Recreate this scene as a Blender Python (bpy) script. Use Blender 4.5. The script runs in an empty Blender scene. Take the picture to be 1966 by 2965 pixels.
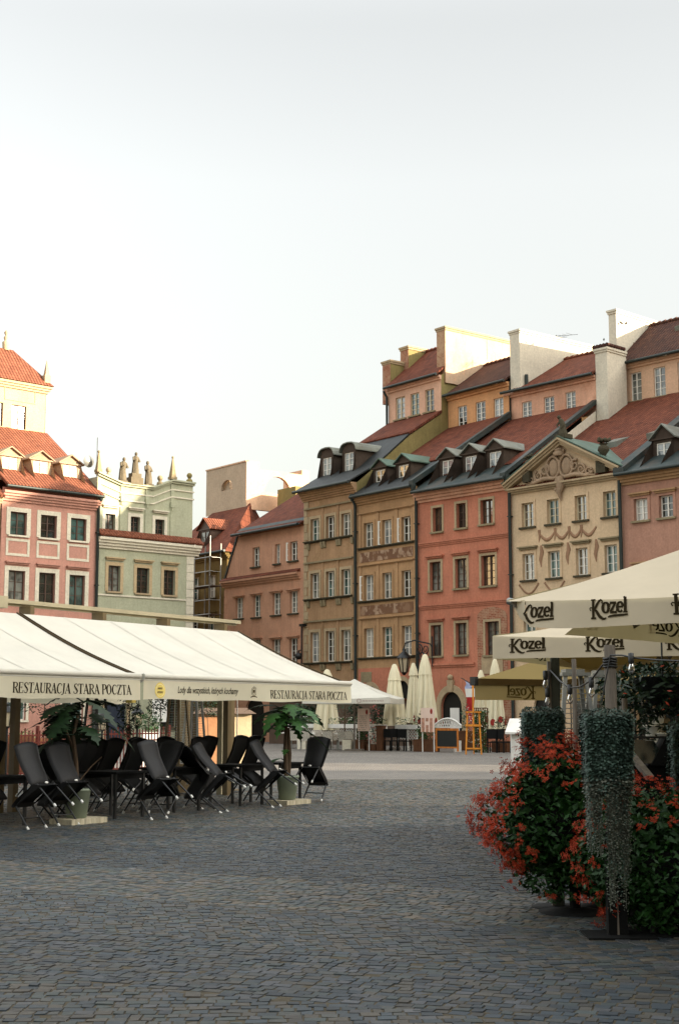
import bpy, random, re
import numpy as np
from math import *
from mathutils import Vector, Matrix
from mathutils.geometry import tessellate_polygon
R = random.Random(11)
scn = bpy.context.scene
col = scn.collection
# ---------------------------------------------------------------- camera model (50 mm lens on a 24x36 frame, eye 1.6 m, tilted up)
CAMH, F, CX, CY, HOR = 1.6, 4118., 983., 1482.5, 2072.
TH = atan((HOR - CY) / F)
def ray(px, py):
    cx = (px - CX) / F; cy = (CY - py) / F
    return (cx, cos(TH) - cy * sin(TH), sin(TH) + cy * cos(TH))
def at(px, py, Y):
    d = ray(px, py); k = Y / d[1]; return Vector((d[0] * k, Y, CAMH + d[2] * k))
def gnd(px, py):
    d = ray(px, py); k = -CAMH / d[2]; return Vector((d[0] * k, d[1] * k, 0))
class Frame:
    """a vertical facade plane: u along it, v into the building, z up"""
    def __init__(s, O, eu):
        n = hypot(*eu); s.O = (O[0], O[1]); s.e = (eu[0] / n, eu[1] / n); s.n = (-s.e[1], s.e[0])
        s.ang = atan2(s.e[1], s.e[0])
    def loc(s, p):
        dx = p[0] - s.O[0]; dy = p[1] - s.O[1]
        return (dx * s.e[0] + dy * s.e[1], dx * s.n[0] + dy * s.n[1], p[2])
    def w(s, u, v, z=0.): return Vector((s.O[0] + u * s.e[0] + v * s.n[0], s.O[1] + u * s.e[1] + v * s.n[1], z))
    def f(s, p, v=0.):
        d = ray(*p); dn = d[0] * s.n[0] + d[1] * s.n[1]; on = -s.O[0] * s.n[0] - s.O[1] * s.n[1]
        k = (v - on) / dn; q = s.loc((d[0] * k, d[1] * k, CAMH + d[2] * k)); return (q[0], q[2])
    def s(s, p, u):
        d = ray(*p); de = d[0] * s.e[0] + d[1] * s.e[1]; oe = -s.O[0] * s.e[0] - s.O[1] * s.e[1]
        k = (u - oe) / de; q = s.loc((d[0] * k, d[1] * k, CAMH + d[2] * k)); return (q[1], q[2])
def crop(ox, oy, w):
    k = w / 1568.; return lambda x, y: (ox + x * k, oy + y * k)
cA = crop(0, 950, 600); cB = crop(500, 1280, 550); cC = crop(840, 900, 460); cD = crop(1180, 900, 560); cE = crop(1450, 880, 516)
cF = crop(840, 1400, 460); cG = crop(1180, 1400, 560); cH = crop(0, 1720, 520); cI = crop(400, 1780, 550)
cJ = crop(820, 1850, 680); cK = crop(1340, 1560, 626); cN = crop(1340, 2000, 626)
R1 = Frame((4.283, 77.467), (sin(radians(42.28)), -cos(radians(42.28))))
R2 = Frame(R1.O, (sin(radians(37.85)), -cos(radians(37.85))))
LF = Frame((-15.798, 78.8), (sin(radians(47.7)), cos(radians(47.7))))
AW = Frame(at(0, 2040, 20.)[:2], (sin(radians(32.2)), cos(radians(32.2))))
# ---------------------------------------------------------------- materials
def lin(h):
    o = []
    for i in (0, 2, 4):
        c = int(h[i:i + 2], 16) / 255.; o.append(c / 12.92 if c <= .04045 else ((c + .055) / 1.055) ** 2.4)
    return (*o, 1.)
def rgb(c): return lin(c) if isinstance(c, str) else (*c, 1.)
def mul(c, k): return (c[0] * k, c[1] * k, c[2] * k, 1.)
class NT:
    def __init__(s, name):
        m = bpy.data.materials.new(name); m.use_nodes = True; s.m = m; s.t = m.node_tree
        s.b = next(n for n in s.t.nodes if n.type == 'BSDF_PRINCIPLED'); s.out = next(n for n in s.t.nodes if n.type == 'OUTPUT_MATERIAL')
    def n(s, ty, **kw):
        nd = s.t.nodes.new(ty)
        for k, v in kw.items():
            if k.startswith('i_'):
                key = k[2:].replace('_', ' ')
                nd.inputs[int(key) if key.isdigit() else key].default_value = v
            else: setattr(nd, k, v)
        return nd
    def l(s, a, b): s.t.links.new(a, b)
    def co(s, kind='Object', scale=(1, 1, 1)):
        tc = s.n('ShaderNodeTexCoord'); mp = s.n('ShaderNodeMapping'); mp.inputs['Scale'].default_value = scale
        s.l(tc.outputs[kind], mp.inputs['Vector']); return mp.outputs['Vector']
    def noise(s, vec, scale, detail=4, rough=.6):
        nd = s.n('ShaderNodeTexNoise'); nd.inputs['Scale'].default_value = scale; nd.inputs['Detail'].default_value = detail
        nd.inputs['Roughness'].default_value = rough; s.l(vec, nd.inputs['Vector']); return nd.outputs['Fac']
    def ramp(s, fac, stops):
        nd = s.n('ShaderNodeValToRGB'); el = nd.color_ramp.elements
        el[0].position, el[0].color = stops[0]; el[1].position, el[1].color = stops[-1]
        for p, c in stops[1:-1]: e = el.new(p); e.color = c
        s.l(fac, nd.inputs['Fac']); return nd.outputs['Color']
    def mix(s, fac, a, b, mode='MIX'):
        nd = s.n('ShaderNodeMix', data_type='RGBA', blend_type=mode)
        for sock, val in ((nd.inputs[0], fac), (nd.inputs[6], a), (nd.inputs[7], b)):
            if hasattr(val, 'is_output'): s.l(val, sock)
            else: sock.default_value = val
        return nd.outputs[2]
    def bump(s, h, strength=.3, dist=.02):
        nd = s.n('ShaderNodeBump'); nd.inputs['Strength'].default_value = strength; nd.inputs['Distance'].default_value = dist
        s.l(h, nd.inputs['Height']); s.l(nd.outputs['Normal'], s.b.inputs['Normal'])
    def base(s, c, rough=.8, spec=.3, metal=0.):
        if hasattr(c, 'is_output'): s.l(c, s.b.inputs['Base Color'])
        else: s.b.inputs['Base Color'].default_value = c
        s.b.inputs['Roughness'].default_value = rough; s.b.inputs['Specular IOR Level'].default_value = spec; s.b.inputs['Metallic'].default_value = metal
        return s.m
def g(v): return (v, v, v, 1.)
def plain(name, c, rough=.7, spec=.3, metal=0., var=.12, scale=3.):
    t = NT(name); c = rgb(c); v = t.co()
    f = t.noise(v, scale, 3)
    return t.base(t.ramp(f, [(.3, mul(c, 1 - var)), (.7, mul(c, 1 + var))]), rough, spec, metal)
def plaster(name, c, var=.14, stain=.35, patch=None):
    t = NT(name); c = rgb(c); v = t.co()
    a = t.ramp(t.noise(v, .55, 5, .65), [(.3, mul(c, 1 - var)), (.72, mul(c, 1 + var))])
    fine = t.ramp(t.noise(v, 9, 5, .7), [(.25, g(.78)), (.75, g(1.14))])
    a = t.mix(1., a, fine, 'MULTIPLY')
    a = t.mix(t.ramp(t.noise(t.co('Object', (.7, .7, .5)), .8, 6, .75), [(.48, g(0)), (.72, g(.6))]), a, mul(c, .62)); st = t.noise(t.co('Object', (3.2, 3.2, .3)), 1.6, 4, .7)
    a = t.mix(t.ramp(st, [(.5, g(0)), (.8, g(stain))]), a, mul(c, .42))
    if patch: a = t.mix(t.ramp(t.noise(v, 1.3, 6, .75), [(.54, g(0)), (.62, g(.6))]), a, rgb(patch))
    t.bump(t.noise(v, 22, 5, .7), .35, .02)
    return t.base(a, .9, .15)
def tiles(name, c1, c2, tw=.21, th=.3):
    t = NT(name); c1 = rgb(c1); c2 = rgb(c2); uv = t.co('UV')
    br = t.n('ShaderNodeTexBrick', offset=0., i_Scale=1.); br.inputs['Brick Width'].default_value = tw; br.inputs['Row Height'].default_value = th
    br.inputs['Mortar Size'].default_value = .018; br.inputs['Mortar Smooth'].default_value = .6; br.inputs['Bias'].default_value = 0.
    br.inputs['Color1'].default_value = c1; br.inputs['Color2'].default_value = c2; br.inputs['Mortar'].default_value = mul(c1, .3)
    t.l(uv, br.inputs['Vector'])
    n = t.noise(t.co(), .9, 5, .7)
    a = t.mix(1., br.outputs['Color'], t.ramp(n, [(.25, g(.62)), (.5, g(1.)), (.8, g(1.25))]), 'MULTIPLY')
    a = t.mix(t.ramp(t.noise(t.co(), 4.5, 4, .7), [(.6, g(0)), (.75, g(.45))]), a, mul(c1, .45))
    wv = t.n('ShaderNodeTexWave', wave_type='BANDS', bands_direction='X', wave_profile='SIN'); wv.inputs['Scale'].default_value = 2 * pi / 20 / tw
    t.l(uv, wv.inputs['Vector'])
    ad = t.n('ShaderNodeMath', operation='ADD'); t.l(wv.outputs['Fac'], ad.inputs[0]); t.l(br.outputs['Fac'], ad.inputs[1])
    t.bump(wv.outputs['Fac'], .9, .06)
    return t.base(a, .85, .2)
def brickmat(name, c1, c2, mort, w=.26, h=.085):
    t = NT(name); br = t.n('ShaderNodeTexBrick', i_Scale=1.); br.inputs['Brick Width'].default_value = w; br.inputs['Row Height'].default_value = h
    br.inputs['Mortar Size'].default_value = .012; br.inputs['Color1'].default_value = rgb(c1); br.inputs['Color2'].default_value = rgb(c2); br.inputs['Mortar'].default_value = rgb(mort)
    t.l(t.co('UV'), br.inputs['Vector'])
    a = t.mix(t.ramp(t.noise(t.co(), 2.2, 5, .7), [(.42, g(0)), (.6, g(.75))]), br.outputs['Color'], rgb(mort))
    t.bump(br.outputs['Fac'], -.4, .01)
    return t.base(a, .9, .15)
def sheetmetal(name, c, rust=None, seam=.55, metal=.25):
    t = NT(name); c = rgb(c); v = t.co()
    a = t.ramp(t.noise(v, 1.8, 6, .7), [(.3, mul(c, .6)), (.55, c), (.8, mul(c, 1.7))])
    if rust: a = t.mix(t.ramp(t.noise(v, .9, 5, .7), [(.48, g(0)), (.62, g(.8))]), a, rgb(rust))
    wv = t.n('ShaderNodeTexBrick', offset=.5, i_Scale=1.); wv.inputs['Brick Width'].default_value = seam; wv.inputs['Row Height'].default_value = 1.1; wv.inputs['Mortar Size'].default_value = .02
    t.l(t.co('UV'), wv.inputs['Vector']); t.bump(wv.outputs['Fac'], .5, .03)
    return t.base(a, .62, .4, metal)
def fabric(name, c, trans=.35, stain=.12, tc=None):
    t = NT(name); c = rgb(c); v = t.co()
    a = t.ramp(t.noise(v, 1.2, 5, .65), [(.25, mul(c, 1 - stain)), (.75, mul(c, 1.03))])
    df = t.n('ShaderNodeBsdfDiffuse'); tr = t.n('ShaderNodeBsdfTranslucent'); mx = t.n('ShaderNodeMixShader'); mx.inputs[0].default_value = trans
    t.l(a, df.inputs['Color']); t.l(a, tr.inputs['Color']) if tc is None else setattr(tr.inputs['Color'], 'default_value', rgb(tc)); t.l(df.outputs[0], mx.inputs[1]); t.l(tr.outputs[0], mx.inputs[2]); t.l(mx.outputs[0], t.out.inputs['Surface'])
    bp = t.n('ShaderNodeBump'); bp.inputs['Strength'].default_value = .25; bp.inputs['Distance'].default_value = .05
    t.l(t.noise(v, 2.3, 3), bp.inputs['Height']); t.l(bp.outputs[0], df.inputs['Normal'])
    return t.m
def glass(name, c, curtain=None, ior=1.8):
    t = NT(name)
    if curtain:
        wv = t.n('ShaderNodeTexWave', wave_type='BANDS', bands_direction='X'); wv.inputs['Scale'].default_value = 4.2; wv.inputs['Distortion'].default_value = 2.5
        t.l(t.co(), wv.inputs['Vector'])
        a = t.ramp(wv.outputs['Fac'], [(.2, mul(rgb(curtain), .45)), (.8, rgb(curtain))])
        a = t.mix(t.ramp(t.noise(t.co(), 1.1, 2), [(.44, g(0)), (.56, g(.75))]), a, rgb(c))
    else: a = t.ramp(t.noise(t.co(), 1.5, 3), [(.35, mul(rgb(c), .5)), (.65, mul(rgb(c), 1.6))])
    t.b.inputs['IOR'].default_value = ior
    t.bump(t.noise(t.co(), 2.2, 2), .12, .02)
    return t.base(a, .05, .6)
def leafmat(name, c, var=.5, rough=.55, trans=True, spec=.3):
    t = NT(name); c = rgb(c); v = t.co()
    a = t.ramp(t.noise(v, 14, 3, .6), [(.25, mul(c, 1 - var)), (.75, mul(c, 1 + var))])
    m = t.base(a, rough, spec); t.b.inputs['Subsurface Weight'].default_value = 0.
    return m
def wood(name, c, scale=6., dirn=(1, 1, .12)):
    t = NT(name); c = rgb(c); n = t.noise(t.co('Object', dirn), scale * 3, 6, .7)
    t.bump(n, .3, .01)
    return t.base(t.ramp(n, [(.3, mul(c, .5)), (.7, mul(c, 1.35))]), .75, .25)
def wickermat(name, c):
    t = NT(name); c = rgb(c); uv = t.co('UV')
    ck = t.n('ShaderNodeTexBrick', offset=.5, i_Scale=1.); ck.inputs['Brick Width'].default_value = .03; ck.inputs['Row Height'].default_value = .016; ck.inputs['Mortar Size'].default_value = .0035
    ck.inputs['Color1'].default_value = mul(c, .8); ck.inputs['Color2'].default_value = mul(c, 1.3); ck.inputs['Mortar'].default_value = mul(c, .25)
    t.l(uv, ck.inputs['Vector']); t.bump(ck.outputs['Fac'], -.8, .01)
    return t.base(ck.outputs['Color'], .6, .35)
M = {}
def mats():
    P = plaster
    M.update(pl_pink=P('plaster_rose', 'c0907f', .12, .35), pl_mint=P('plaster_mint', 'adaf95', .1, .3), pl_cream=P('plaster_cream', 'b9a481', .06, .12), pl_white=P('plaster_white', 'e0d6c2', .05, .14),
        pl_trim=P('trim_white', 'd9d2bd', .05, .15), pl_terra=P('plaster_terracotta', 'c39478', .16, .4), pl_brown=P('plaster_brown', 'a98867', .2, .5, '8a7150'), pl_ochre=P('plaster_ochre', 'b08d68', .18, .5),
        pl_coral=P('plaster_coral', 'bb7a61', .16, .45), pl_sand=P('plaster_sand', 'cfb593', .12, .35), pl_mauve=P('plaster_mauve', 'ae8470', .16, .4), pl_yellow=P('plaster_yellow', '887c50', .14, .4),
        pl_lant5=P('plaster_pale_rose', 'd6ad92', .08, .2), pl_lant6=P('plaster_orange', 'cf9a6c', .08, .25), pl_lant7=P('plaster_dusty_rose', 'd2a286', .16, .4, 'b98468'), pl_lant8=P('plaster_peach', 'd6b091', .08, .2),
        pl_fw=P('firewall_cream', 'c6ab90', .1, .35, 'd0a684'), pl_fww=P('firewall_white', 'd2cab6', .05, .15), stone=P('stone_grey', '8f8266', .15, .4), pl_block=P('plaster_grey_tan', 'b5a28a', .08, .2), stone_l=P('stone_pale', 'b09c7d', .12, .35), stone_d=P('stone_dark', '4a4536', .25, .4),
        orn=P('stucco_ornament', 'a58d74', .2, .5), sgraf=P('painted_plaster', '9b7a60', .2, .3), ochre_scaf=P('plaster_dull_ochre', '75633c', .12, .3),
        tile=tiles('clay_tiles', '7a4531', '623526'), tile_l=tiles('clay_tiles_orange', '87523c', '764633'), tile_d=tiles('clay_tiles_old', '57382c', '452c25'),
        metal_d=sheetmetal('roof_sheet_dark', '2c302f', None), metal_g=sheetmetal('roof_sheet_green', '333f3d', '453f36'), metal_v=sheetmetal('copper_green', '587063', '46503f'), metal_gr=sheetmetal('roof_sheet_grey', '7d8076', '5c5a4c'), gutter=plain('gutter_zinc', '2c3532', .5, .5, .3),
        dorm=P('dormer_dark', '4a3f36', .2, .4), dorm_l=P('dormer_tan', 'a38b73', .12, .3),
        brick=brickmat('brick_red', '8d4b35', '7a3b2b', 'a98a70'), brick_p=brickmat('brick_pale', '9c7458', '8a6048', 'b79a7c'),
        fr_white=plain('window_frame_white', 'e2ded2', .5, .4, var=.05), fr_brown=plain('window_frame_brown', '4a3527', .5, .4), fr_cream=plain('window_frame_cream', 'cbbfa2', .5, .4, var=.05),
        gl_dark=glass('glass_dark', '202724'), gl_cur=glass('glass_curtain', '2a302d', '8f938a'), gl_blue=glass('glass_net', '5c6668', 'a9adab'), gl_teal=glass('glass_teal', '1f3330', '5a7a74'), gl_warm=glass('glass_warm', '4a4232', None, 2.6),  # the warm glass carries a yellow reflection in its colour
        aw_white=fabric('awning_cloth_white', 'cdcabd', .1), aw_cream=fabric('valance_cream', 'ece6cc', .4), umb_sand=fabric('parasol_cloth_sand', 'd6c9b0', .3, tc='b5a87c'), khaki=fabric('awning_cloth_khaki', 'a3916a', .5, tc='a08c5c'), umb_cream=fabric('parasol_cloth_cream', 'e8dfbf', .15),
        ink=plain('ink_brown', '2c2414', .8, .1), ink_l=plain('ink_grey', '5a4f3c', .8, .1), ink_k=plain('ink_soaked', '5f5026', .8, .1), red=plain('paint_red', 'b02a1c', .6), yellow=plain('badge_yellow', 'd8c268', .7),
        alu=plain('powder_coat_beige', 'a89f83', .5, .4), alu_d=plain('powder_coat_brown', '6a5a3c', .5, .4), black=plain('black_metal', '0f1110', .45, .5), blackm=plain('black_matt', '0a0b0a', .8, .2), steel=plain('steel', '8a8b86', .35, .5, .7), whitep=plain('white_paint', 'd6d4cc', .6),
        wicker=wickermat('black_wicker', '0e0f10'), wicker_p=wickermat('pale_wicker', 'e4dccb'), foot=plain('foot_cap', 'cfcfc8', .4, .5), pot=plain('pot_sage', '7f8a78', .6, .3, var=.06), plank=wood('plank_grey', '7a7362'), plank_e=wood('plank_end', 'b7ae94'),
        wood_d=wood('wood_brown', '5a3a24'), wood_o=wood('wood_orange', 'b06a2c'), wood_g=wood('wood_weathered', '6e665c'), iron_r=plain('iron_red', '5e2216', .6, .4), peach=P('panel_peach', 'a67a58', .06, .1), creamp=P('panel_cream', 'b5a384', .06, .1), brown_roof=plain('felt_brown', '5a4a3e', .9),
        leaf=leafmat('leaf_green', '2a4d1e'), leaf_d=leafmat('leaf_dark', '152a12'), leaf_b=leafmat('leaf_bluegreen', '3c5a44'), silver=leafmat('leaf_silver', '32443a', .5), silver_d=leafmat('leaf_silver_dry', '4f5347', .4), petal=leafmat('petal_red', '9c3212', .4, .7), petal_p=leafmat('petal_pink', 'd46a62', .3), petal_w=leafmat('petal_white', 'd8d6c4', .1), bark=wood('bark', '4f4030'),
        menu=plain('board_pink', 'd9bfae', .6, var=.05), paper=plain('paper_white', 'e2e0d8', .7, var=.04), slate=plain('slate_board', '161916', .6), food=plain('food_photo', 'a87a64', .5, var=.5, scale=9.), stone_s=P('statue_stone', '6e6553', .2, .5), wood_e=wood('wood_easel', 'c9822f'), navy=plain('door_navy', '2b3340', .5), doorw=plain('door_dark', '15140f', .6), lampglass=plain('lantern_glass', 'b5a88c', .3, .5))
    t = NT('bulb_glass'); tp = t.n('ShaderNodeBsdfTransparent'); gs = t.n('ShaderNodeBsdfGlossy'); gs.inputs['Roughness'].default_value = .05; fr = t.n('ShaderNodeFresnel'); fr.inputs['IOR'].default_value = 1.6; mx = t.n('ShaderNodeMixShader'); t.l(fr.outputs[0], mx.inputs[0]); t.l(tp.outputs[0], mx.inputs[1]); t.l(gs.outputs[0], mx.inputs[2]); t.l(mx.outputs[0], t.out.inputs['Surface']); M['bulb'] = t.m
    # fresco bands: pale figures worn into brown ground
    t = NT('fresco'); v = t.co(); a = t.ramp(t.noise(t.co('Object', (1, 1, .7)), 2.4, 4, .6), [(.5, rgb('6e5240')), (.54, rgb('a88f78')), (.7, rgb('b59c84'))])
    a = t.mix(t.ramp(t.noise(v, .8, 3), [(.4, g(.2)), (.6, g(.85))]), rgb('7a5a42'), a); t.bump(t.noise(v, 20, 4), .3, .02); M['fresco'] = t.base(a, .9, .15)
    # setts: every stone has its own colour with foreground shade and far sheen mixed in (stored per face), plus grime
    t = NT('granite_setts'); at_ = t.n('ShaderNodeAttribute', attribute_name='tone'); n = t.noise(t.co(), 40, 5, .7)
    a = t.mix(1., at_.outputs['Color'], t.ramp(n, [(.25, g(.7)), (.75, g(1.25))]), 'MULTIPLY')
    t.bump(n, .6, .004); M['sett'] = t.base(a, .6, .28)
    t = NT('paving_joints'); v = t.co(); br = t.n('ShaderNodeTexBrick', i_Scale=1.); br.inputs['Brick Width'].default_value = .1; br.inputs['Row Height'].default_value = .09; br.inputs['Mortar Size'].default_value = .007
    br.inputs['Color1'].default_value = rgb('827c72'); br.inputs['Color2'].default_value = rgb('726f6a'); br.inputs['Mortar'].default_value = rgb('2c2b28')
    t.l(v, br.inputs['Vector']); a = t.mix(1., br.outputs['Color'], t.ramp(t.noise(v, .35, 8, .75), [(.3, g(.72)), (.5, g(.98)), (.72, g(1.2))]), 'MULTIPLY'); t.bump(br.outputs['Fac'], -.5, .01)
    M['pave'] = t.base(a, .75, .25); M['joint'] = plain('joint_sand', '4a4438', .9, .1, var=.3, scale=20.)
UVSET = ('tile', 'brick', 'metal', 'wicker')
mats()
# ---------------------------------------------------------------- mesh builder
class MB:
    def __init__(s): s.v = []; s.f = []; s.m = []; s.sm = []
    def add(s, vs, fs, m=0, sm=False):
        o = len(s.v); s.v += [tuple(p) for p in vs]
        for f in fs: s.f.append([i + o for i in f]); s.m.append(m); s.sm.append(sm)
        return s
    def quad(s, a, b, c, d, m=0): return s.add((a, b, c, d), ((0, 1, 2, 3),), m)
    def box(s, x0, x1, y0, y1, z0, z1, m=0):
        return s.add([(x, y, z) for z in (z0, z1) for y in (y0, y1) for x in (x0, x1)], ((0, 2, 3, 1), (4, 5, 7, 6), (0, 1, 5, 4), (2, 6, 7, 3), (0, 4, 6, 2), (1, 3, 7, 5)), m)
    def prism(s, poly, off, m=0, cap=True):
        n = len(poly); a = [Vector(p) for p in poly]; o = Vector(off)
        fs = [(i, (i + 1) % n, (i + 1) % n + n, i + n) for i in range(n)]
        s.add(a + [p + o for p in a], fs, m)
        if cap:
            tri = tessellate_polygon([a]); s.add(a, [tuple(t) for t in tri], m); s.add([p + o for p in a], [tuple(t)[::-1] for t in tri], m)
        return s
    def bar(s, p, q, w, h=None, m=0, up=(0, 0, 1)):
        h = h or w; p = Vector(p); q = Vector(q); d = (q - p).normalized(); u = Vector(up)
        if abs(d.dot(u)) > .98: u = Vector((0, 1, 0))
        x = d.cross(u).normalized() * w / 2; y = x.cross(d).normalized() * h / 2
        return s.prism([p - x - y, p + x - y, p + x + y, p - x + y], q - p, m)
    def tube(s, pts, r, n=8, m=0, cap=True, sm=True):
        pts = [Vector(p) for p in pts]; k = len(pts); rs = r if hasattr(r, '__len__') else [r] * k
        vs = []; prev = None
        for i, p in enumerate(pts):
            d = (pts[min(i + 1, k - 1)] - pts[max(i - 1, 0)]).normalized()
            if prev is None: x = d.cross(Vector((0, 0, 1)) if abs(d.z) < .95 else Vector((1, 0, 0))).normalized()
            else: x = (prev - d * prev.dot(d)).normalized()
            prev = x; y = d.cross(x)
            vs += [p + (x * cos(2 * pi * j / n) + y * sin(2 * pi * j / n)) * rs[i] for j in range(n)]
        fs = [(i * n + j, i * n + (j + 1) % n, (i + 1) * n + (j + 1) % n, (i + 1) * n + j) for i in range(k - 1) for j in range(n)]
        s.add(vs, fs, m, sm)
        if cap: s.add(vs[:n], (tuple(range(n))[::-1],), m); s.add(vs[-n:], (tuple(range(n)),), m)
        return s
    def lathe(s, prof, c=(0, 0, 0), n=14, m=0, sm=True, ph=0.):
        vs = [(c[0] + r * cos(2 * pi * j / n + ph), c[1] + r * sin(2 * pi * j / n + ph), c[2] + z) for r, z in prof for j in range(n)]; k = len(prof)
        s.add(vs, [(i * n + j, i * n + (j + 1) % n, (i + 1) * n + (j + 1) % n, (i + 1) * n + j) for i in range(k - 1) for j in range(n)], m, sm)
        s.add(vs[:n], (tuple(range(n))[::-1],), m); s.add(vs[-n:], (tuple(range(n)),), m)
        return s
    def ball(s, c, r, n=10, m=0, sc=(1, 1, 1)):
        k = n // 2 + 1
        vs = [(c[0] + r * sc[0] * sin(pi * i / k) * cos(2 * pi * j / n), c[1] + r * sc[1] * sin(pi * i / k) * sin(2 * pi * j / n), c[2] + r * sc[2] * cos(pi * i / k)) for i in range(k + 1) for j in range(n)]
        return s.add(vs, [(i * n + j, (i + 1) * n + j, (i + 1) * n + (j + 1) % n, i * n + (j + 1) % n) for i in range(k) for j in range(n)], m, True)
    def holes(s, outline, holes, v0, depth, m=0, mr=None):
        """wall in the (u,z) plane at v0 with openings; reveals go back by depth"""
        loops = [[Vector((p[0], v0, p[1])) for p in outline]] + [[Vector((p[0], v0, p[1])) for p in h] for h in holes]
        tri = tessellate_polygon(loops); s.add([p for l in loops for p in l], [tuple(t) for t in tri], m)
        for l in loops[1:]:
            n = len(l); off = Vector((0, depth, 0))
            s.add(l + [p + off for p in l], [(i, (i + 1) % n, (i + 1) % n + n, i + n) for i in range(n)], m if mr is None else mr)
        return s
    def move(s, f): s.v = [tuple(f(Vector(p))) for p in s.v]; return s
    def build(s, name, mat, parent=None, off=(0, 0, 0)):
        ms = [M[x] for x in (mat if isinstance(mat, (list, tuple)) else [mat])]
        me = bpy.data.meshes.new(name)
        vs = s.v if off == (0, 0, 0) else [(p[0] + off[0], p[1] + off[1], p[2] + off[2]) for p in s.v]
        me.from_pydata(vs, [], s.f)
        for x in ms: me.materials.append(x)
        me.polygons.foreach_set('material_index', s.m); me.polygons.foreach_set('use_smooth', s.sm)
        if any(k in (x if isinstance(x, str) else '') for x in (mat if isinstance(mat, (list, tuple)) else [mat]) for k in UVSET):
            uvl = me.uv_layers.new(name='UVMap').data
            for p in me.polygons:
                nn = p.normal
                t = Vector((-nn.y, nn.x, 0)) if abs(nn.z) < .98 else Vector((1, 0, 0))
                t.normalize(); b = nn.cross(t)
                for li in p.loop_indices:
                    q = me.vertices[me.loops[li].vertex_index].co; uvl[li].uv = (q.dot(t), q.dot(b))
        me.update()
        o = bpy.data.objects.new(name, me); col.objects.link(o)
        if parent: o.parent = parent
        return o
def tag(o, label=None, cat=None, group=None, kind=None):
    for k, v in (('label', label), ('category', cat), ('group', group), ('kind', kind)):
        if v: o[k] = v
    return o
def thing(name, label, cat, loc=(0, 0, 0), rz=0., group=None):
    o = bpy.data.objects.new(name, None); col.objects.link(o); o.empty_display_size = .2
    o.location = loc; o.rotation_euler = (0, 0, rz); return tag(o, label, cat, group)
def copy_tree(o, parent=None):
    c = o.copy(); col.objects.link(c)
    if parent: c.parent = parent
    for ch in list(o.children): copy_tree(ch, c)
    return c
def dup(o, loc, rz, label=None):
    c = copy_tree(o); c.location = loc; c.rotation_euler = (*c.rotation_euler[:2], rz)
    if label: c['label'] = label
    return c
def rect(u0, u1, z0, z1): return [(u0, z0), (u1, z0), (u1, z1), (u0, z1)]
def arch(u0, u1, z0, zs, zt, n=10):
    c = (u0 + u1) / 2; a = (u1 - u0) / 2
    return [(u0, z0), (u1, z0)] + [(c + a * cos(pi * i / n), zs + (zt - zs) * sin(pi * i / n)) for i in range(n + 1)]
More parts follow.
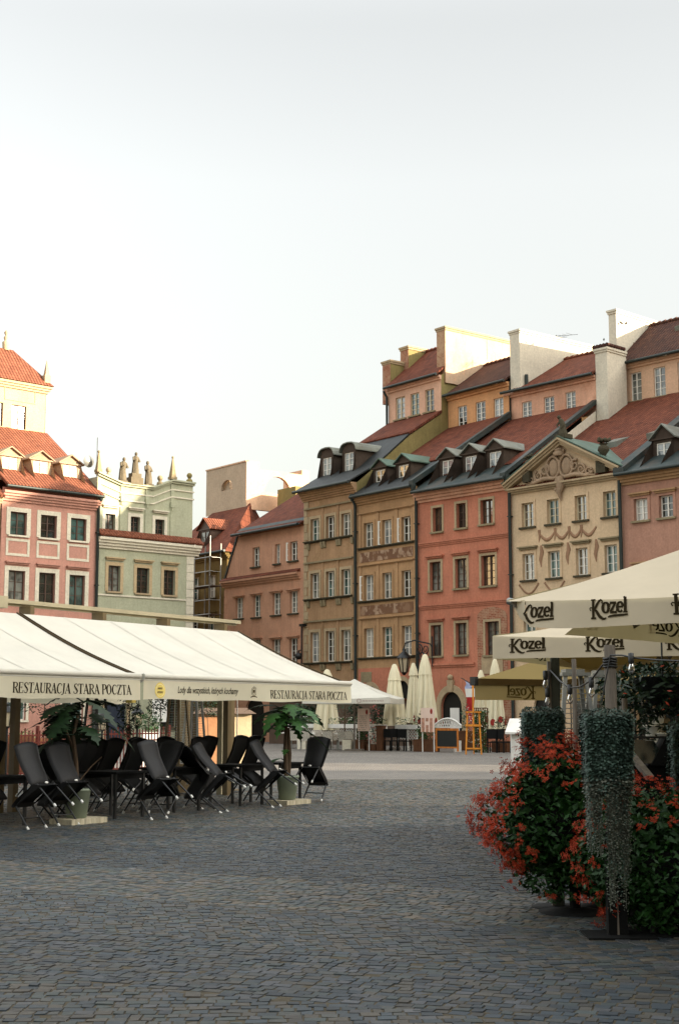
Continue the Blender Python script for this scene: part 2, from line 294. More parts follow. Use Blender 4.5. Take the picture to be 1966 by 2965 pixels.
# ---------------------------------------------------------------- houses
class House:
    def __init__(s, name, label, fr, u0, cat='house', v0=0., group='gabled houses round the market square'):
        s.fr = fr; s.u0 = u0; s.root = thing(name, label, cat, fr.w(u0, v0), fr.ang, group); s.off = (-u0, -v0, 0)
    def part(s, name, mb, mat, parent=None):
        return mb.build(name, mat, parent or s.root, s.off)
    def rc(s, c, r, v=0.):
        """opening measured on the photograph -> (u0,u1,z0,z1) in metres on this facade"""
        xm = (r[0] + r[2]) / 2; ym = (r[1] + r[3]) / 2
        return (s.fr.f(c(r[0], ym), v)[0], s.fr.f(c(r[2], ym), v)[0], s.fr.f(c(xm, r[3]), v)[1], s.fr.f(c(xm, r[1]), v)[1])
    def window(s, w, fm='fr_white', pm='gl_cur', rows=3, cols=2, vf=0., rec=.17, sill='stone_d', sur=None, sw=.12, hood=None, leaf=None, fw=.06, mullw=.07, vent=False, name='window', tint=None):
        u0, u1, z0, z1 = w; f = MB(); a, b = vf + rec, vf + rec + .07
        f.box(u0, u0 + fw, a, b, z0, z1); f.box(u1 - fw, u1, a, b, z0, z1); f.box(u0 + fw, u1 - fw, a, b, z0, z0 + fw); f.box(u0 + fw, u1 - fw, a, b, z1 - fw, z1)
        iw = (u1 - u0 - 2 * fw - (cols - 1) * mullw) / cols; zi = z1 - z0 - 2 * fw
        for k in range(1, cols): x = u0 + fw + k * iw + (k - 1) * mullw; f.box(x, x + mullw, a - .015, b - .01, z0 + fw, z1 - fw)
        for k in range(cols):
            x = u0 + fw + k * (iw + mullw)
            for j in range(1, rows): z = z0 + fw + zi * j / rows; f.box(x, x + iw, a + .01, b - .02, z - .014, z + .014)
        if leaf:
            x = u0 if leaf < 0 else u1; ww = (u1 - u0) * .48; dx = leaf * ww * .72; dy = -ww * .7
            P = lambda t, z: (x + dx * t, a + dy * t, z)
            for t0, t1, za, zb in ((0, 1, z0 + .02, z0 + .08), (0, 1, z1 - .08, z1 - .02), (0, .12, z0 + .08, z1 - .08), (.88, 1, z0 + .08, z1 - .08), (.12, .88, z0 + zi * .34, z0 + zi * .34 + .03), (.12, .88, z0 + zi * .67, z0 + zi * .67 + .03)):
                f.prism([P(t0, za), P(t1, za), P(t1, zb), P(t0, zb)], (.03 * -leaf, .03, 0))
        o = s.part(name, f, fm)
        p = MB(); q_ = R.random; n_ = 2 if cols == 2 else cols
        if pm in ('gl_cur', 'gl_blue', 'gl_dark') and fm != 'fr_brown': pm = R.choice(('gl_cur', 'gl_cur', 'gl_blue', 'gl_dark', 'gl_dark', 'gl_teal', 'gl_net'))
        for k in range(n_): xa, xb = u0 + (u1 - u0) * k / n_, u0 + (u1 - u0) * (k + 1) / n_; t = [.012 * (q_() - .5) for _ in range(4)]; p.quad((xa, b - .03 + t[0], z0), (xb, b - .03 + t[1], z0), (xb, b - .03 + t[1] + t[2], z1), (xa, b - .03 + t[0] + t[2], z1))
        s.part('pane', p, pm, o)
        if sill: q = MB(); q.box(u0 - .14, u1 + .14, vf - .13, vf + .01, z0 - .1, z0 - .003); s.part('sill', q, sill, o)
        if sur:
            q = MB(); q.box(u0 - sw, u0, vf - .035, vf + .02, z0, z1); q.box(u1, u1 + sw, vf - .035, vf + .02, z0, z1); q.box(u0 - sw, u1 + sw, vf - .035, vf + .02, z1, z1 + sw); s.part('surround', q, sur, o)
        if hood:
            m, gap = hood; q = MB(); zz = z1 + gap; q.box(u0 - .24, u1 + .24, vf - .2, vf + .01, zz, zz + .07); q.box(u0 - .17, u1 + .17, vf - .11, vf + .01, zz - .09, zz - .002); s.part('hood', q, m, o)
        return o
    def wall(s, outline, hs, mat, depth=.27, name='wall', vf=0.):
        mb = MB(); mb.holes(outline, hs, vf, depth); return s.part(name, mb, mat)
    def band(s, name, u0, u1, z0, h, d, mat, vf=0., steps=1):
        mb = MB()
        for k in range(steps): mb.box(u0, u1, vf - d * (k + 1) / steps, vf + .01, z0 + h * k / steps, z0 + h * (k + 1) / steps - .003)
        return s.part(name, mb, mat)
    def slope(s, name, u0, u1, p, q, mat, th=.12, ridge=False, parent=None, edge=True):
        (v0, z0), (v1, z1) = p, q; mb = MB(); L = hypot(v1 - v0, z1 - z0); nv, nz = -(z1 - z0) / L * th, (v1 - v0) / L * th
        mb.prism([(u0, v0, z0), (u0, v1, z1), (u0, v1 + nv, z1 + nz), (u0, v0 + nv, z0 + nz)], (u1 - u0, 0, 0))
        if 'tile' in mat and ridge:
            n = max(2, int((u1 - u0) / .36))
            for k in range(n):
                x = u0 + (u1 - u0) * k / n; r = .13
                mb.tube([(x, v1 + nv, z1 + nz - .02), (x + (u1 - u0) / n * 1.06, v1 + nv, z1 + nz + .03)], [r * .85, r * 1.1], 8)
        if 'tile' in mat and edge:   # butt ends of the lowest course
            n = int((u1 - u0) / .21)
            for k in range(n): x = u0 + .1 + (u1 - u0 - .1) * k / n; mb.tube([(x, v0 - .03, z0 + nz * .8), (x, v0 + .3, z0 + nz * .8 + .3 * (z1 - z0) / (v1 - v0))], .07, 6)
        return s.part(name, mb, mat, parent)
    def gutter(s, u0, u1, v, z):
        mb = MB(); mb.tube([(u0, v, z), (u1, v, z)], .09, 8); return s.part('gutter', mb, 'gutter')
    def pipe(s, u, z1, v=-.14, z0=0., name='drainpipe'):
        mb = MB(); mb.tube([(u, -.4, z1), (u, v, z1 - .45), (u, v, z0)], .085, 8); mb.lathe([(.09, 0), (.17, .25), (.17, .4)], (u, -.35, z1 - .2), 8)
        for z in (z1 - 2, z1 - 5, z1 - 8): mb.box(u - .11, u + .11, v - .1, .01, z, z + .05)
        return s.part(name, mb, 'gutter')
    def sides(s, u0, u1, prof, lm, rm, D):
        for nm, u, m in (('party_wall', u0 + .012, lm), ('party_wall', u1 - .012, rm)):
            if m: mb = MB(); mb.prism([(u, v, z) for v, z in prof], (.02 if u < (u0 + u1) / 2 else -.02, 0, 0)); s.part(nm, mb, m)
        mb = MB(); mb.box(u0 + .02, u1 - .02, D - .1, D, 0, prof[-2][1]); s.part('back_wall', mb, 'pl_sand')
    def dormer(s, uc, w, zb, zt, za, vf, slope, mats, round_=False, ww=None, wz=None, over=.16, pm='gl_cur'):
        """slope=(v,z,dz/dv) of the roof the dormer stands in"""
        bm, rm, fm = mats; rv = lambda z: slope[0] + (z - slope[1]) / slope[2]
        mb = MB(); u0, u1 = uc - w / 2, uc + w / 2
        wu0, wu1 = (uc - ww / 2, uc + ww / 2) if ww else (u0 + .14, u1 - .14); wz0, wz1 = wz or (zb + .25, zt - .08)
        top = [(u1, zt), (uc, za), (u0, zt)] if not round_ else [(u1, zt)] + [(uc + w / 2 * cos(pi * k / 8), zt + (za - zt) * sin(pi * k / 8)) for k in range(1, 8)] + [(u0, zt)]
        mb.holes([(u0, zb), (u1, zb)] + top, [rect(wu0, wu1, wz0, wz1)], vf, .12)
        for u in (u0, u1): mb.add([(u, vf, zb), (u, vf, zt), (u, rv(zt), zt), (u, rv(zb), zb)], ((0, 1, 2, 3),))
        d = s.part('dormer', mb, bm)
        r = MB(); prof = [(p[0] + (over if p[0] > uc + .01 else -over if p[0] < uc - .01 else 0), p[1] - (.05 if abs(p[0] - uc) > w * .45 else 0)) for p in top]
        r0 = [(u, vf - over, z) for u, z in prof]; r1 = [(u, rv(z) + .25, z) for u, z in prof]; up = Vector((0, 0, .07)); n = len(prof)
        a = [Vector(p) for p in r0]; b = [Vector(p) for p in r1]
        r.add(a + b + [p + up for p in a] + [p + up for p in b], [(i, i + 1, n + i + 1, n + i) for i in range(n - 1)] + [(2 * n + i, 2 * n + i + 1, 3 * n + i + 1, 3 * n + i) for i in range(n - 1)] + [(i, i + 1, 2 * n + i + 1, 2 * n + i) for i in range(n - 1)] + [(0, n, 3 * n, 2 * n), (n - 1, 2 * n - 1, 4 * n - 1, 3 * n - 1)])
        s.part('dormer_roof', r, rm, d)
        if not round_ and za > zt + .15: q = MB(); q.bar((u0 - .1, vf - .06, zt - .02), (u1 + .1, vf - .06, zt - .02), .07, .08); s.part('dormer_cornice', q, bm, d)
        f = MB(); a_, b_ = vf + .04, vf + .09; e = .055
        f.box(wu0, wu0 + e, a_, b_, wz0, wz1); f.box(wu1 - e, wu1, a_, b_, wz0, wz1); f.box(wu0 + e, wu1 - e, a_, b_, wz0, wz0 + e); f.box(wu0 + e, wu1 - e, a_, b_, wz1 - e, wz1)
        cu = (wu0 + wu1) / 2; f.box(cu - .035, cu + .035, a_ - .01, b_, wz0 + e, wz1 - e)
        for j in (1, 2): z = wz0 + (wz1 - wz0) * j / 3; f.box(wu0 + e, cu - .035, a_ + .01, b_ - .01, z - .013, z + .013); f.box(cu + .035, wu1 - e, a_ + .01, b_ - .01, z - .013, z + .013)
        s.part('window_frame', f, fm, d)
        p = MB(); p.quad((wu0, b_ - .02, wz0), (wu1, b_ - .02, wz0), (wu1, b_ - .02, wz1), (wu0, b_ - .02, wz1)); s.part('pane', p, pm, d)
    def lantern(s, u0, u1, vb, zb, zt, ridge, mat, tile, wins, fm='fr_white', pm='gl_blue', rows=4, back=True, cut=(0, 0)):
        vr, zr = ridge
        ho = [rect(*w) for w in wins]
        s.wall([(u0, zb - .5), (u1, zb - .5), (u1, zt), (u0, zt)], ho, mat, .16, 'lantern_wall', vb)
        for w in wins: s.window(w, fm, pm, rows, 2, vb, .09, 'stone', None, name='lantern_window')
        s.band('lantern_cornice', u0, u1, zt - .28, .27, .2, mat, vb, 2)
        k = (zr - zt) / (vr - vb + .3)
        s.slope('lantern_roof', u0 + cut[0], u1 - cut[1], (vb - .32, zt - .02), (vr, zr), tile, .1, True)
        s.slope('lantern_roof', u0 + cut[0], u1 - cut[1], (2 * vr - vb + .32, zt - .02), (vr, zr + .01), tile, .1, edge=False)
        s.gutter(u0, u1, vb - .42, zt + .02)
def firewall(H, u0, u1, v0, v1, z0, z1, mat, front=None, cap='stone_l', slant=0., name='firewall'):
    mb = MB(); mb.prism([(u0, v0, z0), (u0, v1, z0), (u0, v1, z1 - slant), (u0, v0, z1)], (u1 - u0, 0, 0)); o = H.part(name, mb, mat)
    c = MB(); e = .1; c.prism([(u0 - e, v0 - e, z1), (u0 - e, v1, z1 - slant), (u0 - e, v1, z1 + .12 - slant), (u0 - e, v0 - e, z1 + .12)], (u1 - u0 + 2 * e, 0, 0))
    c.prism([(u0 - .05, v0 - .05, z1 - .12), (u0 - .05, v1, z1 - .12 - slant), (u0 - .05, v1, z1 - .002 - slant), (u0 - .05, v0 - .05, z1 - .002)], (u1 - u0 + .1, 0, 0)); H.part('coping', c, mat if cap is None else cap, o)
    if front: f = MB(); f.box(u0 + .01, u1 - .01, v0 - .025, v0 + .002, z0, z1 - .13); H.part('front_face', f, front, o)
    return o
# ---- terracotta house with curved gable (R2)
U45, U56, U78, U89 = -10.46, -5.38, 6.78, 13.69
def house_terra():
    H = House('gable_house', 'terracotta house whose left gable edge sweeps inwards, beside the scaffolded corner', R2, -19.17)
    W = {'a': [(660, 868, 718, 1028), (845, 842, 885, 1003), (968, 820, 1030, 978)], 'b': [(520, 1282, 580, 1456), (665, 1262, 725, 1445), (825, 1242, 890, 1426), (968, 1228, 1032, 1412)], 'c': [(515, 1640, 578, 1852), (662, 1628, 724, 1842), (822, 1625, 888, 1838), (965, 1615, 1030, 1830)]}
    wl = [(H.rc(cB, r), k) for k in W for r in W[k]]
    gl = [(-13.2, -11.2, .1, 2.6), (-16.6, -14.6, .1, 2.6)]
    cv = [(-19.17, 10.3), (-18.85, 10.9), (-18.5, 11.6), (-18.15, 12.2), (-17.85, 12.75), (-17.72, 13.05)]
    H.wall([(-19.17, 0), (U45, 0), (U45, 13.05), (-17.72, 13.05)] + cv[::-1][1:], [rect(*w) for w, k in wl] + [arch(a, b, c, 2., 2.7) for a, b, c, d in gl], 'pl_terra')
    for i, (w, k) in enumerate(wl): H.window(w, 'fr_white', ['gl_cur', 'gl_blue', 'gl_dark'][i % 3], 4 if k != 'a' else 3, hood=('pl_terra', .06) if k != 'a' else None, leaf=-1 if (k == 'a' and i in (1, 2)) else None)
    for a, b, c, d in gl:
        m = MB(); m.box(a, b, .15, .2, 0, 2.75); H.part('door', m, 'doorw')
    H.band('cornice', -19.3, U45 - .35, 9.85, .4, .34, 'pl_terra', 0, 3); m = MB(); m.prism([(-19.35, -.36, 10.25), (-19.35, .02, 10.25), (-19.35, .02, 10.5)], (8.5, 0, 0)); H.part('cornice_roof', m, 'tile')
    m = MB(); m.prism([(p[0] - .1, -.08, p[1]) for p in cv] + [(p[0] + .08, -.08, p[1] + .05) for p in cv[::-1]], (0, .5, 0)); H.part('gable_flashing', m, 'gutter')
    m = MB(); a = [(p[0], .02, p[1]) for p in cv]; b = [(p[0], 11, p[1]) for p in cv]; n = len(cv); m.add(a + b, [(i, i + 1, n + i + 1, n + i) for i in range(n - 1)]); H.part('mansard_side', m, 'tile_d')
    m = MB(); m.box(-19.15, -19.05, .02, 11, 0, 10.3); H.part('party_wall', m, 'pl_terra')
    H.slope('roof', -17.75, U45 - .02, (-.25, 13.1), (5., 16.35), 'tile', .12, True); H.slope('roof', -17.75, U45 - .02, (10.3, 13.1), (5., 16.36), 'tile', .12)
    m = MB(); m.prism([(-17.72, 0, 13.05), (-17.72, 10, 13.05), (-17.72, 5, 16.35)], (.05, 0, 0)); H.part('gable_end', m, 'pl_terra')
    H.slope('eave_sheet', -17.8, U45 - .03, (-.42, 13.06), (.35, 13.62), 'metal_g', .03); H.gutter(-17.8, U45 - .1, -.45, 13.12)
    m = MB()
    for k in range(14): m.box(-19.2 + .001 * k, -18.8 - (k % 2) * .15, -.03, .01, 3 + k * .48, 3.44 + k * .48)
    H.part('quoins', m, 'pl_terra')
# ---- brown house with round dormers
def house_brown():
    H = House('bay_house', 'tall brown house with three window bays under two round topped dormers', R2, U45)
    W = [[(205, 342, 290, 562), (357, 315, 440, 537), (508, 285, 597, 515)], [(200, 878, 283, 1128), (355, 858, 438, 1112), (512, 838, 598, 1102)], [(200, 1460, 282, 1765), (355, 1448, 438, 1755), (512, 1438, 597, 1748)]]
    wl = [(H.rc(cF, r), k) for k in range(3) for r in W[k]]
    us = [wl[i][0][:2] for i in range(3)]; rows = [(min(w[0][2] for w in wl[3 * k:3 * k + 3]), max(w[0][3] for w in wl[3 * k:3 * k + 3])) for k in range(3)]
    wl = [((us[i % 3][0], us[i % 3][1], rows[k][0], rows[k][1] - .05), k) for k in range(3) for i in range(3)]
    dr = [(-9.6, -8.2), (-7.6, -6.0)]
    H.wall(rect(U45, U56, 0, 15.), [rect(*w) for w, k in wl] + [arch(a, b, .05, 2.1, 2.9) for a, b in dr], 'pl_brown')
    for a, b in dr: m = MB(); m.box(a, b, .15, .2, 0, 3.); H.part('door', m, 'doorw')
    for i, (w, k) in enumerate(wl): H.window(w, 'fr_white', ['gl_teal', 'gl_blue', 'gl_cur', 'gl_dark', 'gl_cur'][(i * 2 + k) % 5], 3 if k < 2 else 4, sill=None, sur='stone_l', sw=.17)
    for zb, zt in rows:
        H.band('sill_course', U45 + .1, U56 - .35, zb - .14, .13, .2, 'stone_d', 0, 2); H.band('string_course', U45 + .05, U56 - .3, zt + .55, .1, .12, 'stone')
        m = MB()
        for u in (us[0][0] - .25, us[0][1] + .2, us[1][0] - .2, us[1][1] + .22, us[2][0] - .2, us[2][1] + .1): m = MB(); m.prism([(u, -.14, zb - .15), (u, .01, zb - .15), (u, .01, zb - .55), (u, -.08, zb - .5)], (.2, 0, 0)); H.part('bracket', m, 'stone')
        q = us
        for u in (q[0][1] / 2 + q[1][0] / 2, q[1][1] / 2 + q[2][0] / 2): m = MB(); m.box(u - .09, u + .09, -.05, .01, zb, zt + .54); H.part('pilaster_strip', m, 'pl_brown')
    m = MB()
    for k in range(24): m.box(U45 + .001, U45 + .3 + (k % 2) * .14, -.04, .01, 3 + k * .48, 3.44 + k * .48)
    H.part('quoins', m, 'stone_l')
    H.band('cornice', U45 - .1, U56 + .02, 14.45, .6, .45, 'pl_brown', 0, 5)
    prof = [(0, 0), (0, 15), (1.53, 16.2), (4.14, 18.35), (6.7, 20.0), (6.7, 22.4), (9.6, 25.1), (12.5, 22.4), (12.5, 0)]
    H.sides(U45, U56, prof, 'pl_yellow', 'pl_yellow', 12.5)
    H.slope('apron_roof', U45 - .25, U56 + .05, (-.62, 15.), (1.53, 16.25), 'metal_d', .08); H.slope('apron_roof', U45, U56, (1.5, 16.24), (4.14, 18.42), 'metal_d', .07)
    H.slope('roof', U45, U56 + .04, (4.1, 18.4), (6.75, 20.1), 'tile', .14); H.gutter(U45 - .3, U56 + .05, -.66, 15.03)
    L = [(-9.75, -8.83, 20.33, 21.75), (-8.31, -7.46, 20.33, 21.75), (-6.9, -6.06, 20.33, 21.75)]
    H.lantern(U45, U56, 6.7, 20., 22.45, (9.6, 25.2), 'pl_lant5', 'tile', L, 'fr_cream')
    m = MB(); m.tube([(U45 - .02, 6.3, 22.3), (U45 - .02, 6.58, 21.9), (U45 - .02, 6.58, 20.)], .08, 8); H.part('drainpipe', m, 'gutter')
    sl = (1.53, 16.25, .825)
    for uc, ww in ((-9.83, .86), (-7.65, .87)): H.dormer(uc, 1.3, 15.75, 17.4, 17.85, 1.25, sl, ('dorm', 'metal_gr', 'fr_white'), True, ww, (16.15, 17.28))
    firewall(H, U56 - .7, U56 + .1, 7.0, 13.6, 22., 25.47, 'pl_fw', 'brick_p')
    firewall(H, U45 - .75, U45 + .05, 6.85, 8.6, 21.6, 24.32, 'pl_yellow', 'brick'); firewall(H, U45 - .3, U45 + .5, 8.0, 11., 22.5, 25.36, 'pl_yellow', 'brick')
# ---- ochre house with fresco bands
def house_ochre():
    H = House('fresco_house', 'ochre house with two worn painted bands between its window rows', R2, U56)
    W = [[(730, 385, 822, 625), (910, 360, 1003, 600), (1100, 325, 1192, 572)], [(740, 900, 825, 1152), (917, 880, 1008, 1137), (1098, 858, 1195, 1115)], [(738, 1430, 828, 1715), (918, 1415, 1007, 1705), (1103, 1402, 1200, 1695)]]
    wl = [H.rc(cF, r) for k in range(3) for r in W[k]]
    us = [wl[i][:2] for i in range(3)]; rows = [(sum(w[2] for w in wl[3 * k:3 * k + 3]) / 3, sum(w[3] for w in wl[3 * k:3 * k + 3]) / 3) for k in range(3)]
    wl = [(us[i][0], us[i][1], rows[k][0], rows[k][1]) for k in range(3) for i in range(3)]
    ar = [(-4.9, -3.3, 2.3, 3.25), (-1.9, -.75, 2.9, 3.5)]
    H.wall(rect(U56, 0, 0, 14.1), [rect(*w) for w in wl] + [arch(a, b, .05, c, d) for a, b, c, d in ar], 'pl_ochre')
    H.wall(rect(U56 + .15, -.1, .02, 4.25), [arch(a - .02, b + .02, .1, c, d + .02) for a, b, c, d in ar], 'pl_coral', .0, 'ground_floor_render', -.02)
    for a, b, c, d in ar:
        m = MB(); m.box(a, b, .15, .2, 0, d); dd = H.part('door', m, 'doorw')
        m = MB(); A = arch(a - .22, b + .22, .03, c, d + .24, 14); B = arch(a, b, .03, c, d, 14); n = len(A)
        for i in range(n): m.prism([(A[i][0], -.06, A[i][1]), (A[(i + 1) % n][0], -.06, A[(i + 1) % n][1]), (B[(i + 1) % n][0], -.06, B[(i + 1) % n][1]), (B[i][0], -.06, B[i][1])], (0, .07, 0)) if i else None
        H.part('portal', m, 'stone_l', dd)
    for i, w in enumerate(wl): H.window(w, 'fr_white', ['gl_cur', 'gl_dark', 'gl_blue'][(i + i // 3) % 3], 3 if i < 6 else 4, sill=None, sur='pl_ochre', sw=.14, leaf=-1 if i in (1, 2, 3) else None)
    for k, (zb, zt) in enumerate(rows):
        H.band('sill_course', U56 + .2, -.28, zb - .14, .13, .16, 'stone_d', 0, 2); H.band('string_course', U56 + .2, -.28, zt + .5, .1, .13, 'pl_ochre', 0, 2)
        m = MB()
        for u in (us[0][0] - .35, (us[0][1] + us[1][0]) / 2, (us[1][1] + us[2][0]) / 2, us[2][1] + .3): m = MB(); m.box(u - .12, u + .12, -.05, .01, zb, zt + .49); H.part('pilaster_strip', m, 'pl_ochre')
        if k: m = MB(); m.box(U56 + .35, -.4, -.03, .01, zt + .75, rows[k - 1][0] - .3); H.part('fresco_band', m, 'fresco')
    m = MB(); m.box(-4.95, -4., -.04, .01, 3.45, 4.05); H.part('plaque', m, 'stone')
    H.band('cornice', U56 + .02, -.02, 13.65, .5, .4, 'pl_ochre', 0, 4)
    prof = [(0, 0), (0, 14.05), (7.2, 18.75), (7.2, 21.05), (10.3, 23.35), (13.4, 21.05), (13.4, 0)]
    H.sides(U56, 0, prof, None, 'metal_g', 13.4)
    H.slope('apron_roof', U56 + .03, .08, (-.5, 14.08), (2.3, 15.88), 'metal_d', .07); H.slope('roof', U56 + .03, 0, (2.25, 15.87), (7.25, 19.03), 'tile', .13); H.gutter(U56 + .05, 0, -.55, 14.1)
    m = MB(); m.prism([(-.14, -.5, 14.1), (-.14, 7.2, 18.95), (-.14, 7.2, 19.3), (-.14, -.5, 14.4)], (.3, 0, 0)); H.part('verge_flashing', m, 'metal_g')
    L = []
    for r in ((405, 770, 480, 948), (550, 735, 630, 917), (697, 706, 775, 888)): L.append(H.rc(cD, r, 7.2))
    H.lantern(U56 + .05, 0, 7.2, 18.95, 21.1, (10.3, 23.45), 'pl_lant6', 'tile_d', L, cut=(.1, 0))
    sl = (0, 14.45, .64)
    for uc in (-4.16, -2.1): H.dormer(uc, 1.25, 14.5, 15.85, 16.32, .8, sl, ('dorm', 'metal_v', 'fr_white'), False, .85, (14.72, 15.7), pm='gl_warm')
    H.pipe(U56 + .05, 14.1); H.pipe(0.05, 14.0)
    firewall(H, .05, .85, 7.3, 15., 20.3, 24.0, 'pl_fww', 'pl_fww', None)
# ---- coral house
def house_coral():
    H = House('coral_house', 'coral red house with three dormers and a stone arched doorway', R1, 0.02)
    W = [[(205, 195, 278, 390), (395, 160, 472, 360), (590, 130, 690, 327)], [(180, 635, 270, 868), (385, 608, 480, 848), (597, 582, 710, 828)], [(190, 1148, 275, 1398), (390, 1130, 480, 1388), (630, 1118, 742, 1390)]]
    wl = [H.rc(cG, r) for k in range(3) for r in W[k]]
    dr = [(1.65, 3.2, 2., 2.85)]
    H.wall(rect(0.02, U78, 0, 13.75), [rect(*w) for w in wl] + [arch(a, b, .05, c, d) for a, b, c, d in dr] + [rect(4.6, 6., 1., 2.6)], 'pl_coral')
    for i, w in enumerate(wl): H.window(w, 'fr_brown', 'gl_warm' if i in (0, 2, 5) else ('gl_dark' if i < 3 else 'gl_cur'), 3 if i < 3 else 4, sill='stone', sur='stone_l' if i < 8 else 'stone_l', sw=.13, rec=.2, hood=('pl_coral', .28) if 3 <= i < 8 else None)
    H.window((4.6, 6., 1., 2.6), 'fr_brown', 'gl_dark', 3)
    w = wl[8]; c = (w[0] + w[1]) / 2; hw = (w[1] - w[0]) / 2 + .55                      # exposed brick niche round the lowest right window
    m = MB(); o = arch(c - hw, c + hw, 2.9, w[3] + .25, w[3] + .75, 12); m.holes(o, [rect(w[0] - .15, w[1] + .15, w[2] - .02, w[3] + .14)], -.022, .03); H.part('brick_niche', m, 'brick')
    m = MB(); m.box(w[0] - .25, w[1] + .25, -.06, .01, w[2] - .95, w[2] - .12); H.part('niche_panel', m, 'stone_l')
    m = MB(); m.box(3.9, U78 - .2, -.024, .01, .6, 3.6); H.part('brick_patch', m, 'brick')
    for z in (10.83, 7.42): H.band('string_course', .15, U78 - .15, z - .14, .26, .13, 'pl_coral', 0, 3)
    H.band('string_course', .15, 4.1, 4.15, .2, .12, 'pl_coral', 0, 2)
    a, b, c, d = dr[0]; m = MB(); m.box(a, b, .15, .2, 0, d); dd = H.part('door', m, 'doorw')
    m = MB(); m.box(a + .55, b - .35, .1, .13, .75, 2.0); H.part('poster', m, 'paper', dd)
    m = MB(); A = arch(a - .34, b + .34, .03, c, d + .36, 14); B = arch(a, b, .03, c, d, 14); n = len(A)
    for i in range(1, n): m.prism([(A[i][0], -.08, A[i][1]), (A[(i + 1) % n][0], -.08, A[(i + 1) % n][1]), (B[(i + 1) % n][0], -.08, B[(i + 1) % n][1]), (B[i][0], -.08, B[i][1])], (0, .09, 0))
    u = (a + b) / 2; m.prism([(u - .14, -.16, d - .02), (u + .14, -.16, d - .02), (u + .22, -.16, d + .62), (u - .22, -.16, d + .62)], (0, .17, 0)); m.ball((u, -.1, d + .75), .16, 8)
    H.part('portal', m, 'stone_l', dd)
    H.band('cornice', -.05, U78 + .05, 13.15, .6, .42, 'pl_lant7', 0, 4)
    prof = [(0, 0), (0, 13.7), (7.35, 18.4), (7.35, 20.3), (11.04, 22.65), (14.7, 20.3), (14.7, 0)]
    H.sides(.02, U78, prof, None, 'pl_fww', 14.7)
    H.slope('apron_roof', .15, U78 - .1, (-.55, 13.68), (1.1, 14.7), 'metal_g', .07); H.slope('roof', .15, U78 - .02, (1.0, 14.62), (7.4, 18.7), 'tile', .13); H.gutter(.1, U78, -.6, 13.7)
    m = MB(); m.prism([(U78 - .3, -.55, 13.75), (U78 - .3, 7.3, 18.75), (U78 - .3, 7.3, 19.), (U78 - .3, -.55, 13.98)], (.34, 0, 0)); H.part('verge_flashing', m, 'gutter')
    L = [H.rc(cD, r, 7.35) for r in ((925, 735, 1005, 883), (1103, 695, 1188, 843), (1278, 655, 1360, 802))]
    H.lantern(.1, U78, 7.35, 18.65, 20.4, (11.04, 22.76), 'pl_lant7', 'tile', L, cut=(.75, 0))
    m = MB(); m.tube([(1.55, 7.6, 20.5), (1.55, 7.6, 21.4)], .1, 8); H.part('vent_pipe', m, 'gutter')
    sl = (0, 13.98, .636)
    for uc in (1.46, 3.18, 4.93): H.dormer(uc, 1.2, 13.85, 15.65, 16.15, .9, sl, ('dorm', 'metal_gr', 'fr_white'), False, .82, (14.35, 15.5), pm='gl_blue')
    H.pipe(U78 - .02, 13.7)
    f = firewall(H, U78 + .05, U78 + .85, 7.25, 9., 17.6, 21.7, 'pl_fww', None, None); m = MB()
    for k in range(5): m.tube([(U78 + .0 + .22 * k, 7.2, 21.95), (U78 + .0 + .22 * k, 8.8, 21.95)], .12, 8)
    H.part('cap_tiles', m, 'tile_d', f)
    firewall(H, U78 - .5, U78 + .02, 9.3, 16.5, 21.5, 24.45, 'pl_fww', None, None)
    for (x, y0, y1), arms in (((911, 145, 260), 0), ((1121, 215, 300), 2), ((1206, 195, 320), 3)):
        u, z1 = R1.f(cD(x, y0), 12.); z0 = R1.f(cD(x, y1), 12.)[1] - .4; m = MB(); m.tube([(u, 12., z0), (u, 12., z1)], .022, 5)
        for k in range(arms): z = z1 - .1 - .45 * k; m.tube([(u - .1, 12., z + .04), (u + 1.4 - .4 * k, 12.3, z - .1)], .013, 4); [m.tube([(u + .3 * j, 11.8, z), (u + .3 * j, 12.4, z)], .009, 4) for j in range(1, 4)]
        H.part('antenna', m, 'black')
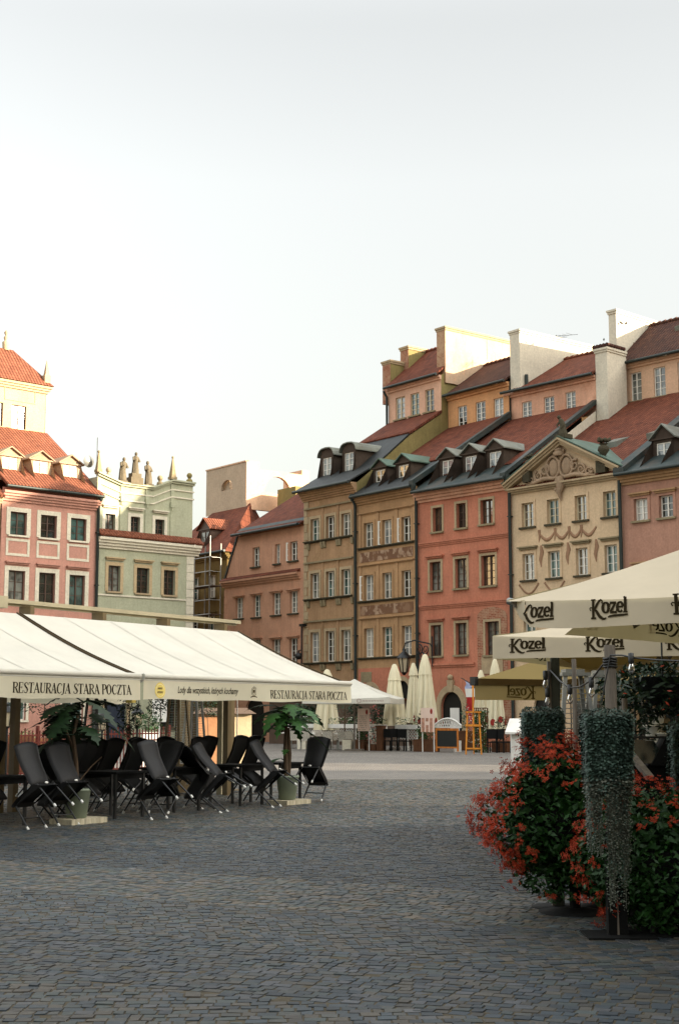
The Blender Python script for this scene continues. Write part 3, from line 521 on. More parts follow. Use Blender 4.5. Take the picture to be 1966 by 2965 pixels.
# ---- sand house with pediment
def sculpt_scroll(m, c, r, turns, d, ph=0., rr=.05):
    pts = []
    for k in range(int(16 * turns)):
        t = k / (16 * turns); a = ph + d * 2 * pi * turns * t; q = r * (1 - .82 * t); pts.append((c[0] + q * cos(a), c[1], c[2] + q * sin(a)))
    m.tube(pts, [rr * (1 - .5 * k / len(pts)) for k in range(len(pts))], 6)
def house_sand():
    H = House('pediment_house', 'sand coloured house with a sculpted triangular pediment and painted garlands', R1, U78)
    W = [[(cG, (925, 165, 1020, 355)), (cG, (1130, 125, 1225, 325)), (cG, (1355, 90, 1450, 298)), (cE, (900, 1645, 1010, 1868))], [(cG, (925, 570, 1025, 797)), (cG, (1133, 550, 1240, 777)), (cG, (1362, 522, 1468, 748)), (cK, (1020, 40, 1125, 212))]]
    wl = [H.rc(c, r) for k in range(2) for c, r in W[k]]; us = [wl[i][:2] for i in range(4)]; rows = [[sum(w[j] for w in wl[4 * k:4 * k + 4]) / 4 for j in (2, 3)] for k in range(2)] + [[4.55, 6.35]]
    wl = [(us[i][0], us[i][1], rows[k][0], rows[k][1]) for k in range(3) for i in range(4)]
    H.wall([(U78, 0), (U89, 0), (U89, 13.1), (10.24, 15.0), (U78, 13.1)], [rect(*w) for w in wl] + [arch(8., 9.3, .05, 2., 2.7), rect(10.4, 12.6, .6, 2.7)], 'pl_sand')
    m = MB(); m.box(8., 9.3, .15, .2, 0, 2.75); H.part('door', m, 'doorw'); H.window((10.4, 12.6, .6, 2.7), 'fr_brown', 'gl_dark', 2, 3)
    for i, w in enumerate(wl): H.window(w, 'fr_cream' if i < 4 else 'fr_white', ['gl_warm', 'gl_teal'][i % 2] if i < 8 else 'gl_cur', 3, sill='stone_d', sur='pl_sand', sw=.13, hood=('stone', .3) if i >= 4 else None)
    H.band('pediment_base', U78 - .05, U89 + .05, 12.86, .28, .34, 'stone_l', 0, 3)
    for a, b in (((U78 - .2, 13.05), (10.24, 14.98)), ((10.24, 14.98), (U89 + .2, 13.05))):
        m = MB(); (ua, za), (ub, zb) = a, b
        for k, (dz, d, h) in enumerate(((0, .3, .12), (.122, .4, .12), (.244, .5, .1))): m.prism([(ua, -d, za + dz), (ub, -d, zb + dz), (ub, -d, zb + dz + h), (ua, -d, za + dz + h)], (0, d + .3, 0))
        H.part('raking_cornice', m, 'stone_l')
    for s, ua in ((-1, U78 - .3), (1, U89 + .3)):                                          # copper roof behind the pediment
        m = MB(); m.prism([(ua, -.45, 13.4), (10.24, -.45, 15.36), (10.24, -.45, 15.42), (ua, -.45, 13.46)], (0, 4.2, 0)); H.part('pediment_roof', m, 'metal_v')
    # stucco coat of arms
    m = MB(); cu, cz = 10.05, 13.95
    for du in (-.42, .42):
        m.ball((cu + du, -.06, cz - .05), .36, 12, 0, (.85, .3, 1.25))
        m.tube([(cu + du + .42 * cos(a), -.12, cz - .05 + .56 * sin(a)) for a in [2 * pi * k / 16 for k in range(17)]], .07, 6)
    for sgn in (-1, 1):
        sculpt_scroll(m, (cu + sgn * .95, -.12, cz - .1), .3, 1.4, sgn, 1.0, .07); sculpt_scroll(m, (cu + sgn * 1.35, -.12, cz - .35), .28, 1.5, -sgn, 2., .07)
        sculpt_scroll(m, (cu + sgn * 1.8, -.12, cz - .52), .22, 1.3, sgn, .4, .06); m.tube([(cu + sgn * .3, -.1, cz - .6), (cu + sgn * 1., -.14, cz - .55), (cu + sgn * 1.6, -.12, cz - .68), (cu + sgn * 2.2, -.08, cz - .72)], [.1, .12, .1, .04], 6)
        for k in range(5): m.ball((cu + sgn * (1.1 + .22 * k), -.1, cz - .62 + .05 * sin(k * 2)), .1, 6)
    m.lathe([(.26, 0), (.34, .16), (.2, .24), (.3, .3), (.06, .42)], (cu, -.1, cz + .5), 10)
    for k in range(5): m.ball((cu + .3 * sin(k - 2), -.12, cz + .78 + .04 * cos(k)), .08, 6)
    m.tube([(cu, -.1, cz - .6), (cu + .1, -.14, cz - 1.0), (cu - .05, -.12, cz - 1.35), (cu + .02, -.08, cz - 1.75)], [.26, .24, .14, .03], 8)
    for k in range(6): m.ball((cu + R.uniform(-.3, .3), -.1, cz - .7 - .12 * k), .12, 6)
    H.part('coat_of_arms', m, 'orn')
    m = MB(); z0 = rows[0][0] - .35                                                       # painted swags
    xs = [us[0][1] + .35, (us[1][0] + us[1][1]) / 2 + .1, (us[1][1] + us[2][0]) / 2 + .1, (us[2][0] + us[2][1]) / 2, us[2][1] + .55]
    for a, b in zip(xs, xs[1:]):
        m.tube([(a + (b - a) * t, -.004, z0 - .75 * sin(pi * t) ** 1.0 * .5 - .05) for t in [k / 8 for k in range(9)]], [.045 + .05 * sin(pi * k / 8) for k in range(9)], 6)
        m.tube([(a, -.004, z0 + .12), (a + .03, -.004, z0 - .2), (a - .04, -.004, z0 - .5)], [.09, .07, .02], 6)
    for c, wd in ((sum(us[0]) / 2, .75), (sum(us[1]) / 2, .75)):
        m.tube([(c + wd * (t - .5) * 1.7, -.004, rows[1][0] - .2 - .5 * sin(pi * t)) for t in [k / 8 for k in range(9)]], .05, 6)
    for c in ((us[0][1] + us[1][0]) / 2, (us[1][1] + us[2][0]) / 2, (us[2][1] + us[3][0]) / 2):
        m.tube([(c, -.004, rows[1][1] + .35), (c + .06, -.004, rows[1][1]), (c - .04, -.004, rows[1][1] - .35), (c, -.004, rows[1][1] - .75)], [.05, .13, .11, .02], 6)
    m.v = [(p[0], max(-.03, min(p[1], .0)), p[2]) for p in m.v]; H.part('painted_garlands', m, 'sgraf')
    # statue and urns on the gable
    m = MB(); m.box(9.92, 10.56, -.3, .35, 15.3, 15.52); m.tube([(10.24, 0, 15.5), (10.22, 0, 15.75), (10.22, .02, 16.0), (10.12, 0, 16.25), (10.06, -.04, 16.34)], [.26, .19, .15, .13, .07], 10); m.ball((10.03, -.04, 16.43), .1, 10)
    m.tube([(10.24, -.03, 16.18), (10.33, -.12, 15.95), (10.25, -.18, 15.82)], [.06, .05, .04], 6); m.tube([(10.08, -.06, 16.18), (9.98, -.15, 16.0), (10.08, -.18, 15.9)], [.06, .05, .03], 6); H.part('statue', m, 'stone_d')
    urn = [(.2, 0), (.24, .1), (.1, .2), (.12, .3), (.3, .55), (.26, .75), (.14, .82), (.24, .9)]
    for uu, zz, k in ((8.0, 13.85, .72), (12.7, 13.75, .95)):
        m = MB(); m.box(uu - .3 * k, uu + .3 * k, -.3, .3, zz - .5, zz + .1); m.lathe([(r * k, z * k) for r, z in urn], (uu, 0, zz + .1), 10)
        for j in range(14): m.ball((uu + R.uniform(-.25, .25) * k, R.uniform(-.2, .2), zz + .1 + (.95 + R.uniform(0, .22)) * k), .1 * k, 6)
        H.part('urn', m, 'stone_d')
    prof = [(0, 0), (0, 13.1), (9.35, 18.75), (9.35, 21.1), (12.46, 23.9), (15.5, 21.1), (15.5, 0)]
    H.sides(U78, U89, prof, 'pl_fww', None, 15.5)
    H.slope('roof', U78, U89, (-.05, 13.12), (9.4, 18.95), 'tile', .12)
    L = [H.rc(cE, r, 9.35) for r in ((1140, 600, 1235, 852), (1342, 555, 1445, 812))] + [(10.76, 11.45, 19.0, 20.72)]
    H.lantern(U78 + .05, U89, 9.35, 18.9, 21.2, (12.46, 24.05), 'pl_lant8', 'tile_d', L, cut=(.05, 0))
    m = MB(); m.tube([(U89, -.3, 13.4), (U89, -.16, 12.9), (U89, -.16, 0)], .09, 8); H.part('drainpipe', m, 'gutter')
    for uu, vv in ((10.35, 3.0), (12.9, 3.3), (9.5, 11.1)):                               # roof hatches
        z = 13.15 + .617 * vv if vv < 9 else 21.2 + .85 * (vv - 9.1); m = MB(); m.prism([(uu, vv, z + .08), (uu, vv - .05, z + .42), (uu, vv + 1.2, z + .85)], (.95, 0, 0)); H.part('roof_hatch', m, 'metal_gr')
def house_mauve():
    H = House('mauve_house', 'mauve brown house cut by the right picture edge, behind the front parasol', R1, U89)
    wl = [H.rc(cE, r) for r in ((1170, 1712, 1290, 1905), (1390, 1683, 1510, 1880))]; d = wl[1][0] - wl[0][0]
    wl = [(wl[0][0] + k * d, wl[0][1] + k * d, wl[0][2], wl[0][3]) for k in range(4)]; wl += [(a, b, c - 3.45, e - 3.3) for a, b, c, e in wl[:4]] + [(a, b, c - 6.8, e - 6.6) for a, b, c, e in wl[:4]]
    u1 = 20.6; H.wall(rect(U89, u1, 0, 13.), [rect(*w) for w in wl], 'pl_mauve')
    for i, w in enumerate(wl): H.window(w, 'fr_white', ['gl_blue', 'gl_cur', 'gl_dark'][i % 3], 3, sill='stone', sur='pl_mauve', sw=.15, hood=('pl_ochre', .22))
    H.band('cornice', U89, u1, 12.5, .5, .4, 'pl_ochre', 0, 4)
    prof = [(0, 0), (0, 12.9), (9.35, 18.6), (9.35, 21.1), (12.46, 23.9), (15.5, 21.1), (15.5, 0)]
    H.sides(U89, u1, prof, None, 'pl_fww', 15.5)
    H.slope('apron_roof', U89 + .1, u1, (-.5, 12.95), (1.4, 14.05), 'metal_g', .07); H.slope('roof', U89 + .1, u1, (1.35, 14.0), (9.4, 18.9), 'tile', .13); H.gutter(U89, u1, -.55, 12.98)
    m = MB(); m.prism([(U89 - .1, -.5, 13.), (U89 - .1, 9.3, 18.9), (U89 - .1, 9.3, 19.25), (U89 - .1, -.5, 13.3)], (.6, 0, 0)); H.part('valley_flashing', m, 'metal_g')
    H.lantern(U89, u1, 9.35, 18.9, 21.2, (12.46, 24.05), 'pl_lant8', 'tile_d', [(14.2 + 1.6 * k, 14.95 + 1.6 * k, 19.0, 20.7) for k in range(4)])
    for uc in (15.47, 18.2): H.dormer(uc, 1.2, 13., 14.7, 15.35, 1., (0, 13.2, .61), ('dorm', 'metal_gr', 'fr_white'), False, .82, (13.42, 14.5), pm='gl_blue')
# ---- rose house with tower storey (left side of the square)
def figure(m, c, h, lean=0., staff=False):
    k = h / 1.7; x, y, z = c
    m.tube([(x, y, z), (x + .03 * k, y, z + .3 * k), (x, y, z + .8 * k), (x + lean * k, y, z + 1.15 * k), (x + lean * 1.2 * k, y, z + 1.36 * k), (x + lean * 1.3 * k, y, z + 1.48 * k)], [.3 * k, .27 * k, .22 * k, .24 * k, .19 * k, .08 * k], 10)
    m.ball((x + lean * 1.5 * k, y - .02, z + 1.6 * k), .13 * k, 10, 0, (.9, 1, 1.15))
    m.tube([(x + (lean + .2) * k, y, z + 1.33 * k), (x + (lean + .32) * k, y - .08, z + 1.0 * k), (x + (lean + .12) * k, y - .26 * k, z + .95 * k)], [.09 * k, .08 * k, .05 * k], 6); m.tube([(x + (lean - .2) * k, y, z + 1.33 * k), (x + (lean - .3) * k, y - .1, z + 1.02 * k), (x + (lean - .1) * k, y - .25 * k, z + 1.12 * k)], [.09 * k, .08 * k, .05 * k], 6)
    for a in range(5): m.tube([(x + .26 * k * cos(a * 1.3 + 3.6), y + .24 * k * sin(a * 1.3 + 3.6), z + .02), (x + .2 * k * cos(a * 1.3 + 3.5), y + .2 * k * sin(a * 1.3 + 3.5), z + .9 * k)], [.05 * k, .03 * k], 5)
def house_rose():
    u0, u1 = -3.42, 2.62
    H = House('rose_house', 'rose pink house with white window surrounds and a cream tower storey under red tiles', LF, u0)
    a = [(80, 1395, 205, 1566), (310, 1415, 432, 1590), (537, 1440, 655, 1610)]; b = [(68, 1838, 192, 2072), (298, 1850, 418, 2092), (525, 1868, 640, 2106)]
    wl = [H.rc(cA, r) for r in a + b]; us = [w[:2] for w in wl[:3]]
    rows = [[sum(w[j] for w in wl[3 * k:3 * k + 3]) / 3 for j in (2, 3)] for k in (0, 1)]; wl = [(us[i][0], us[i][1], rows[k][0], rows[k][1]) for k in (0, 1) for i in range(3)]
    wl += [(p[0], p[1], 4.3, 6.5) for p in us]; gw = [(us[0][0] - .2, us[0][1] + .3, 1.35, 3.3), (us[2][0] - .2, us[2][1] + .1, .5, 3.)]
    H.wall(rect(u0, u1, 0, 13.95), [rect(*w) for w in wl + gw], 'pl_pink')
    for i, w in enumerate(wl):
        o = H.window(w, 'fr_brown', ['gl_teal', 'gl_dark', 'gl_teal', 'gl_cur', 'gl_dark', 'gl_teal'][i % 6], 3, sill='pl_trim', sur='pl_trim', sw=.24, hood=('pl_pink', .42) if i > 2 else None, rec=.16)
    for w in gw: H.window(w, 'fr_white', 'gl_teal', 2, sill='pl_trim', sur='pl_trim', sw=.16)
    for i in range(3):
        m = MB(); x0, x1 = us[i][0] - .22, us[i][1] + .22; z1 = rows[0][0] - .2; z0 = z1 - .95
        m.box(x0, x0 + .14, -.03, .01, z0, z1); m.box(x1 - .14, x1, -.03, .01, z0, z1); m.box(x0 + .14, x1 - .14, -.03, .01, z0, z0 + .14); m.box(x0 + .14, x1 - .14, -.03, .01, z1 - .14, z1); H.part('panel_moulding', m, 'pl_trim')
    H.band('cornice', u0 - .05, u1 + .1, 13.2, .55, .4, 'pl_pink', 0, 4); H.gutter(u0, u1 + .15, -.5, 13.98); H.pipe(u1 + .02, 13.9)
    k = (18.4 - 14.0) / 6.45; H.slope('roof', u0, u1 + .1, (-.5, 13.95), (6.0, 18.5), 'tile_l', .14); H.slope('roof', u0, u1, (13.5, 14.), (8., 18.), 'tile_l', .14)
    m = MB(); m.prism([(u1 - .03, 0, 0), (u1 - .03, 13.4, 0), (u1 - .03, 13.4, 13.9), (u1 - .03, 8, 17.9), (u1 - .03, 6, 18.35), (u1 - .03, 0, 13.9)], (.03, 0, 0)); H.part('party_wall', m, 'pl_pink')
    for uc in (-2.5, -.57, 1.36): H.dormer(uc, 1.35, 14.45, 15.9, 16.36, .9, (0, 14.3, .7), ('dorm_l', 'dorm_l', 'fr_cream'), False, .95, (14.83, 15.83), pm='gl_blue')
    tu0, tu1 = -3.3, 2.62; tw = [H.rc(cA, (92, 585, 200, 765), 6.)]; d = 1.55; tw = [(tw[0][0] - d * k, tw[0][1] - d * k, tw[0][2], tw[0][3]) for k in (2, 1, 0)]
    H.wall(rect(tu0, tu1, 18., 21.4), [rect(*w) for w in tw], 'pl_cream', .16, 'tower_wall', 6.)
    for w in tw: H.window(w, 'fr_brown', 'gl_blue', 4, 2, 6., .1, 'pl_cream', None, name='tower_window', fw=.045, mullw=.05)
    m = MB(); m.box(tu1 - .05, tu1, 6., 9.5, 18, 21.4); m.box(tu0, tu0 + .05, 6., 9.5, 18, 21.4); m.box(tu0, tu1, 9.45, 9.5, 17, 21.4); H.part('tower_side', m, 'pl_cream')
    m = MB(); z = 20.3
    for x0 in (.0, ): m.box(x0 - .2, x0 + 1.9, 5.97, 6.01, z, z + .05); m.box(x0 - .2, x0 + 1.9, 5.97, 6.01, z + .75, z + .8); m.box(x0 - .2, x0 - .15, 5.97, 6.01, z + .05, z + .75); m.box(x0 + 1.85, x0 + 1.9, 5.97, 6.01, z + .05, z + .75)
    H.part('tower_panel', m, 'pl_cream')
    m = MB()
    for j in range(3): e = .1 + .09 * j; m.box(tu0 - e, tu1 + e, 6 - e, 9.5 + e, 21.05 + .14 * j, 21.19 + .14 * j - .003)
    H.part('tower_cornice', m, 'pl_cream')
    m = MB(); e = .35; A = [(tu0 - e, 6 - e, 21.5), (tu1 + e, 6 - e, 21.5), (tu1 + e, 9.5 + e, 21.5), (tu0 - e, 9.5 + e, 21.5)]; B = [(tu0 + 1.3, 7.75, 23.9), (1.25, 7.75, 23.9)]
    m.add(A + B, ((0, 1, 5, 4), (1, 2, 5), (2, 3, 4, 5), (3, 0, 4))); t = H.part('tower_roof', m, 'tile_l')
    m = MB(); m.lathe([(.2, 0), (.24, .5), (.1, .6), (.16, .8), (.06, .95), (.15, 1.1), (.02, 1.3)], (.75, 7.75, 23.8), 10); H.part('finial', m, 'pl_cream', t)
    m = MB(); m.box(tu1 - .2, tu1 + .2, 5.85, 6.2, 21.5, 22.2); m.lathe([(.2, 0), (.02, .95)], (tu1, 6.02, 22.2), 4, ph=pi / 4, sm=False); H.part('obelisk', m, 'stone_l', t)
def house_mint():
    u0, u1 = 2.62, 9.47
    H = House('mint_house', 'pale green house with a stepped parapet carrying three stone statues and obelisks', LF, u0)
    a = [(797, 1410, 872, 1555), (990, 1430, 1060, 1575), (1175, 1442, 1245, 1588)]; b = [(820, 1800, 912, 1990), (1035, 1815, 1130, 2008), (1240, 1830, 1325, 2022)]
    wl = [H.rc(cA, r) for r in a + b]; rows = [[sum(w[j] for w in wl[3 * k:3 * k + 3]) / 3 for j in (2, 3)] for k in (0, 1)]; wl = [(w[0], w[1], rows[i // 3][0], rows[i // 3][1]) for i, w in enumerate(wl)]
    lo = [(w[0], w[1], 4.4, 6.3) for w in wl[3:]]; gd = [(3.5, 4.9, .05, 2.9), (7.3, 8.4, .9, 2.7)]
    top = [(u1 - .1, 15.5), (7.78, 15.5), (6.46, 14.95), (4.22, 14.95), (u0, 15.4)]
    H.wall([(u0, 0), (u1, 0), (u1, 11.9)] + [(u1 - .1, 11.9)] + top, [rect(*w) for w in wl + lo + gd], 'pl_mint', .22)
    for i, w in enumerate(wl + lo):
        H.window(w, 'fr_brown', 'gl_dark' if i % 3 else 'gl_cur', 4, sill='pl_trim' if i < 3 else 'stone_l', sur='pl_trim' if i < 3 else 'pl_cream', sw=.2, hood=('pl_trim' if i < 3 else 'pl_cream', .45 if i < 3 else .4), rec=.18, fw=.05, mullw=.06)
    m = MB(); m.box(3.5, 4.9, .15, .2, 0, 2.9); d = H.part('door', m, 'navy'); m = MB(); m.box(3.3, 3.5, -.1, .02, 0, 3.); m.box(4.9, 5.1, -.1, .02, 0, 3.); m.box(3.3, 5.1, -.1, .02, 3.0, 3.25); H.part('door_surround', m, 'pl_cream', d)
    H.window(gd[1], 'fr_brown', 'gl_dark', 2)
    # parapet mouldings following its line
    line = [(u0 - .02, 15.4), (4.22, 14.95), (6.46, 14.95), (7.78, 15.5), (u1 - .02, 15.5)]
    for dz, d, h, mt in ((-.02, .22, .1, 'pl_mint'), (-.14, .12, .1, 'pl_mint'), (-.55, .06, .07, 'pl_trim'), (-1.0, .07, .08, 'pl_trim')):
        m = MB()
        for p, q in zip(line, line[1:]): m.prism([(p[0], -d, p[1] + dz), (q[0] - .002, -d, q[1] + dz), (q[0] - .002, -d, q[1] + dz + h), (p[0], -d, p[1] + dz + h)], (0, d + .1 + .2 * (dz > -.1), 0))
        H.part('parapet_moulding', m, mt)
    m = MB()
    for uu in (2.72, 4.3, 6.05, 7.85): m = MB(); m.box(uu - .13, uu + .13, -.05, .01, 12.2, 14.9 if uu < 7 else 15.3); m.box(uu - .16, uu + .16, -.14, .01, 13.9, 14.2); m.box(uu - .08, uu + .08, -.1, .01, 13.7, 13.9); H.part('pilaster', m, 'pl_mint')
    for uu, zz, h in ((4.3, 15.02, 1.35), (6.12, 15.0, 1.35)): m = MB(); m.box(uu - .26, uu + .26, -.2, .22, zz, zz + .12); figure(m, (uu, 0, zz + .12), h, .06 if uu < 5 else -.08); H.part('statue', m, 'stone_s')
    m = MB(); m.box(4.75, 5.6, -.25, .25, 15., 15.4); m.box(4.85, 5.5, -.2, .2, 15.4, 15.65); figure(m, (5.18, 0, 15.65), 1.25, .02); H.part('statue', m, 'stone_s')
    for uu, zz, h, w_ in ((2.65, 15.45, 1.15, .17), (7.85, 15.6, 1.3, .2)):
        m = MB(); m.box(uu - w_, uu + w_, -w_, w_, zz, zz + .15); m.lathe([(w_ * 1.15, 0), (.04, h - .15)], (uu, 0, zz + .15), 4, ph=pi / 4, sm=False); m.ball((uu, 0, zz + h + .05), .08, 8); H.part('obelisk', m, 'stone')
    for uu, zz, mt in ((3.35, 15.28, 'stone_l'), (6.95, 15.2, 'stone'), (9.1, 15.6, 'pl_yellow')): m = MB(); m.lathe([(.2, 0), (.18, .12), (.09, .18), (.1, .24)], (uu, 0, zz), 10); m.ball((uu, 0, zz + .38), .17, 10); H.part('ball_finial', m, mt)
    H.slope('apron_roof', u0 + .05, u1 + .45, (-.42, 11.75), (.01, 12.15), 'tile_l', .08); H.band('cornice', u0 + .02, u1 + .35, 11.1, .62, .42, 'pl_trim', 0, 4)
    m = MB(); m.box(u1 - .02, u1 + .3, -.35, 9., 11.4, 11.72); H.part('side_cornice', m, 'pl_trim')
    H.band('sill_course', u0 + .1, u1 - .5, rows[1][0] - .28, .1, .06, 'pl_trim'); m = MB()
    for k in range(17): m.box(u1 - .5 - .0 * (k % 2), u1 + .03, -.04, .01, 2.6 + k * .5, 3.07 + k * .5)
    H.part('quoins', m, 'pl_trim')
    m = MB(); m.box(u1 - .05, u1 - .01, .02, 10, 0, 11.4); m.box(u0 + .02, u0 + .06, .02, 5, 0, 15.2); m.box(u0, u1, 9.9, 10, 0, 11.4); m.box(u1 - .15, u1 - .11, .02, 2, 11.7, 15.4); H.part('side_wall', m, 'pl_mint')
    H.slope('roof', u0 + .1, u1, (.3, 13.2), (6., 15.8), 'tile_l', .12, True); H.slope('roof', u0 + .1, u1, (11, 12), (6., 15.81), 'tile_l', .12)
    m = MB(); m.tube([(u0 + .3, .6, 15.3), (u0 + .3, .6, 17.6)], .02, 5); H.part('mast', m, 'black'); m = MB(); m.lathe([(.02, .1), (.25, .05), (.36, 0)], (0, 0, 0), 12); m.move(lambda p: Vector((p.x + 2.3, .5 - p.z, p.y + 16.1))); H.part('satellite_dish', m, 'steel')
def simple_house(label, fr, u0, u1, ze, mat, tile, floors=3, roof=5., lant=True, D=13.):
    H = House('town_house', label, fr, u0); n = max(2, int((u1 - u0) / 2.2)); st = (ze - 1.) / (floors + 1); wl = []
    for k in range(1, floors + 1):
        for i in range(n): c = u0 + (u1 - u0) * (i + .5) / n; wl.append((c - .5, c + .5, k * st + .9, k * st + .9 + min(1.8, st * .55)))
    H.wall(rect(u0, u1, 0, ze), [rect(*w) for w in wl] + [arch(u0 + 1, u0 + 2.4, .05, 2.1, 2.8)], mat)
    for w in wl: H.window(w, 'fr_white', 'gl_cur', 3)
    m = MB(); m.box(u0 + 1, u0 + 2.4, .15, .2, 0, 2.8); H.part('door', m, 'doorw'); H.band('cornice', u0, u1, ze - .4, .4, .35, mat, 0, 3)
    vr = 6.5; zr = ze + roof; prof = [(0, 0), (0, ze), (vr, zr), (D, ze), (D, 0)]; H.sides(u0, u1, prof, mat, mat, D)
    H.slope('roof', u0, u1, (-.45, ze - .1), (vr, zr), tile, .12, True); H.slope('roof', u0, u1, (D + .45, ze - .1), (vr, zr + .01), tile, .12)
    if lant: H.lantern(u0 + .1, u1 - .1, 5., zr - 1.5, zr + 1.8, (7.5, zr + 4), mat, tile, [(u0 + 1 + 1.6 * k, u0 + 1.8 + 1.6 * k, zr - .9, zr + .8) for k in range(int((u1 - u0 - 1.5) / 1.6))])
    for uu in (u0 + .1, u1 - .15) if lant else (): m = MB(); m.prism([(uu, 5.05, zr - 2.5), (uu, 9.9, zr - 2.5), (uu, 9.9, zr + 1.7), (uu, 7.5, zr + 3.9), (uu, 5.05, zr + 1.7)], (.05, 0, 0)); H.part('lantern_side', m, mat)
    return H
def house_scaffold():
    v0 = 4.; fr = R2; uR = R2.f(cB(450, 900), v0)[0]; u0 = uR - 9.
    H = House('corner_house', 'dull ochre corner house seen down the alley behind its scaffolding', fr, u0, v0=v0)
    ze = 12.9; wl = []
    for i, u in enumerate((uR - 1.9, uR - 4.1, uR - 6.3, uR - 8.3)):
        for z in (4.2, 7.0, 9.9): wl.append((u - .45, u + .5, z, z + 1.65))
    H.wall(rect(u0, uR, 0, ze), [rect(*w) for w in wl], 'ochre_scaf', vf=v0)
    for i, w in enumerate(wl): H.window(w, 'fr_white', ['gl_cur', 'gl_teal'][i % 2], 3, vf=v0, sur='ochre_scaf', hood=('ochre_scaf', .2))
    H.band('cornice', u0, uR + .3, ze - .35, .5, .45, 'ochre_scaf', v0, 4); m = MB(); m.box(uR - .04, uR, v0 + .02, v0 + 12, 0, ze); H.part('side_wall', m, 'ochre_scaf')
    m = MB(); e = .5; A = [(u0, v0 - e, ze + .1), (uR + e, v0 - e, ze + .1), (uR + e, v0 + 12, ze + .1), (u0, v0 + 12, ze + .1)]; B = [(u0, v0 + 5, 17.6), (uR - 4.4, v0 + 5, 17.6)]
    m.add(A + B, ((0, 1, 5, 4), (1, 2, 3, 5), (3, 0, 4, 5))); H.part('roof', m, 'tile'); H.gutter(u0, uR + .5, v0 - .55, ze + .15)
    sl = (v0 - .5, ze + .1, .82)
    H.dormer(*[R2.f(cB(270, 650), v0 + .9)[0]], 1.5, 13.6, 15.15, 15.95, v0 + .9, sl, ('fr_brown', 'tile_l', 'fr_brown'), False, 1.25, (13.75, 15.), .2)
    v2 = v0 + 4.5; a = R2.f(cB(280, 300), v2); b = R2.f(cB(610, 300), v2); zt0 = R2.f(cB(610, 160), v2)[1]; zb = R2.f(cB(610, 420), v2)[1] - 1.2
    aw = R2.f(cB(402, 390), v2)[0], R2.f(cB(494, 390), v2)[0], R2.f(cB(450, 396), v2)[1], R2.f(cB(450, 312), v2)[1]; ac = (aw[0] + aw[1]) / 2
    m = MB(); m.holes(rect(a[0], b[0], zb, zt0), [arch(aw[0], aw[1], aw[2], aw[2] + .1, aw[3], 10)], v2, .25); m.box(a[0], b[0] - .3, v2 + .24, v2 + .27, zb, aw[2]); m.box(aw[0] - .1, ac - .05, v2 + .3, v2 + 1.2, zb, aw[3] + .2); q = H.part('lantern_wall', m, 'pl_block')
    d = 5.2; zt = zt0                                                                       # sunlit return wall with its round opening, then a far pylon
    cut = [(v2, zb), (v2 + d, zb), (v2 + d, zt - .55), (v2 + 1.2, zt - .55), (v2 + 1.2, zt), (v2, zt)]
    loops = [[Vector((b[0], p[0], p[1])) for p in cut], [Vector((b[0], v2 + 2.9 + 1.25 * cos(t), zb + 1.4 + 1.35 * sin(t))) for t in [pi * k / 10 for k in range(11)]]]
    for du in (0, -.3):
        m = MB(); tri = tessellate_polygon(loops); m.add([p + Vector((du, 0, 0)) for l in loops for p in l], [tuple(t) for t in tri]); H.part('return_wall', m, 'pl_lant8', q)
    m = MB(); l = loops[1]; n = len(l); m.add(l + [p + Vector((-.3, 0, 0)) for p in l], [(i, (i + 1) % n, (i + 1) % n + n, i + n) for i in range(n)]); m.box(b[0] - .3, b[0], v2, v2 + 1.2, zt, zt + .1); m.box(a[0] - .05, b[0], v2 - .06, v2 + .2, zt + .001, zt + .1); m.box(b[0] - .3, b[0], v2 + 1.2, v2 + d, zt - .55, zt - .48); H.part('coping', m, 'pl_lant8', q)
    m = MB(); m.box(b[0] - 2.5, b[0], v2 + d, v2 + d + .7, zb, zt - .1); H.part('end_wall', m, 'pl_lant8', q)
    m = MB(); m.box(b[0] + 1.1, b[0] + 3.4, v0 + 6.6, v0 + 8.2, 13, 18.5); H.part('yellow_stack', m, 'pl_yellow')
    H.dormer(uR + 1.6, 1.6, 14.5, 16., 16.9, v0 + 5., (v0, 13.5, .7), ('pl_cream', 'tile_l', 'fr_white'), False, 1., (14.8, 15.8))
    # the wing to the right, behind the terracotta house
    m = MB(); m.box(uR, uR + 6, v0 + 5., v0 + 12, 0, 14.4); H.part('rear_wing', m, 'ochre_scaf'); H.slope('rear_roof', uR - .5, uR + 6.5, (v0 + 4.6, 14.3), (v0 + 8.5, 17.), 'tile', .12, True)
    # scaffold
    S = thing('scaffolding', 'grey tube scaffolding with plank decks against the ochre corner house', 'scaffolding', fr.w(uR, v0 - .3), fr.ang); off = (-uR, -(v0 - .3), 0)
    us = [uR - 6.4, uR - 4.2, uR - 2.1, uR - .1]
    for v in (v0 - .45, v0 - 1.35):
        for u in us: m = MB(); m.tube([(u, v, 0), (u, v, 13.6 if v > v0 - 1 else 12.5 + 1.6 * (u > uR - 3))], .055, 6); m.build('upright', 'steel', S, off)
    m = MB()
    for z in (2.6, 4.6, 5.6, 6.6, 8.6, 9.6, 10.6, 11.6, 12.6):
        m.tube([(us[0], v0 - 1.35, z), (us[-1] + .2, v0 - 1.35, z)], .04, 6); m.tube([(us[-1], v0 - 1.35, z), (us[-1], v0 - .45, z)], .026, 6)
    for k, z in enumerate((4.6, 8.6)): m.tube([(us[k], v0 - 1.4, z), (us[k + 1], v0 - 1.4, z + 2)], .024, 6)
    m.build('rails', 'steel', S, off)
    for z in (4.55, 6.55, 8.55, 10.55): m = MB(); m.box(us[0] - .2, us[-1] + .3, v0 - 1.3, v0 - .5, z, z + .06); m.build('deck', 'brown_roof', S, off)
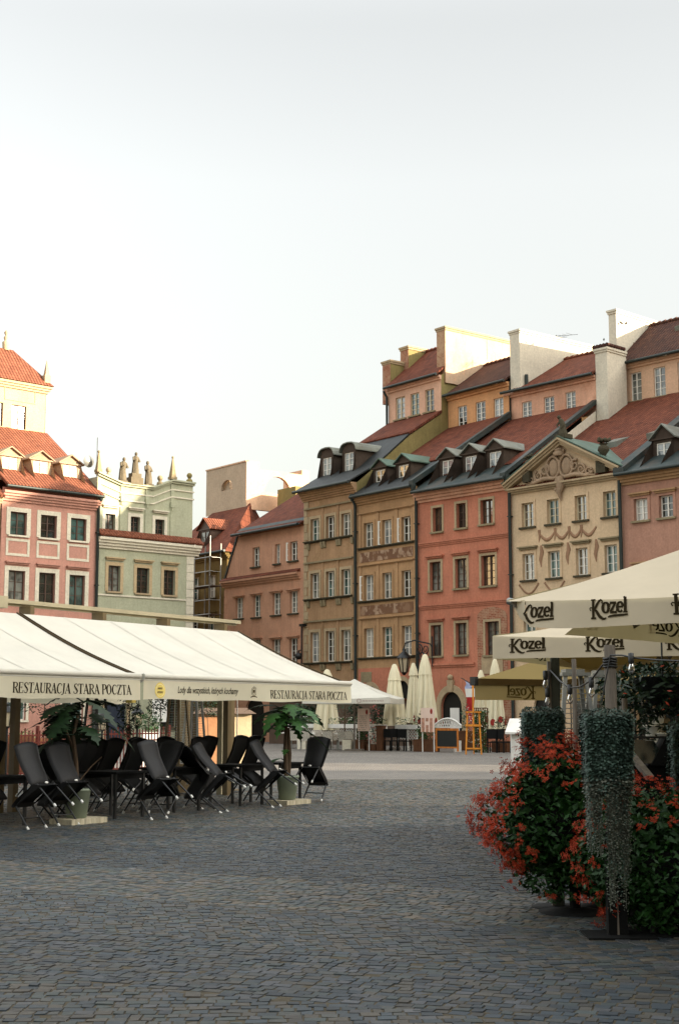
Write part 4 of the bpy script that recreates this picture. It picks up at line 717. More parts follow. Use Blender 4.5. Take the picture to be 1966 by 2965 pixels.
# ---------------------------------------------------------------- lettering drawn as strokes (x, y, width), cap height 1
def sf(x, y, w=.24): return [(x - w / 2, y, .05), (x + w / 2, y, .05)]
CAP = {
 'R': (.62, [[(.14, 0, .15), (.14, 1, .15)], [(.14, .97, .06), (.36, .97, .07), (.49, .88, .13), (.51, .74, .15), (.47, .6, .12), (.34, .52, .06), (.14, .51, .05)], [(.32, .52, .12), (.58, .02, .15)], sf(.14, .025), sf(.1, .975, .2), sf(.58, .025, .16)]),
 'E': (.58, [[(.14, 0, .15), (.14, 1, .15)], [(.05, .975, .05), (.5, .975, .05)], [(.05, .025, .05), (.52, .025, .05)], [(.14, .52, .05), (.4, .52, .05)], [(.5, 1, .04), (.5, .78, .05)], [(.52, 0, .05), (.52, .25, .04)], [(.4, .64, .05), (.4, .4, .05)]]),
 'S': (.52, [[(.44, .76, .05), (.43, .92, .06), (.28, .98, .07), (.13, .9, .1), (.11, .76, .14), (.22, .6, .15), (.36, .46, .15), (.46, .28, .14), (.4, .08, .09), (.26, .02, .07), (.1, .08, .06), (.07, .26, .05)]]),
 'T': (.58, [[(.3, 0, .15), (.3, 1, .15)], [(.02, .97, .06), (.58, .97, .06)], [(.03, 1, .04), (.03, .74, .05)], [(.57, 1, .04), (.57, .74, .05)], sf(.3, .025, .28)]),
 'A': (.64, [[(.08, 0, .06), (.32, 1, .06)], [(.3, 1, .13), (.56, 0, .16)], [(.17, .34, .05), (.46, .34, .05)], sf(.08, .025, .2), sf(.56, .025, .24)]),
 'U': (.64, [[(.14, 1, .15), (.14, .3, .15), (.2, .1, .12), (.34, .02, .06), (.46, .1, .06), (.52, .3, .06), (.52, 1, .06)], sf(.14, .975), sf(.52, .975, .2)]),
 'C': (.6, [[(.54, .74, .04), (.53, .9, .06), (.38, .98, .07), (.2, .9, .12), (.11, .7, .15), (.09, .5, .16), (.11, .3, .15), (.2, .1, .12), (.38, .02, .07), (.52, .1, .06), (.55, .24, .04)]]),
 'J': (.36, [[(.22, 1, .15), (.22, .15, .15), (.18, -.04, .1), (.06, -.12, .06), (-.03, -.06, .09)], sf(.22, .975)]),
 'P': (.54, [[(.14, 0, .15), (.14, 1, .15)], [(.14, .97, .06), (.36, .97, .07), (.48, .88, .13), (.5, .73, .15), (.46, .57, .12), (.34, .48, .06), (.14, .47, .05)], sf(.14, .025), sf(.1, .975, .2)]),
 'O': (.66, [[(.32 + .23 * cos(a), .5 + .48 * sin(a), .065 + .095 * abs(cos(a)) ** 1.5) for a in [2 * pi * k / 22 for k in range(23)]]]),
 'Z': (.58, [[(.06, .97, .06), (.52, .97, .06)], [(.49, .96, .15), (.1, .04, .15)], [(.06, .03, .06), (.54, .03, .06)], [(.07, 1, .04), (.07, .74, .05)], [(.54, 0, .05), (.54, .28, .04)]]),
 'Y': (.6, [[(.08, 1, .15), (.3, .48, .15), (.3, 0, .15)], [(.3, .46, .1), (.52, 1, .1)], sf(.3, .03)]), ' ': (.28, [])}
def ov(cx, cy, a, b, w0, w1, t0=0, t1=360, n=26):
    return [(cx + a * cos(radians(t)), cy + b * sin(radians(t)), w0 + w1 * abs(cos(radians(t))) ** 1.3) for t in [t0 + (t1 - t0) * k / n for k in range(n + 1)]]
KOZEL = [[(31, -26, 17), (31, 80, 17)], [(14, 80, 8), (50, 80, 8)], [(12, -24, 9), (52, -24, 9)],
 [(34, 24, 9), (48, 34, 13), (62, 54, 16), (78, 72, 13), (92, 79, 9), (103, 73, 9), (103, 63, 11), (96, 60, 8)],
 [(42, 22, 9), (54, 18, 15), (66, 2, 18), (82, -16, 17), (104, -28, 13), (122, -30, 9), (134, -24, 7)],
 [(14, 20, 6), (6, 24, 6), (4, 32, 7), (10, 38, 6), (24, 34, 6)], ov(130, 33, 23, 28, 8, 13),
 [(164, 58, 12), (212, 58, 12)], [(206, 58, 13), (168, 6, 16)], [(164, 5, 12), (214, 5, 12)], [(166, 62, 5), (165, 44, 6)], [(213, 0, 6), (214, 20, 5)],
 ov(243, 33, 21, 27, 8, 11, 0, 318), [(226, 34, 9), (266, 34, 9)], [(284, 0, 19), (284, 88, 19)], [(270, 84, 8), (285, 88, 8)], [(268, 4, 8), (302, 4, 8)],
 [(146, -22, 5), (160, -17, 10), (200, -14, 11), (250, -13, 11), (304, -11, 9)]]
def strokes(mb, sts, fn, m=0):
    for st in sts:
        L = []; Rr = []; n = len(st)
        for i, (x, y, w) in enumerate(st):
            a = st[max(i - 1, 0)]; b = st[min(i + 1, n - 1)]; dx, dy = b[0] - a[0], b[1] - a[1]; l = hypot(dx, dy) or 1
            L.append(fn(x - dy / l * w / 2, y + dx / l * w / 2)); Rr.append(fn(x + dy / l * w / 2, y - dx / l * w / 2))
        mb.add(L + Rr, [(i, i + 1, n + i + 1, n + i) for i in range(n - 1)], m)
def caps(mb, text, fn, h, width):
    adv = sum(CAP[c][0] for c in text); sx = width / adv; x = 0
    for c in text:
        for st in CAP[c][1]: strokes(mb, [[(p[0], p[1], p[2]) for p in st]], lambda a, b, x=x: fn((x + a) * sx, b * h))
        x += CAP[c][0]
def font_mesh(mb, text, fn, h, width, shear=.25, bold=.012):
    cu = bpy.data.curves.new('tmp', 'FONT'); cu.body = text; cu.shear = shear; cu.offset = bold; cu.resolution_u = 3
    o = bpy.data.objects.new('tmp', cu); col.objects.link(o); bpy.context.view_layer.update()
    me = bpy.data.meshes.new_from_object(o.evaluated_get(bpy.context.evaluated_depsgraph_get())); bpy.data.objects.remove(o); bpy.data.curves.remove(cu)
    xs = [v.co.x for v in me.vertices]; k = width / (max(xs) - min(xs)); x0 = min(xs)
    mb.add([fn((v.co.x - x0) * k, v.co.y * h) for v in me.vertices], [tuple(p.vertices) for p in me.polygons]); bpy.data.meshes.remove(me)
def sheet(mb, fn, nx, ny, th=0., m=0, sm=True):
    vs = [fn(i / nx, j / ny) for j in range(ny + 1) for i in range(nx + 1)]
    mb.add(vs, [(j * (nx + 1) + i, j * (nx + 1) + i + 1, (j + 1) * (nx + 1) + i + 1, (j + 1) * (nx + 1) + i) for j in range(ny) for i in range(nx)], m, sm)
# ---------------------------------------------------------------- restaurant awnings on the left
def awning(label, ua, ub, texts):
    r = thing('restaurant_awning', label, 'awning', AW.w(ua, 0), AW.ang, 'white restaurant awnings'); L = ub - ua
    B, Z0, Z1 = 2.67, 2.2, 3.3
    for sgn, nm in ((1, 'cloth'), (-1, 'rear_cloth')):
        m = MB(); f = (lambda s, t: (s * L, t * B, Z0 + (Z1 - Z0) * t - .07 * sin(pi * t) - .02 * sin(s * L * 4.2) * sin(pi * t))) if sgn > 0 else (lambda s, t: (s * L, 2 * B + .3 - t * B, Z0 - .05 + (Z1 - Z0) * t - .06 * sin(pi * t)))
        sheet(m, f, int(L * 6), 10); m.build(nm, 'aw_white', r)
    m = MB()
    for x in (.0, L): m = MB(); m.tube([(x, B * t, Z0 + .012 + (Z1 - Z0) * t - .07 * sin(pi * t)) for t in [k / 8 for k in range(9)]], .015, 6); m.build('edge_binding', 'trim_d', r)
    m = MB()
    for k in range(1, int(L / 1.2) + 1): x = 1.2 * k - .15; sheet(m, lambda s, t: (x + .035 * s, t * B, Z0 + .006 + (Z1 - Z0) * t - .07 * sin(pi * t) - .02 * sin((x + .035 * s) * 4.2) * sin(pi * t)), 1, 10)
    m.build('seams', 'aw_white', r)
    for v, nm in ((0, 'front_bar'), (2 * B + .3, 'rear_bar')):
        m = MB(); m.box(.0, L, v - .05, v + .05, 2.15, 2.25); m.tube([(0, v - .035, 2.215), (L, v - .035, 2.215)], .045, 8); m.build(nm, 'aw_white' if v == 0 else 'alu', r)
    val = lambda x, z: (x, -.045 + .022 * sin(x * 2.1 + ua) * (2.15 - z) / .3 + .008 * sin(x * 7) * (2.15 - z) / .3, z)
    for v, nm in ((0, 'valance'), (2 * B + .3, 'rear_valance')):
        m = MB(); sheet(m, lambda s, t: tuple(Vector(val(s * L, 2.15 - .3 * t + (.012 * sin(s * L * 3)) * t)) + Vector((0, v, 0))), int(L * 10), 3); m.build(nm, 'aw_cream', r)
    for kind, x0, x1, z in texts:
        m = MB(); P = lambda a, b, o=.004: (lambda q: (q[0], q[1] - o, q[2]))(val(x0 - ua + a, z + b))
        if kind == 'badge':
            for k, (rr, mt) in enumerate(((.125, 'yellow'), (.1, 'umb_cream'), (.092, 'yellow'))):
                m = MB(); n = 24; m.add([P(rr * cos(2 * pi * i / n), rr * sin(2 * pi * i / n), .004 + .0015 * k) for i in range(n)], (tuple(range(n)),)); m.build('badge', mt, r)
            m = MB()
            for b, w in ((.03, .11), (-.03, .13)):
                for k in range(6): a = -w / 2 + w * k / 6; strokes(m, [[(a, b - .016, .012), (a + .008, b + .016, .012)]], lambda x, y: P(x, y, .01))
            m.build('badge_lettering', 'ink_l', r); continue
        if kind == 'crest':
            strokes(m, [ov(0, .03, .075, .075, .006, .004, 30, 330), ov(0, .03, .05, .05, .008, .0), [(-.09, -.075, .012), (-.04, -.06, .02), (0, -.055, .02), (.04, -.06, .02), (.09, -.075, .012)], [(-.03, .02, .03), (.03, .02, .03)], [(-.03, .045, .02), (.03, .045, .02)], [(0, .09, .02), (0, .12, .01)]], P); m.build('crest', 'ink_l', r); continue
        if kind == 'Y': caps(m, 'Y', P, .17, .1); m.build('lettering', 'red', r); continue
        if kind == 'script': font_mesh(m, 'Lody dla wszystkich, których kochamy', P, .15, x1 - x0, .3, .014)
        else: caps(m, kind, P, .15, x1 - x0)
        m.build('lettering', 'ink', r)
    m = MB(); m.box(0, L, B + .02, B + .28, Z1 - .16, Z1 - .01); m.build('cassette', 'alu', r)
    for u in (.3, L * .5, L - .35):
        for v in (.06, B + .1): m = MB(); m.bar((u, B + .1, 2.85), (u + (.9 if u < L / 2 else -.9), 1.5, 2.45), .05, .06); m.bar((u + (.9 if u < L / 2 else -.9), 1.5, 2.45), (u, .1, 2.2), .05, .06)
        m.build('folding_arm', 'alu', r)
    for u in (.12, L - .12): m = MB(); m.box(u - .06, u + .06, B + .1, B + .22, 0, Z1 - .18); m.build('post', 'alu_d', r)
    return r
def left_terrace():
    RS = 'RESTAURACJA STARA POCZTA'
    a = awning('white cloth awning with STARA POCZTA valance cut by the left picture edge', -5.2, 2.95, [(RS, .19, 2.72, 1.92)])
    b = awning('long white cloth awning with yellow badge, script and crest on its valance', 3.03, 9.22, [('badge', 3.43, 0, 2.0), ('script', 3.87, 5.55, 1.965), ('crest', 6.01, 0, 1.99), (RS, 6.48, 9.06, 1.9)])
    m = MB(); m.box(-.05, .05, -.06, .06, 1.8, 2.26); m.add([(-.07, -.07, 1.9), (.08, -.07, 1.9), (.08, -.07, 2.12), (-.07, -.07, 2.12)], ((0, 1, 2, 3),)); o = m.build('end_flag', 'yellow'); o.location = AW.w(2.965, .15); o.rotation_euler = (0, 0, AW.ang)
    tag(o, 'small yellow end panel with a red letter Y between the two white awnings', 'sign'); m = MB(); caps(m, 'Y', lambda x, y: (-.06 + x, -.075, 1.93 + y), .17, .12); m.build('lettering', 'red', o)
    t = thing('gutter_beam', 'long beige gutter beam running above the white awnings on short brackets', 'beam', AW.w(-5, 3.1), AW.ang)
    m = MB(); m.box(0, 14.75, -.1, .12, 3.505, 3.55); m.box(0, 14.75, -.115, -.101, 3.5, 3.57); m.build('channel', 'alu', t); m = MB(); m.box(0, 14.7, -.04, .04, 3.465, 3.504); m.build('beam', 'alu', t)
    for k in range(8): x = 1.1 + 1.85 * k; m = MB(); m.box(x - .05, x + .05, -.25, .02, 3.33, 3.464); m.build('bracket', 'alu_d', t)
    m = MB(); m.box(-.4, 7.95, -.22, .25, 3.4, 3.6); m.build('end_cover', 'alu', t)
    m = MB(); m.box(14.2, 14.32, -.06, .06, 0, 3.48); m.build('post', 'alu', t)
    for k, (u, v, lb) in enumerate(((-.15, .5, 'thick beige awning post at the left picture edge'),)):
        m = MB(); m.box(-.09, .09, -.09, .09, 0, 2.9); m.box(-.2, .2, -.2, .2, 0, .03); o = m.build('awning_post', 'alu_d'); o.location = AW.w(u, v); o.rotation_euler.z = AW.ang; tag(o, lb, 'post')
    for px, py, z, w, lb in ((663, 2290, 2.8, .16, 'square post lit on one side in front of the cream kiosk'), (535, 2262, 2.9, .17, 'brown square post between two wire mesh heaters')):
        p = gnd(px, py); m = MB(); m.box(-w / 2, w / 2, -w / 2, w / 2, 0, z); m.box(-w, w, -w, w, 0, .03); o = m.build('awning_post', 'alu_d'); o.location = p; o.rotation_euler.z = AW.ang; tag(o, lb, 'post')
# ---- wicker chairs tipped against tables
def make_chair():
    r = thing('wicker_chair', '', 'chair', group='black wicker chairs tipped against tables')
    # profile runs from the seat front, back and up the curved backrest (y forward, z up), front feet at the origin
    prof = [(.03, .43), (-.1, .445), (-.25, .43), (-.38, .415), (-.45, .43), (-.485, .5), (-.505, .6), (-.52, .72), (-.545, .85), (-.6, 1.0), (-.625, 1.05)]
    wid = [.38, .39, .39, .39, .39, .395, .41, .425, .445, .47, .475]; th = .03
    m = MB(); n = 8; vs = []; k = len(prof)
    for side in (0, 1):
        for i, ((y, z), w) in enumerate(zip(prof, wid)):
            a = prof[max(i - 1, 0)]; b = prof[min(i + 1, k - 1)]; dy, dz = b[0] - a[0], b[1] - a[1]; l = hypot(dy, dz); ny, nz = dz / l, -dy / l
            for j in range(n + 1):
                s = j / n * 2 - 1; cv = .05 * s * s * (1 if i > 4 else .25)
                vs.append((s * w / 2, y + cv + (ny * th if side else 0), z + (nz * th if side else 0) + .02 * (1 - s * s) * (i == k - 1)))
    N = k * (n + 1); q = n + 1
    fs = [(o + i * q + j, o + i * q + j + 1, o + (i + 1) * q + j + 1, o + (i + 1) * q + j) for o in (0, N) for i in range(k - 1) for j in range(n)]
    fs += [(i * q, (i + 1) * q, N + (i + 1) * q, N + i * q) for i in range(k - 1)] + [(i * q + n, (i + 1) * q + n, N + (i + 1) * q + n, N + i * q + n) for i in range(k - 1)] + [(j, j + 1, N + j + 1, N + j) for j in range(n)] + [((k - 1) * q + j, (k - 1) * q + j + 1, N + (k - 1) * q + j + 1, N + (k - 1) * q + j) for j in range(n)]
    m.add(vs, fs, 0, True); sh = m.build('shell', 'wicker', r)
    m = MB(); y0 = -.5; m.add([(-.197, -.47, .43), (.197, -.47, .43), (.2, -.56, .33), (-.2, -.56, .33), (-.19, -.1, .395), (.19, -.1, .395), (.19, .035, .42), (-.19, .035, .42)], ((0, 1, 2, 3), (0, 3, 4, 7), (1, 6, 5, 2), (7, 4, 5, 6))); m.build('seat_apron', 'wicker', r)
    m = MB(); m.ball((0, -.53, .4), .024, 8, 0, (1.5, .6, .8)); m.build('badge', 'foot', r)
    for sx in (-1, 1):
        for y0, y1 in ((-.01, .0), (-.5, -.57)):
            m = MB(); m.tube([(sx * .175, y0, .4), (sx * .19, y1, .03 - (.06 if y1 else 0))], [.016, .013], 8); l = m.build('leg', 'black', r)
            m = MB(); m.lathe([(.018, 0), (.02, .015), (.017, .05)], (sx * .191, y1 - (.009 if y1 else 0), -.06 if y1 else 0), 8); m.build('foot_cap', 'foot', l)
    m = MB(); m.tube([(-.185, -.005, .2), (.185, -.005, .2)], .01, 6); m.build('stretcher', 'black', r)
    return r
def make_table():
    r = thing('bistro_table', '', 'table', group='dark tables under the white awnings')
    m = MB(); m.box(-.38, .38, -.38, .38, .7, .735); m.build('tabletop', 'blackm', r)
    for sx in (-1, 1):
        for sy in (-1, 1): m = MB(); m.box(sx * .33 - .02, sx * .33 + .02, sy * .33 - .02, sy * .33 + .02, 0, .699); m.build('leg', 'black', r)
    m = MB(); m.box(-.31, .31, -.345, -.32, .62, .699); m.box(-.31, .31, .32, .345, .62, .699); m.build('apron', 'blackm', r)
    return r
def seating():
    ch = make_chair(); tb = make_table(); used = [0, 0]
    def chair(u, v, face, tilt, lb, roll=0):
        c = ch if not used[0] else copy_tree(ch); used[0] = 1
        c.location = AW.w(u, v, .012); c.rotation_euler = (radians(-tilt), roll, AW.ang + radians(face)); c['label'] = lb
    def table(u, v, lb, rz=0):
        c = tb if not used[1] else copy_tree(tb); used[1] = 1; c.location = AW.w(u, v); c.rotation_euler = (0, 0, AW.ang + radians(rz)); c['label'] = lb
    B = 'black wicker chair '
    chair(.72, -.1, 3, 41, B + 'with pale badge, tipped beside the potted plant nearest the left edge')
    chair(1.42, -.05, -4, 43, B + 'half hidden behind the first pot, its badge showing above the pot rim')
    chair(3.08, -.38, 2, 41, B + 'standing tallest in the front row under the yellow badge')
    chair(4.86, -.3, 20, 52, B + 'tipped far over with a rounded back, right of the tallest front chair')
    chair(6.45, -.25, 14, 49, B + 'slanting back in front of the kiosk, left of the second pot')
    chair(.12, 1.0, 178, 36, B + 'cut by the left picture edge, flaring dark towards the square')
    chair(.55, 1.75, 182, 39, B + 'turned to the square behind the leftmost table, in deep shade')
    chair(2.62, 1.55, 178, 38, B + 'standing dark behind the first plant trunk, facing the square')
    chair(3.2, 1.4, 184, 38, B + 'flaring dark behind the tallest front chair, facing the square')
    chair(5.3, .35, 75, 58, B + 'lying almost flat with its rounded underside up, at the middle table')
    chair(5.0, 1.95, 181, 39, B + 'dark in front of the peach side of the kiosk')
    chair(6.85, 1.75, 178, 38, B + 'dark, its flared back against the cream side of the kiosk')
    chair(7.7, 1.65, 181, 38, B + 'dark and upright just left of the second palm trunk')
    chair(8.3, .25, -80, 45, B + 'pointing its legs to the open square, right of the second palm')
    chair(1.95, .55, 85, 50, B + 'tipped sideways between the first pot and the next table')
    chair(4.1, .5, -86, 47, B + 'tipped sideways in shade between the two middle tables')
    for k, (u, v, f, ti, lb) in enumerate(((1.5, 1.8, 180, 38, 'dark behind the leftmost tables, half hidden by the palm stem'), (3.75, 1.75, 176, 38, 'in the back row, left of the brown post'), (4.35, 1.9, 182, 40, 'in the back row, just right of the brown post'), (5.75, 1.9, 180, 38, 'in the back row, between the peach panel and the lit square post'), (2.3, .85, 178, 37, 'flaring dark between the first palm stem and the next table'), (4.0, 1.0, 181, 37, 'flaring dark in the gap left of the chair tipped far over'), (5.65, 1.05, 183, 37, 'flaring dark just right of the chair lying flat'), (7.25, .95, 177, 37, 'flaring dark just left of the second pot'))): chair(u, v, f, ti, B + lb)
    for u, v, lb in ((.75, .85, 'dark square table behind the leftmost tipped chairs'), (3.05, .55, 'dark square table behind the tallest front chair'), (4.75, .75, 'dark square table under the chair lying flat'), (6.6, .75, 'dark square table before the cream kiosk'), (7.9, .8, 'dark square table behind the second palm')): table(u, v, lb)
# ---- plants
def blade(m, base, az, el, L, W, droop=.5, notch=True, n=12, mi=0, roll=0.):
    """one big leaf: midrib from base, fingered edges when notch"""
    base = Vector(base); d = Vector((cos(az) * cos(el), sin(az) * cos(el), sin(el))); sd = Vector((-sin(az), cos(az), roll)).normalized(); vs = []; fs = []
    for i in range(n + 1):
        t = i / n; c = base + d * (L * t) + Vector((0, 0, -droop * L * t * t)); w = W * sin(pi * min(1, (t * .92 + .06)) ** .75) * (.42 if notch and i % 2 else 1.)
        vs += [c - sd * w + Vector((0, 0, -.25 * w)) + d * (.2 * w), c, c + sd * w + Vector((0, 0, -.25 * w)) + d * (.2 * w)]
        if i: o = 3 * (i - 1); fs += [(o, o + 1, o + 4, o + 3), (o + 1, o + 2, o + 5, o + 4)]
    m.add(vs, fs, mi, True)
def potted_palm(label, loc, fronds, trunk, lm='leaf_d'):
    r = thing('potted_palm', label, 'potted plant', loc, AW.ang, 'potted monstera palms by the awning')
    p = MB(); p.lathe([(.13, .09), (.15, .1), (.2, .48), (.215, .49), (.215, .52), (.19, .52), (.18, .46), (.0, .45)], (0, 0, 0), 20); p.build('pot', 'pot', r)
    b = MB(); b.box(-.36, .42, -.24, .2, .0, .09); b.build('plank', 'plank_e', r)
    s = MB(); s.lathe([(.175, .44), (.0, .46)], (0, 0, 0), 14); s.build('soil', 'bark', r)
    t = MB()
    for pts, rr in trunk: t.tube(pts, rr, 8)
    t.build('stem', 'bark', r)
    f = MB(); st = MB()
    for base, az, el, L, W, dr, no in fronds:
        stp = Vector(base); e = stp + Vector((cos(az) * cos(el), sin(az) * cos(el), sin(el))) * L * .4; st.tube([stp, e], [.012, .009], 5); blade(f, e, az, el - .25, L, W, dr, no)
    st.build('leaf_stalks', 'leaf_d', r); f.build('leaves', lm, r)
def palms():
    rr = random.Random(4); F1 = []
    for k in range(30): F1.append(((rr.uniform(-.16, .16), rr.uniform(-.12, .12), rr.uniform(1.3, 1.8)), rr.uniform(0, 6.3), rr.uniform(-.2, .6), rr.uniform(.34, .56), rr.uniform(.15, .23), rr.uniform(.35, .75), True))
    p = gnd(222, 2386)
    potted_palm('monstera palm with dark split leaves in a sage pot, beside the leftmost tipped chairs', p, F1, [([(0, 0, .45), (-.04, 0, .9), (-.1, .02, 1.3), (-.02, .0, 1.62)], [.04, .035, .03, .025]), ([(.03, 0, .45), (-.02, .03, 1.), (-.28, .05, 1.5)], [.03, .022, .015]), ([(0, 0, .6), (.2, -.1, .85), (.36, -.15, .98)], [.012, .01, .008])])
    F2 = []
    for k in range(22): F2.append(((rr.uniform(-.05, .05), rr.uniform(-.05, .05), rr.uniform(1.4, 1.7)), rr.uniform(0, 6.3), rr.uniform(-.1, .8), rr.uniform(.38, .62), rr.uniform(.15, .22), rr.uniform(.4, .8), True))
    F2 += [((0, 0, 1.5), 3.3, .5, .75, .2, .75, True), ((0, 0, .75), 2.9, .5, .4, .07, .7, False), ((0, 0, .9), 3.6, .6, .35, .1, .6, True)]
    p = gnd(832, 2330)
    potted_palm('palm with twin stems in a sage pot at the right end of the awning', p, F2, [([(-.03, 0, .45), (-.04, .02, 1.), (-.05, 0, 1.4)], [.05, .04, .03]), ([(.05, .02, .45), (.06, 0, .9), (.04, .02, 1.38)], [.045, .042, .03])], 'leaf')
def cloud(m, n, sampler, size, mi=0, rr=R, up=.3, asp=.6):
    for _ in range(n):
        p = Vector(sampler(rr)); a = rr.uniform(0, 6.283); b = rr.uniform(-.9, .9); s = size * rr.uniform(.6, 1.3)
        x = Vector((cos(a) * cos(b), sin(a) * cos(b), sin(b))); y = x.cross(Vector((rr.uniform(-1, 1), rr.uniform(-1, 1), rr.uniform(-.2, 1)))).normalized() * asp
        m.add([p - x * s, p - y * s * .5 + x * s * .1, p + x * s, p + y * s * .5 + x * s * .1], ((0, 1, 2, 3),), mi)
def ell(c, r, inner=.3):
    def f(q):
        while True:
            v = Vector((q.uniform(-1, 1), q.uniform(-1, 1), q.uniform(-1, 1)))
            if inner < v.length < 1: return Vector(c) + Vector((v.x * r[0], v.y * r[1], v.z * r[2]))
    return f
def bx_s(x0, x1, y0, y1, z0, z1): return lambda q: (q.uniform(x0, x1), q.uniform(y0, y1), q.uniform(z0, z1))
# ---- patio heater: four leaning legs with wire guard
def patio_heater(label, loc, h=2.25, base=.3, rz=0., mat='steel'):
    r = thing('patio_heater', label, 'patio heater', loc, rz, 'pyramid patio heaters'); t = .11
    for sx in (-1, 1):
        for sy in (-1, 1): m = MB(); m.bar((sx * base, sy * base, .0), (sx * t, sy * t, h - .12), .04); m.build('leg', mat, r)
    m = MB(); m.box(-base - .05, base + .05, -base - .05, base + .05, .05, .75) if False else m.box(-base + .03, base - .03, -base + .03, base - .03, .04, .62); m.build('gas_cabinet', mat, r)
    m = MB(); n = 24
    for k in range(n):
        z = .7 + (h - .9) * k / n; w = base + (t - base) * z / (h - .12)
        for a, b in (((-w, -w), (w, -w)), ((w, -w), (w, w)), ((w, w), (-w, w)), ((-w, w), (-w, -w))): m.bar((*a, z), (*b, z), .007)
    m.build('wire_guard', 'steel', r)
    m = MB(); m.lathe([(.035, .63), (.035, h - .2)], (0, 0, 0), 10); m.build('glass_tube', 'bulb', r)
    m = MB(); m.box(-.15, .15, -.15, .15, h - .12, h - .085); m.box(-.1, .1, -.1, .1, h - .084, h - .05); m.build('cap', mat, r)
def lantern_lamp(label, loc, h, pole=True, s=1.):
    r = thing('lantern_lamp', label, 'lamp', loc, .3, 'lantern lamps on the red railing')
    if pole: m = MB(); m.tube([(0, 0, 0), (0, 0, h - .5 * s)], .028, 8); m.lathe([(.09, 0), (.08, .1), (.03, .2)], (0, 0, 0), 10); m.build('post', 'black', r)
    m = MB(); z = h - .5 * s; m.lathe([(.075 * s, 0), (.13 * s, .3 * s)], (0, 0, z), 6, sm=False); m.build('glass', 'lampglass', r)
    m = MB()
    for k in range(6): a = pi * k / 3; m.bar((.078 * s * cos(a), .078 * s * sin(a), z), (.135 * s * cos(a), .135 * s * sin(a), z + .3 * s), .016 * s)
    m.lathe([(.16 * s, .3 * s), (.15 * s, .33 * s), (.06 * s, .42 * s), (.03 * s, .44 * s), (.035 * s, .48 * s), (.005, .52 * s)], (0, 0, z), 6, sm=False); m.lathe([(.03 * s, -.05 * s), (.08 * s, 0)], (0, 0, z), 6); m.build('lantern_frame', 'black', r)
